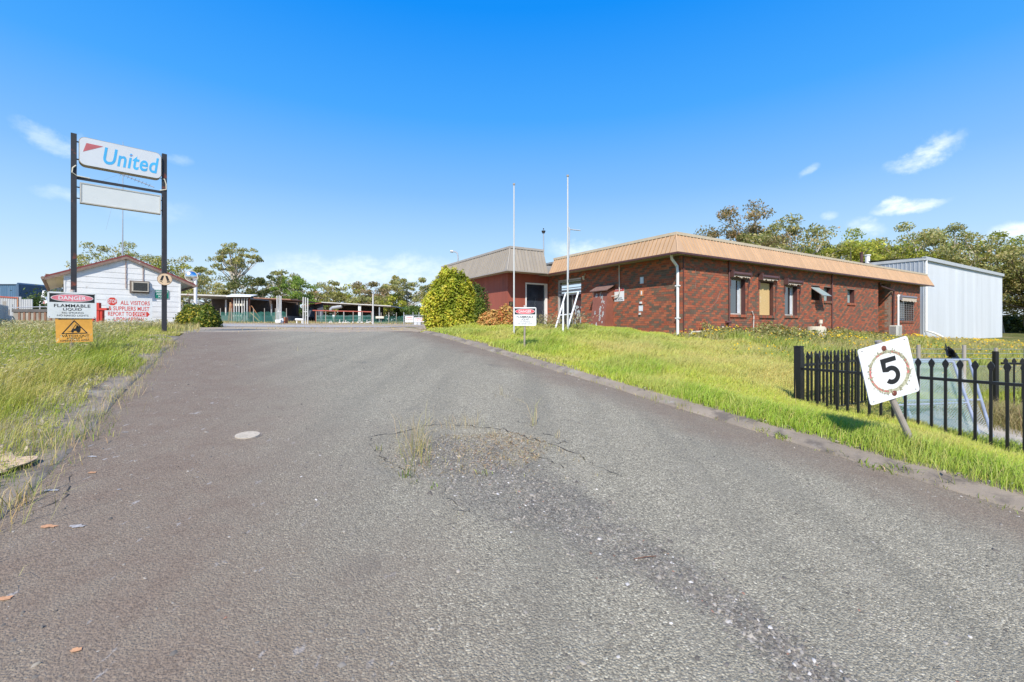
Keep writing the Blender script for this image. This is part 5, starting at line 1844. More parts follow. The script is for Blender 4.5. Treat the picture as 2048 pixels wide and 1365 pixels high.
# two chain mesh panels in pipe frames leaning against it
def lean_panel(name, label, BL, BR, TL, TR, meshcol, meshname, pitch=.047):
    t = thing(name, label, "fence panel", (BL + BR) / 2)
    m_ = MB()
    r = .02
    for A, B in ((BL, TL), (BR, TR)): m_.tube([A, B], r, 8)
    m_.tube([TL, TR], r, 8); m_.tube([BL, BR], r, 8)
    ML, MR = BL.lerp(TL, .45), BR.lerp(TR, .45)
    m_.tube([ML, MR], .016, 8)
    m_.build("pipe_frame", M_galv, t)
    x = (BR - BL); up = TL - BL
    F = Fr(BL, x, up)
    c_ = MB(); chain_mesh(c_, F, 0, x.length, 0, up.length, pitch, r=.0027)
    tag(c_.build("chain_mesh", pmat(meshname, meshcol, .5, var=.1), t), kind="stuff")
    return t
def gpt(px, py, yd): return at(px, py, yd)
lean_panel("temporary_fence", "green wire mesh panel in galvanised frame leaning behind the steel fence, in front", at(1812, 893, 6.15), at(1963, 884, 6.15), at(1762, 726, 7.2), at(1906.5, 724, 7.2), (.20, .34, .29), "green_wire")
lean_panel("temporary_fence", "bare wire mesh panel in galvanised frame leaning behind the green one", at(1834, 880, 6.35), at(1985.5, 877, 6.35), at(1787, 721, 7.5), at(1938, 720, 7.5), (.42, .46, .45), "bare_wire")
# scrap of black plastic caught on the top wire
bg = thing("plastic_scrap", "torn black plastic caught on the top wire between two grey posts", "plastic", at(1905, 717, 9.1))
m_ = MB(); r8 = np.random.default_rng(6)
for i in range(16):
    c = at(1903 + 9 * r8.normal() * .5, 706 + 6 * r8.normal() * .7, 9.1); a = r8.normal(size=3); bq = r8.normal(size=3)
    a, bq = Vector(a) * .055, Vector(bq) * .055
    m_.add([c - a, c - bq * .5, c + a, c + bq], [(0, 1, 2), (0, 2, 3)])
m_.tube([at(1896, 694, 9.1), at(1903, 703, 9.1), at(1908, 712, 9.1)], [.02, .05, .03], 6)
m_.build("sheet", pmat("black_plastic", (.012, .012, .014), .3, var=.3), bg)

# ------------------------------------------------------------------ flagpoles, loose white frame, manhole lid, cardboard
def pole_thing(name, label, px, y0, y1, yd, r0, r1, ball=True, cross=None):
    q = at(px, y0, yd); g = gzf(q.x, q.y)
    t = thing(name, label, "flagpole", Vector((q.x, q.y, g)))
    m_ = MB(); top = at(px + (2 if False else 0), y1, yd); m_.tube([Vector((q.x, q.y, g - .2)), Vector((q.x, q.y, zy((y0 + y1) / 2, yd))), top], [r0, (r0 + r1) / 2, r1], 10); m_.build("pole", pmat("pole_white", (.58, .58, .56), .4, var=.05, spots=((.55, .42, .33), 2.5, .1)), t)
    m_ = MB(); m_.tube([top, top + Z * .05], r1 * 1.9, 10); m_.build("finial", M_timber, t)
    return t
pole_thing("flagpole", "slim white flagpole in front of the red wing", 1028, 664, 370.5, 14.0, .027, .019)
fp = pole_thing("flagpole", "taller white flagpole with a short side arm in front of the glazed entrance", 1135.5, 664, 353.5, 14.6, .033, .021)
m_ = MB(); m_.tube([at(1138, 459, 14.6), at(1161, 461.5, 14.6)], .018, 6); m_.tube([at(1138.5, 455, 14.55), at(1139, 464, 14.55)], .025, 6); m_.tube([at(1139.5, 458, 14.5), at(1137.5, 520, 14.5), at(1136.5, 560, 14.5)], .016, 6); m_.build("side_arm", M_galv, fp)
st = thing("white_stake", "short white post standing left of the taller flagpole", "post", at(1126, 664, 14.3))
m_ = MB(); q = at(1126, 664, 14.3); m_.tube([Vector((q.x, q.y, gzf(q.x, q.y) - .1)), at(1126.5, 606, 14.3)], .03, 8); m_.build("stake", M_white, st)
lf = thing("discarded_surround", "empty white door frame leaning in front of the glazed entrance", "frame", at(1135, 656, 15.2))
m_ = MB()
qs = [at(1111, 657, 15.4), at(1131, 588, 16.4), at(1156.5, 585, 15.9), at(1136, 655, 14.9)]
m_.tube([qs[0], qs[1], qs[2], qs[3]], .03, 6)
m_.build("frame", M_white, lf)
m_ = MB(); m_.tube([qs[0].lerp(qs[1], .36), qs[3].lerp(qs[2], .36)], .026, 6); m_.build("cross_rail", M_white, lf)

mh = road_hit(495, 874)
lid = thing("manhole_cover", "round pale concrete manhole cover set in the asphalt", "manhole cover", mh)
m_ = MB()
nrm = Vector((-.1 * -S_, -.1 * C_, 1)).normalized()
MF = Fr(mh, U - nrm * U.dot(nrm), nrm.cross(U), nrm)
m_.poly(MF, ellipse(0, 0, .108, .108, 28), -.02, .022); m_.build("lid", pmat("lid_concrete", (.47, .40, .30), .85, var=.2, scale=24, bump=.5, spots=((.30, .24, .17), 16, .3)), lid)
m_ = MB(); m_.ring(MF, ellipse(0, 0, .128, .128, 28), ellipse(0, 0, .111, .111, 28), -.02, .015); m_.build("rim", pmat("rim_dirt", (.22, .18, .14), .9, var=.3, scale=30), lid)

cdb = thing("cardboard_sheet", "flattened tan cardboard sheet with torn edge lying on the left kerb", "cardboard", road_hit(20, 940))
m_ = MB()
edge = [(-60, 905), (-20, 903), (2, 912), (10, 917), (24, 919), (27, 925), (38, 927), (48, 932), (60, 931), (76, 927), (74, 932), (55, 941), (30, 949), (0, 959), (-40, 972), (-90, 960)]
tp, bt = [], []
for x_, y_ in edge:
    q = road_hit(x_, y_); h = .06
    tp.append(Vector((q.x, q.y, q.z + h))); bt.append(Vector((q.x, q.y, q.z + h - .007)))
n_ = len(tp)
cc = sum(tp, Vector()) / n_
m_.add(tp + bt + [cc + Z * .01, cc + Z * .003], [(i, (i + 1) % n_, 2 * n_) for i in range(n_)] + [(n_ + i, n_ + (i + 1) % n_, 2 * n_ + 1) for i in range(n_)] + [(i, (i + 1) % n_, n_ + (i + 1) % n_, n_ + i) for i in range(n_)])
m_.build("sheet", pmat("cardboard", (.56, .40, .26), .85, var=.06, scale=6, bump=.15, bscale=20), cdb)
# ------------------------------------------------------------------ grass and weeds
M_grass = leafmat("grass_blade", .3, .5)
G_LUSH = np.array((.33, .41, .045)); G_YEL = np.array((.53, .52, .085)); G_DEEP = np.array((.115, .20, .025)); G_DRY = np.array((.56, .44, .21)); G_RED = np.array((.38, .22, .12))


def mixc(a, b, t):
    return a[None] * (1 - t[:, None]) + b[None] * t[:, None]


def visible(x, y, m=1.5, ymin=1.2):
    return (y > ymin) & (np.abs(x) < m * y + .6)


def scatter(n, u0, u1, v0, v1, near=7.0, pw=1.5, r=None):
    r = r or rng
    u = u0 + (u1 - u0) * r.random(n); v = v0 + (v1 - v0) * r.random(n)
    x, y = -S_ * u + C_ * v, C_ * u + S_ * v
    k = visible(x, y) & (r.random(n) < np.minimum(1, (near / np.maximum(y, .1)) ** pw))
    return u[k], v[k], x[k], y[k]


def in_building(u, v, m=.05):
    office_ = (u > PU - m) & (u < PU + 10) & (v > PV - m) & (v < PV + 23.6)
    wing_ = (u > WFu - m) & (u < WFu + 9.5) & (v > WFv - m) & (v < WFv + 9)
    shed_ = (u > su - m) & (v > sv - m) & (v < sv + 21)
    return office_ | wing_ | shed_


def in_hut(x, y):
    dx, dy = x - HF.o.x, y - HF.o.y
    a = dx * .7071 + dy * .7071; d = -dx * .7071 + dy * .7071
    return (a > 0) & (a < HWID) & (d > -.02) & (d < HD)


def grow(name, u, v, x, y, h, cb, ct, lean=(.2, .7), ldir=0.35, lspread=.9, wk=.0010, wmin=.004):
    n = len(x)
    z = gz_uv(u, v) - .01 + .09 * ss(5.42, 5.6, v) * ss(6.1, 5.9, v) * (u < 15) + .045 * ss(-1.3, -1.5, v) * ss(-2.2, -2.0, v) * (u < 14.2)
    w = np.maximum(wmin, wk * y) * (.7 + .6 * rng.random(n))
    le = lean[0] + (lean[1] - lean[0]) * rng.random(n)
    ld = ldir + lspread * rng.normal(size=n)
    return blades(x, y, z, h, w, le, ld, cb, ct)


def jit(c, s=.16):
    return np.clip(c * (1 + s * rng.normal(size=(len(c), 1))) * (1 + .06 * rng.normal(size=c.shape)), .005, .9)


# left verge: long windblown grass
u, v, x, y = scatter(520000, -1, 24, -16, -1.35, 6.5, 1.25)
edge = -1.72 + .40 * ss(2.5, 5, u) + .5 * (vnoise(u + 40, v + 40, .7, 31) - .5) * 1.2
k = (v < edge) & ~in_hut(x, y)
u, v, x, y = u[k], v[k], x[k], y[k]
n = len(u)
inn = ss(0, 1.1, edge[k] - v)
pt = vnoise(u + 60, v + 60, 2.2, 2); pt2 = vnoise(u + 60, v + 60, .7, 4)
h = (.08 + .27 * inn * (.5 + .7 * pt)) * (.6 + .7 * rng.random(n)) * (1 - .45 * ss(9, 14, u))
dry = np.clip(.12 + ss(.5, .85, pt2 * .6 + pt * .4 + .22 * rng.random(n)) + .25 * ss(9, 14, u), 0, 1)
base = mixc(G_LUSH * np.array((.92, 1.08, 1.)), G_YEL, np.clip(pt * .75 + .1 * rng.normal(size=n), 0, 1))
base = base * (1 - .55 * dry[:, None]) + G_DRY[None] * .55 * dry[:, None]
base = jit(base); tip = base * .55 + jit(np.tile(G_DRY, (n, 1))) * .45 * (.4 + dry[:, None]) + base * .2
parts = [grow("", u, v, x, y, h, base, tip, (.25, .95), .1, .7)]
# seed heads standing above it
u, v, x, y = scatter(84000, -1, 23, -15, -1.7, 6.5, 1.1)
k = (v < -2.2) & ~in_hut(x, y); u, v, x, y = u[k], v[k], x[k], y[k]; n = len(u)
pt = vnoise(u + 60, v + 60, 1.6, 17); k = rng.random(n) < .25 + .75 * pt; u, v, x, y, pt = u[k], v[k], x[k], y[k], pt[k]; n = len(u)
h = (.29 + .32 * rng.random(n)) * (.7 + .4 * pt) * (1 - .35 * ss(9, 14, u))
c1 = jit(np.tile(np.array((.36, .34, .12)), (n, 1))); c2 = jit(np.tile(np.array((.56, .47, .27)), (n, 1)))
parts.append(grow("", u, v, x, y, h, c1, c2, (.2, .8), .1, .5, wk=.0008, wmin=.003))
# plumes: short fat tufts at the top of each stalk
zt = gz_uv(u, v) + h * .86
cen = np.stack([x + .35 * h * (.2 + .5 * rng.random(n)), y, zt], 1)
lv, lf_ = leaf_quads(cen, np.maximum(.05, .006 * y) * (.7 + .7 * rng.random(n)), None, aspect=.22, droop=.2)
plume = (lv, lf_, np.repeat(jit(np.tile(np.array((.50, .44, .25)), (n, 1))), 4, 0))
v_, f_, c_ = cat_geo(parts)
tag(np_mesh("long_grass", v_, f_, M_grass, c_), kind="stuff")
tag(np_mesh("grass_seed_heads", *plume[:2], M_grass, plume[2]), kind="stuff")

# right bank: soft bright lawn gone long
u, v, x, y = scatter(760000, -3, 15.5, 5.6, 14.2, 6.5, 1.2)
edge = 5.47 + .30 * (vnoise(u + 40, v + 40, .5, 33) - .3)
k = (v > edge) & ~in_building(u, v) & ~((v > 8.2 + .25 * np.sin(u * 3)) & (u < 3.3) & (v < 12))
u, v, x, y = u[k], v[k], x[k], y[k]; n = len(u); inn = ss(0, .8, v - edge[k])
pt = vnoise(u + 60, v + 60, 1.7, 41); pt2 = vnoise(u + 60, v + 60, .6, 43)
lush = ss(6.6, 5.9, v) * ss(7, 4, u) + .8 * ss(.55, .75, pt)
h = (.05 + .08 * inn + .09 * np.clip(lush, 0, 1)) * (.45 + 1.0 * rng.random(n)) * (.75 + .6 * vnoise(u + 60, v + 60, .33, 47)) * (1 - .45 * ss(5.75, 6.1, v) * ss(5, 3.5, u)) * (1 - .5 * ss(11, 12.5, v) * ss(8, 9.5, u))
strw = np.clip(ss(6.8, 8.2, v) * ss(11.0, 8.5, u) * ss(2.5, 4, u) * (.35 + .9 * pt2), 0, 1)
straw2 = ss(.50, .78, .6 * pt2 + .4 * vnoise(u + 60, v + 60, 2.9, 49) + .15 * rng.random(n)) * .75
base = mixc(G_YEL * np.array((.92, 1.02, .8)), G_LUSH * np.array((1.0, 1.12, 1.)), np.clip(lush, 0, 1))
d_ = np.maximum(strw, straw2 * (1 - .6 * np.clip(lush, 0, 1)))[:, None]
d_ = np.maximum(d_, (rng.random(n) < .16)[:, None] * .95)
base = base * (1 - .6 * d_) + np.array((.62, .47, .22))[None] * .6 * d_
base = jit(base, .14); tip = base * .8 + jit(np.tile(np.array((.42, .42, .14)), (n, 1))) * .28
parts = [grow("", u, v, x, y, h, base, tip, (.25, 1.0), .5, .9)]
v_, f_, c_ = cat_geo(parts)
tag(np_mesh("grass", v_, f_, M_grass, c_), kind="stuff")

# far right slope: rank weeds with yellow daisies
u, v, x, y = scatter(260000, -8, 11.0, 9.0, 52, 9, 1.0)
k = ~in_building(u, v, .0) & ((v > 13.4) | ((u < 7.4) & (v > 10.8))) & (y > 7) & ~((u < 3.6) & (v < 12.6))
pq = RF.p(RA(1632, 1.0), 0, 1.0); pt_ = np.hypot(pq.x, pq.y)
al = (x * pq.x + y * pq.y) / pt_; ac = np.abs(x * pq.y - y * pq.x) / pt_
k &= ~((ac < .45) & (al > pt_ - 2.2) & (al < pt_ + .4) & (rng.random(len(x)) < .85))
u, v, x, y = u[k], v[k], x[k], y[k]; n = len(u)
pt = vnoise(u + 60, v + 60, 2.6, 51); pt2 = vnoise(u + 60, v + 60, .9, 53)
bald = ss(.58, .75, vnoise(u + 60, v + 60, 3.1, 57))
h = (.16 + .40 * pt * (1 - .75 * bald)) * (.5 + .8 * rng.random(n)) * (1 - .4 * ss(26, 40, v))
base = mixc(G_LUSH * .85, np.array((.42, .35, .16)), np.clip(ss(.3, .75, pt2) * .7 + bald * .5 + .25 * ss(25, 38, v), 0, 1))
base = jit(base, .2); tip = base * .75 + jit(np.tile(np.array((.5, .44, .22)), (n, 1))) * .3
v_, f_, c_ = grow("", u, v, x, y, h, base, tip, (.2, .8), .3, 1.2, wk=.0013, wmin=.006)
tag(np_mesh("rank_weeds", v_, f_, M_grass, c_), kind="stuff")
k = rng.random(n) < .022 + .11 * ss(.62, .85, vnoise(u + 60, v + 60, 2.0, 71))
cen = np.stack([x[k], y[k], gz_uv(u[k], v[k]) + h[k] * .95], 1); n2 = len(cen)
lv, lf_ = leaf_quads(cen, np.maximum(.045, .0042 * y[k]), np.tile(np.array((0, -.5, 1.)), (n2, 1)), .5, .9)
tag(np_mesh("yellow_flowers", lv, lf_, leafmat("petal", .3), np.repeat(jit(np.tile(np.array((.72, .46, .02)), (n2, 1)), .12), 4, 0)), kind="stuff")

# dry weeds at the far edge of the slab
cen = []
for px, py, yd, n3, sp_, hh in ((1995, 846, 7.35, 900, .35, .45), (2035, 850, 7.2, 900, .4, .5), (1955, 850, 7.7, 500, .3, .3), (2090, 850, 7.0, 700, .4, .5)):
    x_ = kx(px) * yd + sp_ * rng.normal(size=n3); y_ = yd + .22 * rng.normal(size=n3)
    cen.append(blades(x_, y_, gz(x_, y_), hh * (.3 + .8 * rng.random(n3)), np.full(n3, .007), .2 + .9 * rng.random(n3), 6.28 * rng.random(n3), jit(mixc(np.array((.30, .24, .12)), np.array((.22, .25, .06)), rng.random(n3))), jit(np.tile(np.array((.48, .38, .2)), (n3, 1)))))
g = cat_geo(cen); tag(np_mesh("slab_weeds", g[0], g[1], M_grass, g[2]), kind="stuff")
# bushy weeds along the foot of the office wall
cs_ = []
for a0, a1, n3, hh in ((.9, 4.5, 3800, .72), (4.5, 7.6, 4200, .9), (7.6, 9.5, 450, .22), (9.5, 16.5, 5600, .65), (-.8, .4, 150, .2)):
    a = a0 + (a1 - a0) * rng.random(n3); c = .15 + 2.4 * rng.random(n3) ** 1.3
    q = np.array(RF.o)[None] + a[:, None] * np.array(V)[None] - c[:, None] * np.array(U)[None]
    z0 = gz(q[:, 0], q[:, 1]); top = hh * (.5 + .6 * vnoise(a + 40, c + 40, .8, 77)) * (1 - .25 * c)
    q[:, 2] = z0 + top * rng.random(n3) ** .7
    cs_.append(q)
cen = np.concatenate(cs_); n3 = len(cen)
lv, lf_ = leaf_quads(cen, .10, None, aspect=.45)
col = mixc(np.array((.13, .18, .045)), np.array((.44, .38, .17)), rng.random(n3))
yel = rng.random(n3) < .05; col[yel] = (.6, .48, .10)
tag(np_mesh("wall_weeds", lv, lf_, M_grass, np.repeat(jit(col), 4, 0)), kind="stuff")

# thin grass on the yard and under the fences beyond the crest
u, v, x, y = scatter(150000, 15.0, 62, -40, 24, 30, .6)
k = ~in_building(u, v, .3) & ~in_hut(x, y)
u, v, x, y = u[k], v[k], x[k], y[k]
yl = np.where((y > 40), 1.0, np.where((y > 17) & (y < 20.5) & (x > -10), .55, .10)) * (.3 + .9 * vnoise(u + 60, v + 60, 3, 81))
yl = np.where((x < -.7 * y) & (y > 13), 1.0, yl)
k = rng.random(len(u)) < yl; u, v, x, y = u[k], v[k], x[k], y[k]; n = len(u)
h = (.07 + .26 * ss(38, 43, y) * vnoise(u + 60, v + 60, 2, 83) + .18 * ((x < -.7 * y) & (y < 30))) * (.5 + .8 * rng.random(n))
base = jit(mixc(np.array((.50, .38, .20)), np.array((.34, .34, .12)), np.clip(ss(38, 45, y) * .7 * vnoise(u + 60, v + 60, 4, 85) + .5 * (x < -.7 * y), 0, 1)))
v_, f_, c_ = grow("", u, v, x, y, h, base, base, (.1, .6), .2, 1.2, wk=.0012, wmin=.008)
tag(np_mesh("dry_grass", v_, f_, M_grass, c_), kind="stuff")

# tufts in the kerb joints, in the cracks and around the pothole
def tufts(spec):
    out = []
    for (px, py, n, spread, hh, w, dry) in spec:
        q = road_hit(px, py)
        xx = q.x + spread * rng.normal(size=n); yy = q.y + spread * rng.normal(size=n)
        z0 = gz(xx, yy) + .005
        h = hh * (.4 + .8 * rng.random(n))
        c = mixc(np.array((.24, .33, .05)), np.array((.55, .40, .22)), np.clip(dry + .3 * rng.normal(size=n), 0, 1))
        c = jit(c)
        out.append(blades(xx, yy, z0, h, w * (.6 + .8 * rng.random(n)), .15 + .9 * rng.random(n), 6.28 * rng.random(n), c, c * 1.1))
    return out


spec = []
for i in range(64):        # right kerb joint
    u_ = .2 + 13.0 * (i + rng.random()) / 64
    q = P(u_, 5.43 + .05 * rng.random()); 
    spec.append((1024 + FPX * q.x / q.y, HOR + FPX * (EYE - gzf(q.x, q.y)) / q.y, int(10 + 40 * rng.random() ** 2), .05 + .06 * rng.random(), .05 + .10 * rng.random() ** 2, .005, .25 + .4 * rng.random()))
for i in range(60):        # left kerb joint
    u_ = 2.2 + 11.5 * (i + rng.random()) / 60
    q = P(u_, -1.27 - .06 * rng.random())
    spec.append((1024 + FPX * q.x / q.y, HOR + FPX * (EYE - gzf(q.x, q.y)) / q.y, int(12 + 60 * rng.random() ** 1.5), .06 + .1 * rng.random(), .06 + .26 * rng.random() ** 2, .0032, .35 + .5 * rng.random()))
spec += [(700 * .4 + 2, 790, 8, .05, .5, .004, .9), (135, 905, 10, .07, .55, .004, .95), (115, 935, 9, .06, .5, .004, .95), (200, 830, 9, .08, .5, .004, .95), (165, 880, 60, .12, .16, .006, .3), (50, 1000, 30, .06, .18, .005, .6), (20, 1025, 26, .05, .2, .005, .7),
         (1580, 812, 4, .03, .5, .004, .8), (1562, 880, 40, .05, .09, .012, .1), (1805, 945, 30, .05, .13, .01, .15), (1915, 975, 26, .05, .2, .006, .4), (2020, 985, 6, .03, .35, .004, .95), (1750, 940, 30, .06, .08, .012, .1)]
tag(np_mesh("kerb_weeds", *cat_geo(tufts(spec))[:2], M_grass, None) if False else (lambda g: np_mesh("kerb_weeds", g[0], g[1], M_grass, g[2]))(cat_geo(tufts(spec))), kind="stuff")
spec = [(832, 905, 60, .07, .34, .0035, .75), (838, 930, 36, .06, .28, .0035, .55), (840, 870, 22, .05, .3, .003, .9), (862, 853, 8, .03, .3, .003, .95), (800, 880, 7, .04, .32, .003, .9), (790, 905, 5, .04, .2, .003, .8), (945, 858, 26, .06, .2, .003, .95), (920, 850, 20, .08, .16, .003, .95), (900, 858, 16, .06, .16, .003, .95), (985, 868, 12, .06, .16, .003, .95),
        (1066, 853, 12, .03, .36, .004, .75), (1003, 793, 5, .02, .24, .003, .9), (1012, 797, 8, .05, .06, .003, .9), (1036, 804, 10, .05, .05, .003, .95), (1112, 877, 10, .02, .1, .003, .9), (815, 955, 12, .03, .14, .006, .2), (757, 903, 8, .02, .1, .006, .2), (867, 980, 8, .02, .07, .008, .15), (835, 970, 5, .02, .06, .008, .15), (965, 950, 12, .03, .07, .006, .3), (1100, 893, 8, .04, .05, .004, .95), (1125, 908, 10, .05, .05, .004, .95), (1152, 925, 12, .06, .05, .004, .95), (1190, 950, 8, .04, .05, .004, .7),
        (930, 935, 50, .2, .06, .003, .9), (980, 930, 60, .25, .05, .003, .95), (880, 900, 40, .16, .05, .003, .9), (950, 900, 40, .2, .06, .003, .95), (1020, 920, 40, .15, .05, .003, .95), (920, 945, 9, .05, .3, .003, .95), (880, 880, 30, .12, .05, .003, .9),
        (596, 703, 4, .03, .12, .004, .9), (680, 723, 5, .05, .07, .004, .7), (925, 1035, 5, .03, .03, .005, .8)]
g = cat_geo(tufts(spec)); tag(np_mesh("crack_weeds", g[0], g[1], M_grass, g[2]), kind="stuff")
# litter of dead leaves at the foot of the left grass and along the kerbs
n = 5200
u = 1 + 13 * rng.random(n); side = rng.random(n) < .88
v = np.where(side, -1.45 - .75 * rng.random(n) ** 1.0, 5.55 + .3 * rng.random(n))
x, y = -S_ * u + C_ * v, C_ * u + S_ * v
cen = np.stack([x, y, gz_uv(u, np.where(side, -1.25, 5.6)) + np.where(side, .065, .11) + .02 * rng.random(n)], 1)
k = rng.random(n) < .25 + .9 * vnoise(u + 60, v + 60, 1.1, 91) ** 2; cen = cen[k]; n = len(cen)
lv, lf_ = leaf_quads(cen, .055, np.tile(np.array((0, 0, 1.)), (n, 1)), .35, .35)
tag(np_mesh("dead_leaves", lv, lf_, M_grass, np.repeat(jit(mixc(np.array((.36, .28, .19)), np.array((.5, .44, .36)), rng.random(n)), .25), 4, 0)), kind="stuff")

# ------------------------------------------------------------------ loose stones, cracks and scabs on the asphalt
def stones(name, cx, cy, size, mat, cols):
    n = len(cx)
    base = np.array([(0, 0, .62), (1, 0, 0), (.3, .9, .05), (-.8, .6, 0), (-.8, -.6, .05), (.3, -.95, 0), (.5, .3, .5), (-.4, .4, .52), (-.1, -.55, .5)])
    tri = np.array([(0, 6, 7), (0, 7, 8), (0, 8, 6), (6, 1, 2), (6, 2, 7), (7, 2, 3), (7, 3, 4), (7, 4, 8), (8, 4, 5), (8, 5, 1), (8, 1, 6)])
    a = 6.28 * rng.random(n); ca, sa = np.cos(a), np.sin(a)
    b = base[None] * (1 + .28 * rng.normal(size=(n, 9, 1))) * (size * .5)[:, None, None] * (1 + .25 * rng.normal(size=(n, 1, 3)))
    b[:, :, 2] = np.abs(b[:, :, 2])
    xx = b[:, :, 0] * ca[:, None] - b[:, :, 1] * sa[:, None] + cx[:, None]
    yy = b[:, :, 0] * sa[:, None] + b[:, :, 1] * ca[:, None] + cy[:, None]
    uu, vv = uv(cx, cy)
    zz = b[:, :, 2] + road_z(uu, vv)[:, None] - .0015
    vts = np.stack([xx, yy, zz], -1).reshape(-1, 3)
    f = (tri[None] + np.arange(n)[:, None, None] * 9).reshape(-1, 3)
    o = np_mesh(name, vts, f, mat, np.repeat(cols, 9, 0)); return tag(o, kind="stuff")


M_stone = leafmat("stone", 0.0, .85)
# strip of ravelled chippings running from the pothole down to the right
trail = TRAIL
wid = [.5, .55, .5, .42, .32, .2, .16, .15, .15]
dens = [.8, 1, 1, .8, .9, 1, 1.3, 1.6, 1.6]
sx_, sy_ = [], []
for i in range(len(trail) - 1):
    L_ = (trail[i + 1] - trail[i]).length
    m = int(3600 * L_ * (wid[i] + .1) * dens[i] + 300)
    t = rng.random(m); w = wid[i] + (wid[i + 1] - wid[i]) * t
    d = (trail[i + 1] - trail[i]).normalized()
    o = w * rng.normal(size=m) * .55
    sx_.append(trail[i].x + d.x * L_ * t - d.y * o); sy_.append(trail[i].y + d.y * L_ * t + d.x * o)
m = 5200                      # strays all over the driveway
uu = rng.random(m) ** 1.4 * 12 + .6; vv = ROAD_V0 + (ROAD_V1 - ROAD_V0) * rng.random(m)
sx_.append(-S_ * uu + C_ * vv); sy_.append(C_ * uu + S_ * vv)
m = 2600                      # broken base showing in the pothole
a = 6.28 * rng.random(m); r_ = np.sqrt(rng.random(m))
uu = pu + .52 * r_ * np.sin(a); vv = pv + .8 * r_ * np.cos(a)
sx_.append(-S_ * uu + C_ * vv); sy_.append(C_ * uu + S_ * vv)
cx, cy = np.concatenate(sx_), np.concatenate(sy_)
k = (cy > 1.3) & (np.abs(cx) < 1.3 * cy + .3); cx, cy = cx[k], cy[k]; n = len(cx)
size = .008 + .016 * rng.random(n) ** 2.2 + .014 * (rng.random(n) < .02)
cols = mixc(np.array((.11, .098, .083)), np.array((.33, .295, .245)), rng.random(n) ** 1.1)
od = rng.random(n) < .008; cols[od] = (.30, .16, .11); od = rng.random(n) < .02; cols[od] = (.52, .49, .45)
stones("loose_chippings", cx, cy, size, M_stone, np.clip(cols * (1 + .12 * rng.normal(size=(n, 1))), .02, .8))
# dry brown debris lying in the pothole
m = 2200
a = 6.28 * rng.random(m); r_ = np.sqrt(rng.random(m)); uu = pu + .5 * r_ * np.sin(a); vv = pv + .85 * r_ * np.cos(a)
x, y = -S_ * uu + C_ * vv, C_ * uu + S_ * vv
k = rng.random(m) < .25 + .75 * ss(-.2, .5, (vv - pv)) ; x, y, uu, vv = x[k], y[k], uu[k], vv[k]
cen = np.stack([x, y, road_z(uu, vv) + .008 + .012 * rng.random(len(x))], 1)
lv, lf_ = leaf_quads(cen, .045, np.tile(np.array((0, 0, 1.)), (len(cen), 1)), .7, .12)
tag(np_mesh("dry_debris", lv, lf_, M_grass, np.repeat(jit(mixc(np.array((.40, .25, .13)), np.array((.5, .4, .25)), rng.random(len(cen))), .2), 4, 0)), kind="stuff")

M_crack = pmat("crack_void", (.045, .040, .035), 1, var=.3, scale=30)


def crack(pts, w):
    r9 = np.random.default_rng(int(pts[0][0]) + 3)
    P_ = []
    for i in range(len(pts) - 1):
        for t in range(6):
            f = t / 6
            q = road_hit(pts[i][0] + (pts[i + 1][0] - pts[i][0]) * f, pts[i][1] + (pts[i + 1][1] - pts[i][1]) * f)
            P_.append(Vector((q.x + .022 * r9.normal(), q.y + .022 * r9.normal(), 0)))
    vs, fs = [], []
    for i, p in enumerate(P_):
        d = (P_[min(i + 1, len(P_) - 1)] - P_[max(0, i - 1)]).normalized(); nn = Vector((-d.y, d.x, 0))
        ww = w * .55 * (.1 + 1.3 * r9.random() ** 1.5) * (1 if 0 < i < len(P_) - 1 else .1)
        for s in (-1, 1):
            q = p + nn * s * ww * .5; a_, b_ = uv(q.x, q.y)
            vs.append((q.x, q.y, float(road_z(np.array([a_]), np.array([b_]))[0]) + .0045))
    fs = [(2 * i, 2 * i + 1, 2 * i + 3, 2 * i + 2) for i in range(len(P_) - 1)]
    m_ = MB(); m_.add(vs, fs); return m_.build("crack", M_crack, road)
for pts, w in (([(735, 880), (800, 867), (860, 853), (900, 852), (960, 856), (1010, 862), (1060, 876), (1110, 893), (1160, 915), (1205, 942), (1250, 962)], .022),
               ([(735, 880), (752, 900), (765, 918), (795, 930), (808, 945), (825, 960)], .014), ([(1030, 843), (1058, 853), (1095, 870), (1115, 877), (1135, 890), (1095, 885)], .016),
               ([(1010, 862), (1030, 885), (1060, 905), (1100, 925), (1130, 938)], .012), ([(1055, 900), (1080, 912), (1120, 935), (1140, 920)], .010), ([(940, 1025), (925, 1030), (905, 1010), (880, 970)], .010),
               ([(980, 790), (1012, 797), (1042, 806)], .012), ([(665, 715), (690, 727)], .012), ([(148, 950), (130, 985), (118, 1010)], .014), ([(108, 1005), (88, 1022)], .012), ([(1590, 1220), (1640, 1232)], .008)):
    crack(pts, w)


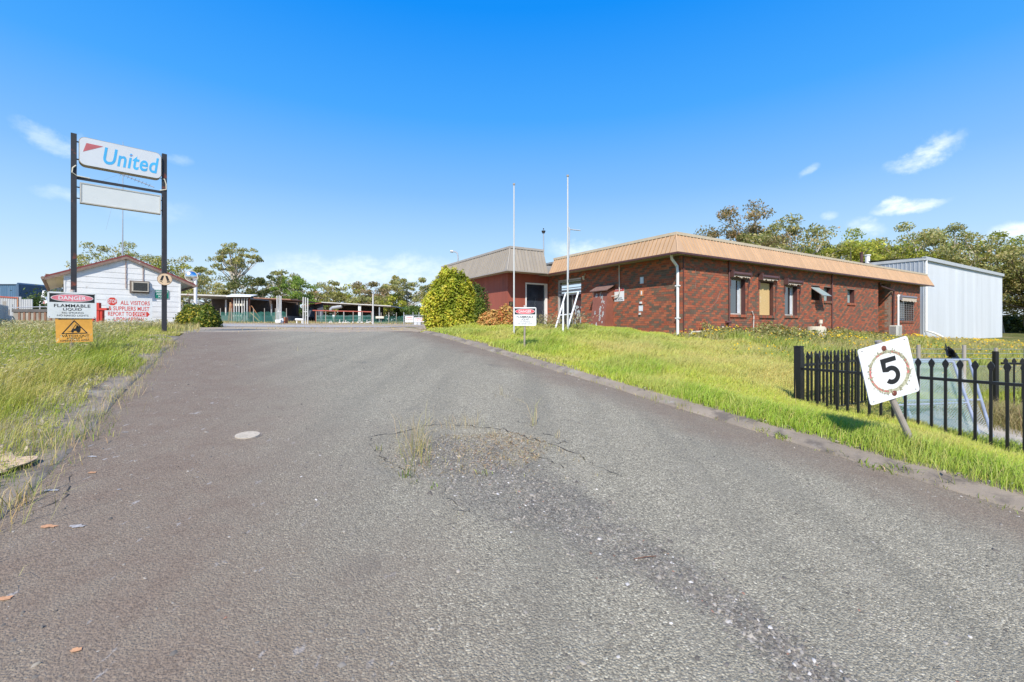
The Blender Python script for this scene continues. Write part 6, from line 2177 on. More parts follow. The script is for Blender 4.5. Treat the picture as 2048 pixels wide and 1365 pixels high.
def scab(px, py, ra, rb, mat, seed):
    r9 = np.random.default_rng(seed)
    q0 = road_hit(px, py)
    pts = []
    for i in range(14):
        t = 2 * math.pi * i / 14; s = .6 + .6 * r9.random()
        q = Vector((q0.x, q0.y, 0)) + Vector((1, .1, 0)) * ra * s * math.cos(t) + Vector((-.1, 1, 0)) * rb * s * math.sin(t)
        a_, b_ = uv(q.x, q.y); pts.append(Vector((q.x, q.y, float(road_z(np.array([a_]), np.array([b_]))[0]) + .005)))
    m_ = MB(); m_.add(pts, [tuple(range(14))]); m_.build("paint_mark", mat, road)
M_or = pmat("orange_mark", (.50, .26, .13), .9, var=.35, scale=40)
M_gm = pmat("grey_mark", (.36, .335, .31), .9, var=.35, scale=40)
for i, (px, py, a, b, mt) in enumerate(((100, 1058, .05, .02, M_or), (153, 1058, .045, .02, M_gm), (184, 949, .035, .016, M_or), (10, 1205, .035, .018, M_or), (152, 1310, .02, .014, M_or), (100, 985, .05, .02, M_gm), (184, 917, .04, .016, M_gm), (250, 868, .03, .012, M_gm), (238, 983, .016, .008, M_gm))):
    scab(px, py, a, b, mt, i)
twig = thing("twig", "thin brown twig lying on the gravelly asphalt", "twig", road_hit(1290, 1122))
m_ = MB(); qa, qb, qc = road_hit(1268, 1125), road_hit(1290, 1122), road_hit(1312, 1119)
m_.tube([qa + Z * .02, qb + Z * .024, qc + Z * .02], .003, 5); m_.build("stem", pmat("twig_brown", (.2, .11, .07), .9), twig)
# ------------------------------------------------------------------ shrubs
M_leaf = leafmat("leaf", .3, .5)
M_gumleaf = leafmat("gum_leaf", .42, .5)


def lump(d, seed, k=5):
    """soft lumps over a sphere of directions"""
    r9 = np.random.default_rng(seed)
    out = np.zeros(len(d))
    for _ in range(26):
        c = unit(r9.normal(size=(1, 3)))[0]
        out += (.4 + .6 * r9.random()) * np.exp(-((1 - d @ c) * 14))
    return out / 2.2


def dome_shrub(name, label, base, rx, ry, h, n, leaf, cols, seed, lumps=.12, skirt=.75, cat="shrub", depth=.25):
    r9 = np.random.default_rng(seed)
    t = thing(name, label, cat, base)
    # points over a domed skin, evenly by height, with knobbly lumps pushed out and clefts left between them
    zf = r9.random(n) ** .9; az = 2 * math.pi * r9.random(n)
    pr = np.sqrt(np.maximum(0, 1 - zf ** (1.6 + 1.1 * skirt))) * (.90 + .10 * np.minimum(1, zf / .25))
    d = unit(np.stack([np.cos(az) * (pr + .05), np.sin(az) * (pr + .05), zf * .9 + .02], 1))
    lm = lump(d, seed)
    kn = np.zeros(n)
    cs = unit(np.stack([r9.normal(size=130), r9.normal(size=130), np.abs(r9.normal(size=130)) * .8], 1))
    for c in cs: kn = np.maximum(kn, np.exp(-((1 - d @ c) * 80)))
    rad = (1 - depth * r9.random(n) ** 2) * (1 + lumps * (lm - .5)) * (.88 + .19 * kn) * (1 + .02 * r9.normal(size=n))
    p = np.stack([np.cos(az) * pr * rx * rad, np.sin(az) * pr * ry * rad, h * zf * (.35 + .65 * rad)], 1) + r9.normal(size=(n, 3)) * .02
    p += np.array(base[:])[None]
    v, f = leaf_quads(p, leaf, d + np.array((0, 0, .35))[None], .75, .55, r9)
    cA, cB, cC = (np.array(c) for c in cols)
    q = np.clip(.05 + .35 * (rad - .8) / .25 + .5 * kn + .22 * r9.random(n), 0, 1)  # inner and cleft leaves darker: shade between the knobs put into leaf colour
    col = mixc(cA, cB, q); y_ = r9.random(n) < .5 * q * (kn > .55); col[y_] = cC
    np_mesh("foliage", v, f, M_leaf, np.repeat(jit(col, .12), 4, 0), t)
    m_ = MB()
    for i in range(7):
        a = 6.28 * r9.random(); e = Vector((math.cos(a) * rx * .6, math.sin(a) * ry * .6, h * (.4 + .4 * r9.random())))
        m_.tube([Vector(base) + Vector((.05 * math.cos(a), .05 * math.sin(a), 0)), Vector(base) + e * .5 + Z * .1, Vector(base) + e], [.05, .035, .012], 6)
    m_.build("stem", pmat("bark_brown", (.13, .10, .08), .9, var=.3, scale=8), t)
    return t


def gpos(px, yd, dz=0.0):
    return Vector((kx(px) * yd, yd, gzf(kx(px) * yd, yd) + dz))


SH = ((.11, .16, .015), (.46, .48, .04), (.62, .54, .07))
dome_shrub("dome_shrub", "large clipped dome shrub with yellow green leaves beside the red wing", gpos(905, 18.3), 1.14, 1.2, 2.56, 26000, .10, SH, 5, .36, 1.1)
dome_shrub("dome_shrub", "small round green shrub tucked against the large dome shrub's right side", gpos(955, 18.1), .42, .45, 1.28, 3600, .075, ((.05, .09, .012), (.17, .24, .03), (.28, .30, .05)), 6, .15, 1.0)
dome_shrub("dome_shrub", "dark green shrub behind the large dome shrub, under the grey fascia", gpos(945, 19.0), .75, .7, 2.05, 5200, .08, ((.035, .065, .012), (.10, .16, .03), (.16, .2, .03)), 16, .15, 1.0)
dome_shrub("golden_shrub", "low golden orange leaved shrub at the foot of the red wall", gpos(985, 17.2), .62, .5, .72, 3600, .085, ((.36, .22, .06), (.68, .44, .15), (.74, .36, .14)), 7, .3, .3)
dome_shrub("golden_shrub", "taller golden shrub touched with red beside the slim flagpole", gpos(1012, 17.0), .42, .5, .92, 2700, .085, ((.36, .22, .06), (.70, .44, .14), (.66, .22, .10)), 8, .3, .4)
dome_shrub("spreading_shrub", "wide dark green shrub with yellow tips right of the white hut", gpos(388, 20.6), .78, .9, 1.12, 6500, .10, ((.05, .075, .012), (.15, .19, .02), (.42, .36, .04)), 9, .35, .5)
dome_shrub("spreading_shrub", "bushy green shrub nearer the road, right of the yellow tipped one", gpos(417, 19.8), .52, .6, 1.05, 4200, .10, ((.05, .08, .012), (.13, .19, .02), (.36, .34, .05)), 10, .35, .6)
# weeds before the glazed entrance
cs_ = []
for px, yd, n3, hh, sp_ in ((1085, 16.6, 900, .55, .7), (1110, 15.6, 500, .5, .4), (1150, 16.0, 700, .7, .5), (1060, 17.5, 500, .4, .5)):
    x_ = kx(px) * yd + sp_ * rng.normal(size=n3) * .6; y_ = yd + sp_ * rng.normal(size=n3) * .6
    cs_.append(np.stack([x_, y_, gz(x_, y_) + hh * rng.random(n3) ** 1.2], 1))
cen = np.concatenate(cs_); n3 = len(cen)
lv, lf_ = leaf_quads(cen, .075, None, aspect=.3)
tag(np_mesh("entrance_weeds", lv, lf_, M_leaf, np.repeat(jit(mixc(np.array((.14, .19, .05)), np.array((.46, .34, .2)), np.clip((cen[:, 2] - gz(cen[:, 0], cen[:, 1])) / .6 + .2 * rng.normal(size=n3), 0, 1))), 4, 0)), kind="stuff")

# ------------------------------------------------------------------ gum trees
M_bark = pmat("gum_bark", (.46, .41, .35), .85, var=.3, scale=1.5, spots=((.17, .13, .1), 1.1, .3), streak=True)
M_bark_d = pmat("dark_bark", (.12, .10, .085), .9, var=.3, scale=2, streak=True)


def tree(name, label, base, H, cr, crown0, nclump, per, leaf, cols, seed, lean=(0, 0), clump=.17, top=1.0, bark=None, fork=.35, trunk_r=None, group=None, droop=.4, flat=.62):
    r9 = np.random.default_rng(seed)
    t = thing(name, label, "tree", base, group)
    B = Vector(base)
    tr_ = trunk_r or H * .02
    # clump centres spread through the crown, denser towards its skin
    C = []
    tries = 0
    while len(C) < nclump and tries < 5000:
        tries += 1
        d = unit(r9.normal(size=(1, 3)))[0]
        rr_ = r9.random() ** .45
        zc = .5 + .5 * d[2] * rr_
        wz = math.sqrt(max(0, 1 - (2 * (zc - .46)) ** 2)) if top else 1
        p = np.array((d[0] * rr_ * cr, d[1] * rr_ * cr, H * (crown0 + (1 - crown0) * zc)))
        p[0] += lean[0] * zc; p[1] += lean[1] * zc
        if all(np.linalg.norm((p - q) * (1, 1, 1.3)) > cr * clump * .85 for q in C): C.append(p)
    C = np.array(C)
    ls, cl = [], []
    cA, cB, cC = (np.array(c) for c in cols)
    for p in C:
        k = int(1.25 * per * (.6 + .8 * r9.random()))
        s = cr * clump * (.75 + .6 * r9.random())
        d = unit(r9.normal(size=(k, 3))); q = d * (r9.random(k) ** .45)[:, None] * s * np.array((1.2, 1.2, flat))
        ls.append(p[None] + q + np.array((0, 0, -.12 * s)) * (q[:, :1] ** 2 + q[:, 1:2] ** 2) / s ** 2)
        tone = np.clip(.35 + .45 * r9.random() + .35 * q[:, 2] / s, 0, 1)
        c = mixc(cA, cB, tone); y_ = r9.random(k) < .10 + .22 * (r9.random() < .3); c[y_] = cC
        cl.append(c)
    L_ = np.concatenate(ls) + np.array(B[:])[None]; cc = np.concatenate(cl)
    v, f = leaf_quads(L_, leaf, None, aspect=.42, r=r9, droop=droop)
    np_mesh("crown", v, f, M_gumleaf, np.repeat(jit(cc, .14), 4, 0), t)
    m_ = MB()
    topz = H * (crown0 + (1 - crown0) * .55)
    spine = []
    for i in range(7):
        z_ = topz * i / 6; w = (z_ / H)
        spine.append(B + Vector((lean[0] * w * .7 + tr_ * 1.2 * math.sin(i * 1.3 + seed) * (i > 0), lean[1] * w * .7 + tr_ * math.cos(i * 1.7 + seed) * (i > 0), z_)))
    m_.tube([spine[0] - Z * .3] + spine, [tr_ * 1.25] + [tr_ * (1 - .11 * i) for i in range(7)], 8)
    for j, p in enumerate(C):
        if j % 2 and nclump > 30 and r9.random() < .35: continue
        pv_ = B + Vector(p)
        zs = min(max(p[2] * (.55 + .2 * r9.random()) , H * fork * .7), topz)
        i = min(5, int(zs / topz * 6)); s0 = spine[i].lerp(spine[i + 1], zs / topz * 6 - i if zs < topz else 1)
        mid = s0.lerp(pv_, .55) + Vector((r9.normal() * .03 * H, r9.normal() * .03 * H, -.015 * H))
        m_.tube([s0, mid, pv_], [tr_ * .42, tr_ * .27, tr_ * .09], 5, cap=False)
    m_.build("trunk", bark or M_bark, t)
    return t


GUM = ((.19, .19, .075), (.45, .43, .165), (.58, .49, .24))
GUMY = ((.19, .22, .045), (.50, .50, .09), (.62, .60, .10))
GUMB = ((.17, .145, .075), (.40, .32, .16), (.52, .33, .17))
LIME = ((.12, .19, .04), (.28, .38, .08), (.38, .44, .10))


def gy(px, yd): return Vector((kx(px) * yd, yd, gzf(kx(px) * yd, yd)))


def th(py, yd, px): return zy(py, yd) - gzf(kx(px) * yd, yd)
LT = [  # px, distance, top row, crown radius, crown start, clumps, leaves, palette, label, clump, fork
    (232, 62, 487, 5.4, .50, 30, 110, GUM, "spreading gum tree rising behind the white hut roof", .19, .45),
    (318, 66, 518, 5.0, .30, 34, 120, GUMY, "yellow green gum tree behind the right slope of the hut roof", .20, .4),
    (366, 70, 504, 4.6, .40, 34, 120, GUM, "gum tree right of the steel sign post behind the hut", .19, .4),
    (470, 70, 484, 4.4, .56, 46, 110, GUM, "tallest pale trunked gum tree standing above the left open shed", .155, .5),
    (412, 66, 545, 6.2, .16, 60, 130, GUM, "broad dense gum tree behind the lamp pole and left shed", .17, .3),
    (508, 66, 543, 4.6, .18, 44, 130, ((.07, .09, .035), (.17, .19, .065), (.28, .26, .09)), "dark gum tree behind the right end of the left open shed", .18, .3),
    (562, 72, 528, 4.3, .25, 40, 130, GUM, "two tiered gum tree behind the left group of white pipes", .18, .35),
    (600, 64, 552, 3.6, .14, 40, 140, LIME, "bright lime green tree between the two open sheds", .2, .3),
    (632, 74, 570, 4.0, .2, 36, 130, GUMB, "brownish gum tree behind the left end of the right shed", .19, .35),
    (668, 72, 564, 4.4, .2, 42, 130, GUM, "round gum tree behind the middle of the right shed roof", .18, .35),
    (708, 74, 572, 3.8, .18, 36, 130, GUMY, "low gum tree right of the round one behind the right shed", .19, .35),
    (752, 72, 561, 4.6, .34, 38, 120, GUMB, "open red tipped gum tree behind the tall white pole", .17, .4),
    (735, 66, 590, 3.8, .1, 36, 130, GUM, "low dark gum tree behind the right end of the right shed", .2, .3),
    (815, 68, 551, 4.0, .22, 50, 130, GUM, "large rounded gum tree left of the dome shrub", .165, .35),
    (786, 66, 592, 3.2, .12, 34, 130, GUMY, "mid height gum tree at the left foot of the large rounded one", .2, .3),
    (826, 58, 612, 2.7, .05, 36, 130, ((.06, .10, .025), (.17, .24, .06), (.22, .26, .07)), "low bushy green tree behind the two warning boards", .22, .2),
    (870, 72, 570, 3.6, .2, 36, 130, GUM, "gum tree mostly hidden behind the dome shrub", .19, .3),
]
for i, (px, yd, py, cr, c0, nc, per, pal, lab, cl, fk_) in enumerate(LT):
    b = gy(px, yd)
    tree("gum_tree", lab, b, th(py, yd, px), cr, c0, int(nc * .9), int(per * .8), .33, pal, 100 + i, (0, 0), cl * .88, fork=fk_, group="gum trees beyond the open sheds")
RT = [
    (1500, 62, 412, 5.6, .42, 54, 150, GUMB, "tall brown tipped gum tree at the left end of the tree row", .165),
    (1470, 62, 452, 4.2, .30, 34, 150, GUMB, "lower brownish gum tree left of the tall brown tipped one", .18),
    (1592, 58, 428, 5.4, .22, 60, 150, GUM, "dense gum tree second from the tall brown tipped one", .165),
    (1560, 66, 470, 5.0, .2, 40, 150, GUM, "gum tree filling the gap right of the tall brown tipped one", .18),
    (1655, 60, 466, 5.0, .18, 50, 150, GUM, "gum tree above the middle of the tan fascia", .175),
    (1712, 56, 452, 4.8, .14, 56, 150, GUMY, "yellow green windswept tree left of the red flue pipe", .17),
    (1775, 58, 462, 5.0, .14, 54, 150, GUMY, "yellow green tree directly above the flue pipe", .175),
    (1838, 58, 446, 5.2, .14, 58, 150, GUM, "gum tree rising above the left corner of the metal shed", .17),
    (1895, 62, 452, 5.4, .14, 54, 150, GUM, "gum tree above the left part of the metal shed roof", .175),
    (1950, 60, 455, 5.2, .14, 56, 150, GUM, "gum tree above the middle of the metal shed roof", .17),
    (2004, 62, 462, 5.4, .12, 54, 150, GUMY, "gum tree above the right end of the metal shed roof", .175),
    (2060, 56, 468, 5.6, .16, 64, 150, GUM, "big gum tree with dark trunk right of the metal shed", .165),
    (2130, 56, 470, 5.6, .14, 50, 140, GUM, "gum tree at the right edge beyond the metal shed", .18),
]
for i, (px, yd, py, cr, c0, nc, per, pal, lab, cl) in enumerate(RT):
    tree("row_gum_tree", lab, gy(px, yd), th(py, yd, px), cr * 1.18, c0, nc, per, .36, pal, 200 + i, (-1.6, 0), cl * .98, fork=.2, bark=M_bark_d if px > 2050 else M_bark, group="gum trees behind the office and metal shed", flat=.7)
# undergrowth far right and behind the sheds
cen = []
for _ in range(4000):
    px = 1990 + 120 * rng.random(); yd = 62 + 8 * rng.random(); cen.append(gy(px, yd) + Z * 2.4 * rng.random() ** 1.5)
for _ in range(9000):
    px = 150 + 740 * rng.random(); yd = 74 + 10 * rng.random(); hh = 1.2 + 3.4 * float(vnoise(np.array([px]), np.array([1.]), 26, 5)[0]); cen.append(gy(px, yd) + Z * hh * rng.random() ** 1.2)
cen = np.array([c[:] for c in cen]); lv, lf_ = leaf_quads(cen, .55, None, aspect=.6)
tag(np_mesh("undergrowth", lv, lf_, M_leaf, np.repeat(jit(mixc(np.array((.04, .06, .02)), np.array((.13, .16, .05)), rng.random(len(cen)))), 4, 0)), kind="stuff")

# ------------------------------------------------------------------ open loading sheds across the yard
def fX(px, yd): return kx(px) * yd
FXZ = lambda yd: Fr(Vector((0, yd, 0)), X, Z, -Y)
M_shedroof = pmat("shed_roof_edge", (.52, .50, .46), .7, var=.15, spots=((.33, .13, .07), 1.2, .22))
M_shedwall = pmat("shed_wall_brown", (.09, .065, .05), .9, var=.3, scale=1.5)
M_yardwhite = pmat("dulled_white", (.55, .54, .51), .6, var=.12, scale=3, spots=((.33, .24, .17), 2.5, .15))
M_dock = pmat("dock_concrete", (.16, .15, .14), .9, var=.25, scale=2, spots=((.25, .09, .05), 1.3, .15))
M_steelrust = pmat("rust_streaked_steel", (.52, .49, .45), .7, var=.2, scale=3, spots=((.33, .10, .05), 2.5, .3))
sh1 = thing("open_shed", "long low open loading shed with rusty roof edge behind the white pipe gantry", "shed", gy(470, 48))
d = 48.0; f = FXZ(d)
def q4(pts): return [Vector(p) for p in pts]
L0, L1, R0 = fX(330, d), fX(463, d), fX(583, d)
zr0, zr1, zr2 = zy(589.5, d), zy(594, d), zy(600.5, d)
m_ = MB(); th_ = .14
m_.poly(f, [(L0, zr0), (L1, zr1), (L1, zr1 + th_), (L0, zr0 + th_)], -9, .3); m_.build("roof", M_shedroof, sh1)
m_ = MB(); m_.poly(f, [(fX(500, d), zy(597, d)), (R0, zr2), (R0, zr2 + .1), (fX(500, d), zy(597, d) + .12)], -7, .2); m_.build("roof", pmat("rusty_roof", (.30, .16, .11), .8, var=.3, scale=3, spots=((.45, .42, .38), 3, .25)), sh1)
m_ = MB(); g48 = gzf(fX(480, d), d)
m_.box(f, (fX(362, d), fX(560, d)), (g48 - .2, g48 + .75), (-9, -.6)); m_.build("dock", M_dock, sh1)
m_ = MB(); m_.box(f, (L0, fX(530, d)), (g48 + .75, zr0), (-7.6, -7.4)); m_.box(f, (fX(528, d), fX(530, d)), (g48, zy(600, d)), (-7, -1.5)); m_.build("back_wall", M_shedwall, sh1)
m_ = MB()
for i, a in enumerate((398, 424)): m_.box(f, (fX(a - 1, d), fX(a + 1, d)), (g48 + .75, zy(606 if i else 604, d)), (-7.35, -7.2))
m_.ring(f, [(fX(397, d), g48 + .75), (fX(425, d), g48 + .75), (fX(425, d), zy(604, d)), (fX(397, d), zy(604, d))], [(fX(399, d), g48 + .76), (fX(423, d), g48 + .76), (fX(423, d), zy(606, d)), (fX(399, d), zy(606, d))], -7.39, -7.1); m_.build("doorway", pmat("door_trim_brown", (.22, .18, .15), .8), sh1)
for px, mt in ((380, M_steelrust), (441, M_steelrust), (365.5, M_timber), (548.5, M_galv), (534, M_galv)):
    m_ = MB(); m_.box(f, (fX(px - 1.1, d), fX(px + 1.1, d)), (g48, zy(599 if px < 500 else 607, d)), (-1, -.85)); m_.build("column", mt, sh1)
m_ = MB(); m_.tube([f.p(fX(366, d), zy(601, d), -.5), f.p(fX(384, d), zy(595, d), -.5)], .07, 6); m_.build("brace", M_timber, sh1)

gan = thing("pipe_gantry", "small white roof on rusty posts sheltering a row of vertical white pipes", "gantry", gy(480, 45))
d = 45.0; f = FXZ(d); g45 = gzf(fX(480, d), d)
m_ = MB(); A = [f.p(fX(461, d), zy(593.5, d), .7), f.p(fX(510, d), zy(593.5, d), .7), f.p(fX(497, d), zy(587.5, d), -1.6), f.p(fX(444, d), zy(586, d), -1.6)]
m_.add(A + [a - Z * .08 for a in A], [(0, 1, 2, 3), (7, 6, 5, 4), (0, 4, 5, 1), (1, 5, 6, 2), (2, 6, 7, 3), (3, 7, 4, 0)]); m_.build("roof", pmat("pale_sheet", (.72, .71, .66), .6, var=.06), gan)
m_ = MB(); m_.box(f, (fX(461, d), fX(506, d)), (zy(597, d), zy(594, d)), (-.1, .5)); m_.build("beam", M_dark, gan)
for px in (464.2, 498.5):
    m_ = MB(); m_.box(f, (fX(px - 1.2, d), fX(px + 1.2, d)), (g45 - .1, zy(594, d)), (-.06, .06)); m_.build("post", pmat("rusty_post", (.25, .10, .06), .85, var=.3, scale=4, spots=((.5, .47, .42), 3, .25)), gan)
for px, y1 in ((468.3, 643), (473.2, 643), (478.3, 643), (484, 637.5), (488.8, 644), (494.2, 640)):
    m_ = MB(); m_.tube([at(px, y1, d - .3), at(px, 595.5, d - .3)], .055, 8); m_.build("pipe", M_yardwhite, gan)
m_ = MB(); m_.box(f, (fX(470, d), fX(490, d)), (zy(612.5, d), zy(608, d)), (.2, .26)); m_.box(f, (fX(469, d), fX(487, d)), (zy(633.5, d), zy(630, d)), (.2, .26)); m_.build("tie_plate", M_cream, gan)
tp = thing("timber_post", "leaning rust brown post beside the left leg of the pipe gantry", "post", gy(459, 45.5))
m_ = MB(); m_.tube([at(458.5, 643, 45.5), at(462, 605, 45.5)], .12, 8); m_.build("shaft", pmat("brown_post", (.36, .22, .12), .85, var=.3), tp)
ld = thing("loading_steps", "yellow railed steel steps at the right of the pipe gantry", "steps", gy(510, 44))
m_ = MB(); d = 44.0
for o in (0, .5): m_.tube([at(501, 626, d + o), at(519, 643, d + o)], .05, 6)
m_.build("stringer", pmat("faded_yellow", (.55, .38, .12), .7, var=.2), ld)
m_ = MB(); m_.tube([at(500, 634, d), at(500, 613, d), at(503, 612, d), at(520, 637, d)], .03, 6); m_.tube([at(508, 632, d), at(508, 620, d)], .025, 6); m_.build("handrail", pmat("orange_rail", (.45, .2, .08), .7), ld)
m_ = MB()
for i in range(5):
    q = at(501 + 18 * (i + .5) / 5, 626 + 17 * (i + .5) / 5, d); m_.box(Fr(q, X, Z, -Y), (-.15, .15), (-.02, .02), (-.5, 0))
m_.build("tread", M_rust, ld)

sh2 = thing("open_shed", "open shed with slate blue end wall and long pale roof edge, right of the pipes", "shed", gy(700, 52))
d = 52.0; f = FXZ(d); g52 = gzf(fX(700, d), d)
zl, zr_ = zy(606, d), zy(613.5, d)
m_ = MB(); m_.poly(f, [(fX(645, d), zl), (fX(783, d), zr_), (fX(783, d), zr_ + .10), (fX(645, d), zl + .10)], -6, .3); m_.build("roof", M_shedroof, sh2)
m_ = MB(); qa, qb = f.p(fX(645, d), zl + .05, .3), at(603, 612.5, d + 6)
m_.add([qa, qb, qb - Z * .1, qa - Z * .1], [(0, 1, 2, 3)]); m_.add([qa, qb, f.p(fX(650, d), zl + .02, -6)], [(0, 1, 2)]); m_.build("roof_edge", pmat("rust_edge", (.33, .12, .07), .8, var=.3), sh2)
m_ = MB(); a, b = f.p(fX(645, d), g52, -.2), at(617.5, 641, d + 5); b.z = g52
m_.add([a, b, Vector((b.x, b.y, zy(612, d + 5))), Vector((a.x, a.y, zl))], [(0, 1, 2, 3)]); m_.build("end_wall", pmat("slate_blue", (.105, .115, .15), .7, var=.12), sh2)
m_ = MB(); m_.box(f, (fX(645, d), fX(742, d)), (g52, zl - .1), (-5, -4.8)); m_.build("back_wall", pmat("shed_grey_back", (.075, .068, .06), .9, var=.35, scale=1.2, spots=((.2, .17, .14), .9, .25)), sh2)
for px, w_ in ((718.3, 1.3), (721, .9), (759, .8)):
    m_ = MB(); m_.box(f, (fX(px - w_, d), fX(px + w_, d)), (g52, zy(611 if px < 740 else 614, d)), (-.2, .1)); m_.build("column", M_white if px < 740 else M_galv, sh2)
m_ = MB(); m_.tube([at(661.5, 622, d), at(662, 618.5, d), at(665, 616.2, d), at(684, 613.2, d)], .2, 10); m_.build("duct", M_galv, sh2)
m_ = MB(); m_.box(f, (fX(690, d), fX(735, d)), (g52, zy(627, d)), (-2.6, -2.4)); m_.build("tank", M_dark, sh2)

rk = thing("pipe_rack", "rusty red overhead beam on thin posts in front of the right shed", "rack", gy(680, 44))
d = 44.0; f = FXZ(d); g44 = gzf(fX(680, d), d)
m_ = MB(); m_.poly(f, [(fX(626, d), zy(622.2, d)), (fX(743, d), zy(625, d)), (fX(743, d), zy(623.2, d)), (fX(626, d), zy(620.4, d))], -.1, .1); m_.build("beam", pmat("red_beam", (.42, .10, .07), .75, var=.25), rk)
for px in (631.5, 642, 671.5, 687.5, 707):
    m_ = MB(); m_.box(f, (fX(px - .7, d), fX(px + .7, d)), (g44 - .1, zy(622, d)), (-.04, .04)); m_.build("post", M_rust if px in (631.5, 671.5, 707) else M_galv, rk)
m_ = MB(); m_.box(f, (fX(632, d), fX(742, d)), (zy(633, d), zy(632.2, d)), (-.03, .03)); m_.box(f, (fX(632, d), fX(742, d)), (zy(640, d), zy(639.3, d)), (-.03, .03)); m_.build("rail", M_galv, rk)
ns = thing("small_notice", "small white notice hanging on the pipe rack rails", "sign", at(667.5, 636, 43.8))
m_ = MB(); m_.box(FXZ(43.8), (fX(665, 43.8), fX(670.5, 43.8)), (zy(635, 43.8), zy(630.5, 43.8)), (-.01, .02)); m_.build("plate", M_plate, ns)

for k, (pxs, tops, base, yd) in enumerate((((554.3, 558.5, 562), (592, 592, 592.5), 645, 38.0), ((606.5, 611, 615.5), (594.5, 595, 596.5), 648, 37.0))):
    t = thing("pipe_stand", ("left" if k == 0 else "right") + " of the two stands of three tall white vertical pipes in the yard", "pipes", gy(pxs[1], yd), "pipe stands in the yard")
    for px, tp_ in zip(pxs, tops):
        q = at(px, base, yd); m_ = MB(); m_.tube([Vector((q.x, q.y, gzf(q.x, q.y) - .1)), at(px, tp_, yd)], .05, 10); m_.build("pipe", M_yardwhite, t)
    m_ = MB(); m_.tube([at(pxs[0], 624, yd), at(pxs[2], 624, yd)], .03, 6); m_.build("tie_bar", M_galv, t)
t = thing("bench_pipe", "white horizontal pipe on short legs left of the right pipe stand", "pipe", at(600, 645, 37.5))
m_ = MB(); m_.tube([at(591, 639.5, 37.5), at(608, 640, 37.5)], .10, 10); m_.build("pipe", M_white, t)
m_ = MB(); m_.tube([at(593.5, 640, 37.5), at(593.5, 647, 37.5)], .05, 6); m_.tube([at(604, 640, 37.5), at(604, 647, 37.5)], .05, 6); m_.build("leg", M_white, t)
t = thing("white_tank", "low white box tank at the foot of the left pipe stand", "tank", at(555.5, 646, 37.4))
m_ = MB(); f = FXZ(37.4); m_.box(f, (fX(550, 37.4), fX(561, 37.4)), (zy(646, 37.4), zy(640, 37.4)), (-.5, 0)); m_.build("body", M_white, t, bevel=.03)
m_ = MB(); m_.tube([at(561, 640, 37.2), at(566, 638, 37.2), at(566, 642, 37.2)], .06, 8); m_.build("spout", M_white, t)
t = thing("orange_drum", "rusty orange upright drum in the grass by the left pipe stand", "drum", gy(571, 39))
m_ = MB(); q = gy(571, 39); m_.tube([q - Z * .1, q + Z * .55], .19, 14); m_.tube([q + Z * .25, q + Z * .29], .2, 14); m_.build("body", pmat("drum_orange", (.40, .13, .06), .8, var=.25), t)
m_ = MB(); m_.tube([q + Z * .551, q + Z * .58], .17, 14); m_.build("lid", M_galv, t)
t = thing("yard_pole", "tall plain white pole standing in front of the right open shed", "pole", gy(746, 39))
m_ = MB(); q = gy(746, 39); m_.tube([q - Z * .1, Vector((q.x, q.y, zy(587, 39)))], [.075, .06], 10); m_.build("shaft", M_yardwhite, t)
m_ = MB(); m_.tube([Vector((q.x, q.y, zy(587, 39))), Vector((q.x, q.y, zy(584, 39)))], .11, 10); m_.build("cap", M_galv, t)
# low white pipework at the foot of the rack
t = thing("floor_pipework", "low run of white pipework and valves on the ground below the pipe rack", "pipework", at(700, 648, 43))
m_ = MB(); r9 = np.random.default_rng(3)
m_.tube([at(650, 647, 43), at(745, 648, 43)], .07, 8)
for i in range(13):
    px = 652 + 92 * r9.random(); m_.tube([at(px, 649, 42.9), at(px, 643 - 6 * r9.random() ** 2, 42.9)], .05, 6); m_.tube([at(px - 2, 646, 42.9), at(px + 2 + 2 * r9.random(), 646, 42.9)], .07, 6)
m_.build("pipe_run", M_yardwhite, t)
# shade cloth fences
M_shade = meshmat("green_shade_cloth", (.03, .15, .12), .6)
M_shade2 = meshmat("green_shade_cloth_thin", (.04, .16, .13), .45)
for nm, lab, x0, x1, ya, yb2, yd, mt, n_ in (("shade_fence", "dark green shade cloth fence in front of the left open shed", 441, 573, 620.5, 645, 43, M_shade, 7), ("shade_fence", "bright green shade cloth fence under the red pipe rack", 633, 743, 627, 648, 43.3, M_shade, 7), ("shade_fence", "thin green shade cloth fence stretching right of the tall white pole", 747, 808, 629, 649, 42.6, M_shade2, 5)):
    t = thing(nm, lab, "fence", gy((x0 + x1) / 2, yd)); f = FXZ(yd)
    m_ = MB(); ns_ = 26
    vs = []
    for i in range(ns_ + 1):
        px = x0 + (x1 - x0) * i / ns_
        sag = .12 * math.sin(i * 2.1) + .06 * math.sin(i * 5.3)
        vs += [f.p(fX(px, yd), zy(yb2, yd), .04 * math.sin(i * 1.7)), f.p(fX(px, yd), zy(ya, yd) + sag * .5 - .2, .05 * math.sin(i * 2.3))]
    m_.add(vs, [(2 * i, 2 * i + 2, 2 * i + 3, 2 * i + 1) for i in range(ns_)]); m_.build("shade_cloth", mt, t)
    for i in range(n_):
        px = x0 + (x1 - x0) * i / (n_ - 1); q = gy(px, yd)
        m_ = MB(); m_.tube([q - Z * .1, Vector((q.x, q.y, zy(ya - 3.5, yd)))], .035, 6); m_.build("post", M_timber, t)
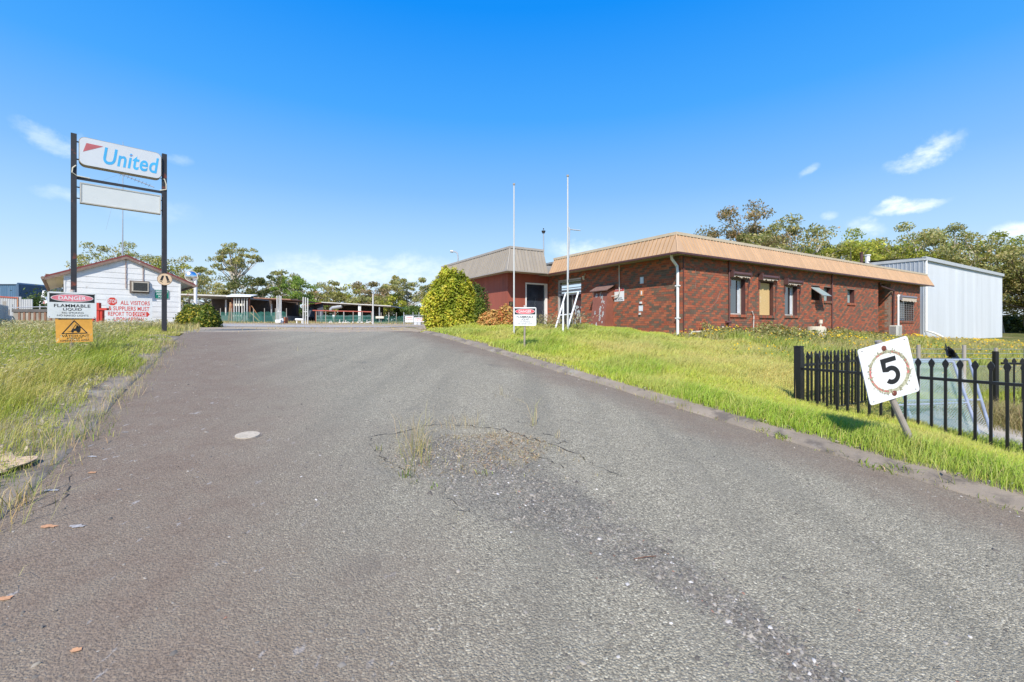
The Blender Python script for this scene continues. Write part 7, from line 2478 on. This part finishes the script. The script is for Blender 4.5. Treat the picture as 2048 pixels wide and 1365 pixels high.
# chain mesh fence carrying two warning boards
t = thing("mesh_fence", "wire mesh fence on thin posts left of the dome shrub", "fence", gy(835, 36)); f = FXZ(36)
for px in (807.5, 826, 838, 858):
    q = gy(px, 36); m_ = MB(); m_.tube([q - Z * .1, Vector((q.x, q.y, zy(625, 36)))], .03, 6); m_.build("post", M_galv, t)
m_ = MB(); chain_mesh(m_, f, fX(807, 36), fX(860, 36), gy(830, 36).z, zy(631, 36), .16, r=.006); m_.tube([f.p(fX(807, 36), zy(631, 36)), f.p(fX(860, 36), zy(631, 36))], .02, 5); tag(m_.build("wire_mesh", M_galv, t), kind="stuff")
for x0, x1, y0, y1, lab in ((810.5, 827, 632.5, 645, "left warning board with red heading on the wire mesh fence"), (828, 848, 635.5, 644.5, "right warning board with red lettering half behind the dome shrub")):
    t = thing("warning_board", lab, "sign", at((x0 + x1) / 2, y1, 35.9)); f = FXZ(35.9)
    a0, a1, b0, b1 = fX(x0, 35.9), fX(x1, 35.9), zy(y1, 35.9), zy(y0, 35.9)
    m_ = MB(); m_.box(f, (a0, a1), (b0, b1), (-.01, .01)); m_.build("plate", M_plate, t)
    m_ = MB(); text(m_, f, "WARNING", a0 + .08, a1 - .08, b1 - .17, b1 - .05, .012)
    text(m_, f, "DO NOT ENTER", a0 + .06, a1 - .06, b1 - .31, b1 - .22, .012); m_.build("lettering", M_redprint, t)
t = thing("grey_cabinet", "small pale grey cabinet on the ground below the right warning board", "cabinet", at(834.5, 651, 35.7)); f = FXZ(35.7)
m_ = MB(); m_.box(f, (fX(828, 35.7), fX(841, 35.7)), (zy(651, 35.7), zy(645, 35.7)), (-.3, 0)); m_.build("body", pmat("cabinet_grey", (.5, .52, .55), .6), t)
m_ = MB(); m_.box(f, (fX(834.2, 35.7), fX(834.8, 35.7)), (zy(650.6, 35.7), zy(645.4, 35.7)), (.001, .012)); m_.build("door_joint", M_blk, t)
t = thing("cream_board", "blank cream board fixed to the thin green shade fence", "sign", at(759.5, 637, 42.4)); f = FXZ(42.4)
m_ = MB(); m_.box(f, (fX(751.5, 42.4), fX(767.5, 42.4)), (zy(637.3, 42.4), zy(633, 42.4)), (0, .03)); m_.build("plate", M_cream, t)

# ------------------------------------------------------------------ neighbours at the far left
M_corr = pmat("weathered_corrugated", (.47, .48, .48), .6, .3, var=.12, scale=2, streak=True, spots=((.40, .30, .22), 1.2, .1))
t = thing("corrugated_fence", "grey corrugated iron fence of upright sheets at the left edge", "fence", gy(12, 15))
A, B = at(-60, 655, 12.2), at(24, 652, 17.5)
dirv = Vector((B.x - A.x, B.y - A.y, 0)); Lc = dirv.length; dirv.normalize()
cf = Fr(Vector((A.x, A.y, 0)), dirv, Z)
n_ = int(Lc / .76)
for i in range(n_):
    zt3 = EYE + .78 - (.35 if i == n_ - 1 else .12 * (n_ - 1 - i > 2) * 0)
    ribbed(cf, i * .76 + .01, .74, 1.05, zt3, 5).build("sheet", M_corr, t)
m_ = MB(); m_.box(cf, (0, Lc), (EYE + .2, EYE + .28), (-.1, -.03)); m_.build("rail", M_timber, t)
for i in (n_ - 1, n_):
    m_ = MB(); m_.box(cf, (i * .76 - .04, i * .76 + .04), (1.0, EYE + .95 - .28 * (i == n_)), (-.12, -.031)); m_.build("post", M_timber, t)
t = thing("corrugated_fence", "farther grey corrugated fence with a rusty red capping before the blue shed", "fence", gy(40, 30))
f = FXZ(30)
x = fX(-70, 30); i = 0
while x < fX(64, 30):
    ribbed(f, x, .755, 1.3, zy(594 if x < fX(37, 30) else 599, 30), 5).build("sheet", M_corr, t); x += .76
m_ = MB(); m_.poly(f, [(fX(-70, 30), zy(590.5, 30)), (fX(38, 30), zy(597.5, 30)), (fX(38, 30), zy(595, 30)), (fX(-70, 30), zy(588, 30))], -.05, .06); m_.build("capping", pmat("rust_red_cap", (.36, .09, .06), .7, var=.2), t)
m_ = MB(); m_.box(f, (fX(36.5, 30), fX(38, 30)), (1.3, zy(597, 30)), (.032, .07)); m_.build("post", pmat("orange_rust", (.45, .2, .09), .8), t)
t = thing("retaining_wall", "low dark concrete panel retaining wall with rusty steel posts", "wall", gy(65, 24)); f = FXZ(24)
g24 = gzf(fX(65, 24), 24)
m_ = MB(); m_.box(f, (fX(24, 24), fX(130, 24)), (zy(624.5, 24), zy(618.5, 24)), (-.3, .02)); m_.build("beam", pmat("dark_concrete", (.11, .105, .10), .9, var=.25, scale=2), t)
xs = [24, 38, 48, 58.5, 69, 79, 90, 101, 112, 128]
for i in range(len(xs) - 1):
    m_ = MB(); m_.box(f, (fX(xs[i], 24) + .03, fX(xs[i + 1], 24) - .03), (g24 - .3, zy(624.6, 24)), (-.2, -.03)); m_.build("panel", pmat("pale_panel", (.27, .25, .21), .9, var=.25, scale=1.5, spots=((.2, .17, .12), 1.5, .3), rand=.12), t)
for a in xs[1:-1]:
    m_ = MB(); m_.box(f, (fX(a, 24) - .055, fX(a, 24) + .055), (g24 - .3, zy(625, 24)), (-.2, .0)); m_.build("post", pmat("rust_post", (.2, .11, .07), .85, var=.3), t)
m_ = MB(); m_.tube([at(24, 616, 24), at(75, 614.3, 24), at(112, 614, 24)], .025, 6)
for a in (24.5, 80): m_.tube([at(a, 619, 24), at(a, 609, 24)], .03, 6)
m_.build("guard_rail", M_galv, t)
t = thing("timber_prop", "thin pale timber prop leaning in the grass by the corrugated fence", "prop", gy(33, 16))
m_ = MB(); m_.tube([at(25, 633, 16), at(36, 650, 16)], .02, 6); m_.build("stick", pmat("straw_timber", (.5, .42, .26), .8), t)
d = 52.0; f = FXZ(d)
t = thing("blue_shed", "slate blue steel shed with a flat roof beyond the corrugated fences", "shed", gy(20, d))
x = fX(-120, d); i = 0
while x < fX(35, d) - .4:
    ribbed(f, x, .99, 1.5, zy(570, d), 4).build("wall_sheet", pmat("blue_steel", (.085, .16, .25), .5, .1, var=.08, streak=True, rand=.08), t); x += 1.0
m_ = MB(); m_.box(f, (fX(-120, d), fX(35.5, d)), (zy(570, d) + .002, zy(568.6, d)), (-3, .1)); m_.build("roof_edge", pmat("navy_trim", (.05, .08, .12), .5), t)
m_ = MB(); m_.poly(f, [(fX(34.5, d), 1.5), (fX(41.5, d), 1.5), (fX(41, d), zy(569, d)), (fX(38.7, d), zy(566, d)), (fX(35, d), zy(571, d))], -3, .2); m_.build("end_wall", pmat("blue_steel_dark", (.07, .12, .19), .5), t)
t = thing("brick_unit", "orange brick factory unit with pale concrete piers beyond the blue shed", "building", gy(52, 54)); d = 54.0; f = FXZ(d)
M_obrick = pmat("orange_brick", (.42, .13, .06), .85, var=.15, scale=2); M_tbrick = pmat("tan_brick", (.48, .23, .10), .85, var=.15, scale=2); M_pier = pmat("pier_concrete", (.5, .47, .43), .8, var=.15)
m_ = MB(); m_.box(f, (fX(41, d), fX(51, d)), (1.5, zy(568, d)), (-4, 0)); m_.build("brick_bay", M_obrick, t)
m_ = MB(); m_.box(f, (fX(56, d), fX(62.5, d)), (1.5, zy(575, d)), (-4, -.2)); m_.build("brick_bay", M_tbrick, t)
for a, b, y0 in ((51, 53.8, 568.5), (62.5, 65.8, 573)): 
    m_ = MB(); m_.box(f, (fX(a, d), fX(b, d)), (1.5, zy(y0, d)), (-4.2, .2)); m_.build("pier", M_pier, t)
m_ = MB(); m_.box(f, (fX(53.8, d), fX(56, d)), (1.5, zy(573, d)), (-4, -.5)); m_.build("recess", M_maroon, t)
t = thing("white_factory", "white factory building with roof vents and an open dark doorway at the far left", "building", gy(85, 62)); d = 62.0; f = FXZ(d)
m_ = MB(); m_.box(f, (fX(66, d), fX(150, d)), (zy(596, d), zy(579.5, d)), (-8, 0)); m_.build("upper_wall", M_white, t)
m_ = MB(); m_.box(f, (fX(66, d), fX(78.5, d)), (1.5, zy(596, d) - .01), (-8, -.1)); m_.box(f, (fX(96, d), fX(150, d)), (1.5, zy(596, d) - .01), (-8, -.1)); m_.build("lower_wall", pmat("pale_grey_wall", (.55, .57, .58), .7, var=.1), t)
m_ = MB(); m_.box(f, (fX(78, d), fX(96.5, d)), (1.5, zy(596, d)), (-6, -5.8)); m_.build("doorway", M_dark, t)
m_ = MB(); m_.box(f, (fX(65, d), fX(150, d)), (zy(579.5, d) + .002, zy(578, d)), (-8, .3)); m_.build("roof_edge", pmat("blue_grey_roof", (.25, .3, .36), .6), t)
for a, y0 in ((67.5, 572.5), (81, 572.5), (85.5, 574)):
    m_ = MB(); m_.tube([at(a, 579, d + 2), at(a, y0 + 1.5, d + 2), at(a, y0, d + 2)], [.18, .2, .16], 10); m_.build("vent", M_galv, t)
t = thing("white_boom", "white boom arm of a lift leaning up beside the factory doorway", "boom lift", gy(88, 46)); d = 46.0
m_ = MB(); m_.tube([at(84, 612, d), at(87, 598, d)], .14, 8); m_.build("lower_arm", M_white, t)
m_ = MB(); m_.tube([at(86.6, 599, d), at(91, 582, d)], .2, 8); m_.build("upper_arm", M_white, t)
m_ = MB(); f = FXZ(d); m_.box(f, (fX(81, d), fX(87, d)), (zy(617, d), zy(611, d)), (-.8, .4)); m_.build("base", M_white, t)
# white tray truck
d = 42.0; f = FXZ(d); gq = zy(619, d)
t = thing("parked_truck", "white utility truck parked behind the retaining wall, red tail lamp showing", "truck", Vector((fX(85, d), d, gq)))
m_ = MB(); x0, x1 = fX(74, d), fX(101, d)
W_ = x1 - x0
m_.poly(f, [(x0, gq + .35), (x1, gq + .35), (x1, gq + .78), (x0 + W_ * .68, gq + .82), (x0 + W_ * .60, gq + 1.18), (x0 + W_ * .36, gq + 1.2), (x0 + W_ * .27, gq + .82), (x0, gq + .74)], -1.5, 0); m_.build("body", M_white, t, bevel=.05)
m_ = MB(); m_.poly(f, [(x0 + W_ * .31, gq + .84), (x0 + W_ * .63, gq + .84), (x0 + W_ * .585, gq + 1.12), (x0 + W_ * .38, gq + 1.14)], .003, .012); m_.build("side_window", M_glass, t)
for a in (.18, .80):
    c = f.p(x0 + W_ * a, gq + .3, .02); m_ = MB(); m_.tube([c, c + Y * .25], .3, 14); wh = m_.build("wheel", M_blk, t)
    m_ = MB(); m_.tube([c - Y * .015, c + Y * .02], .16, 12); m_.build("rim", M_galv, wh)
m_ = MB(); m_.box(f, (x0 + W_ * .5, x0 + W_ * .56), (gq + .4, gq + .75), (.002, .03)); m_.build("tail_lamp", M_red, t)
t = thing("roadside_bush", "dark green bush between the brick unit and the white factory", "bush", gy(66, 40))
n3 = 1500; cen = np.array(gy(66, 40)[:])[None] + rng.normal(size=(n3, 3)) * np.array((.35, .4, .55)) + np.array((0, 0, 1.2)); lv, lf_ = leaf_quads(cen, .22, None, aspect=.5)
np_mesh("foliage", lv, lf_, M_leaf, np.repeat(jit(mixc(np.array((.04, .07, .02)), np.array((.13, .19, .04)), rng.random(n3))), 4, 0), t)
t = thing("roadside_bush", "green bush with orange tips beside the white factory, left of the hut", "bush", gy(99, 44))
cen = np.array(gy(99, 44)[:])[None] + rng.normal(size=(n3, 3)) * np.array((.45, .4, .8)) + np.array((0, 0, 1.6)); lv, lf_ = leaf_quads(cen, .22, None, aspect=.5)
np_mesh("foliage", lv, lf_, M_leaf, np.repeat(jit(mixc(np.array((.05, .08, .025)), np.array((.17, .19, .05)), rng.random(n3))), 4, 0), t)
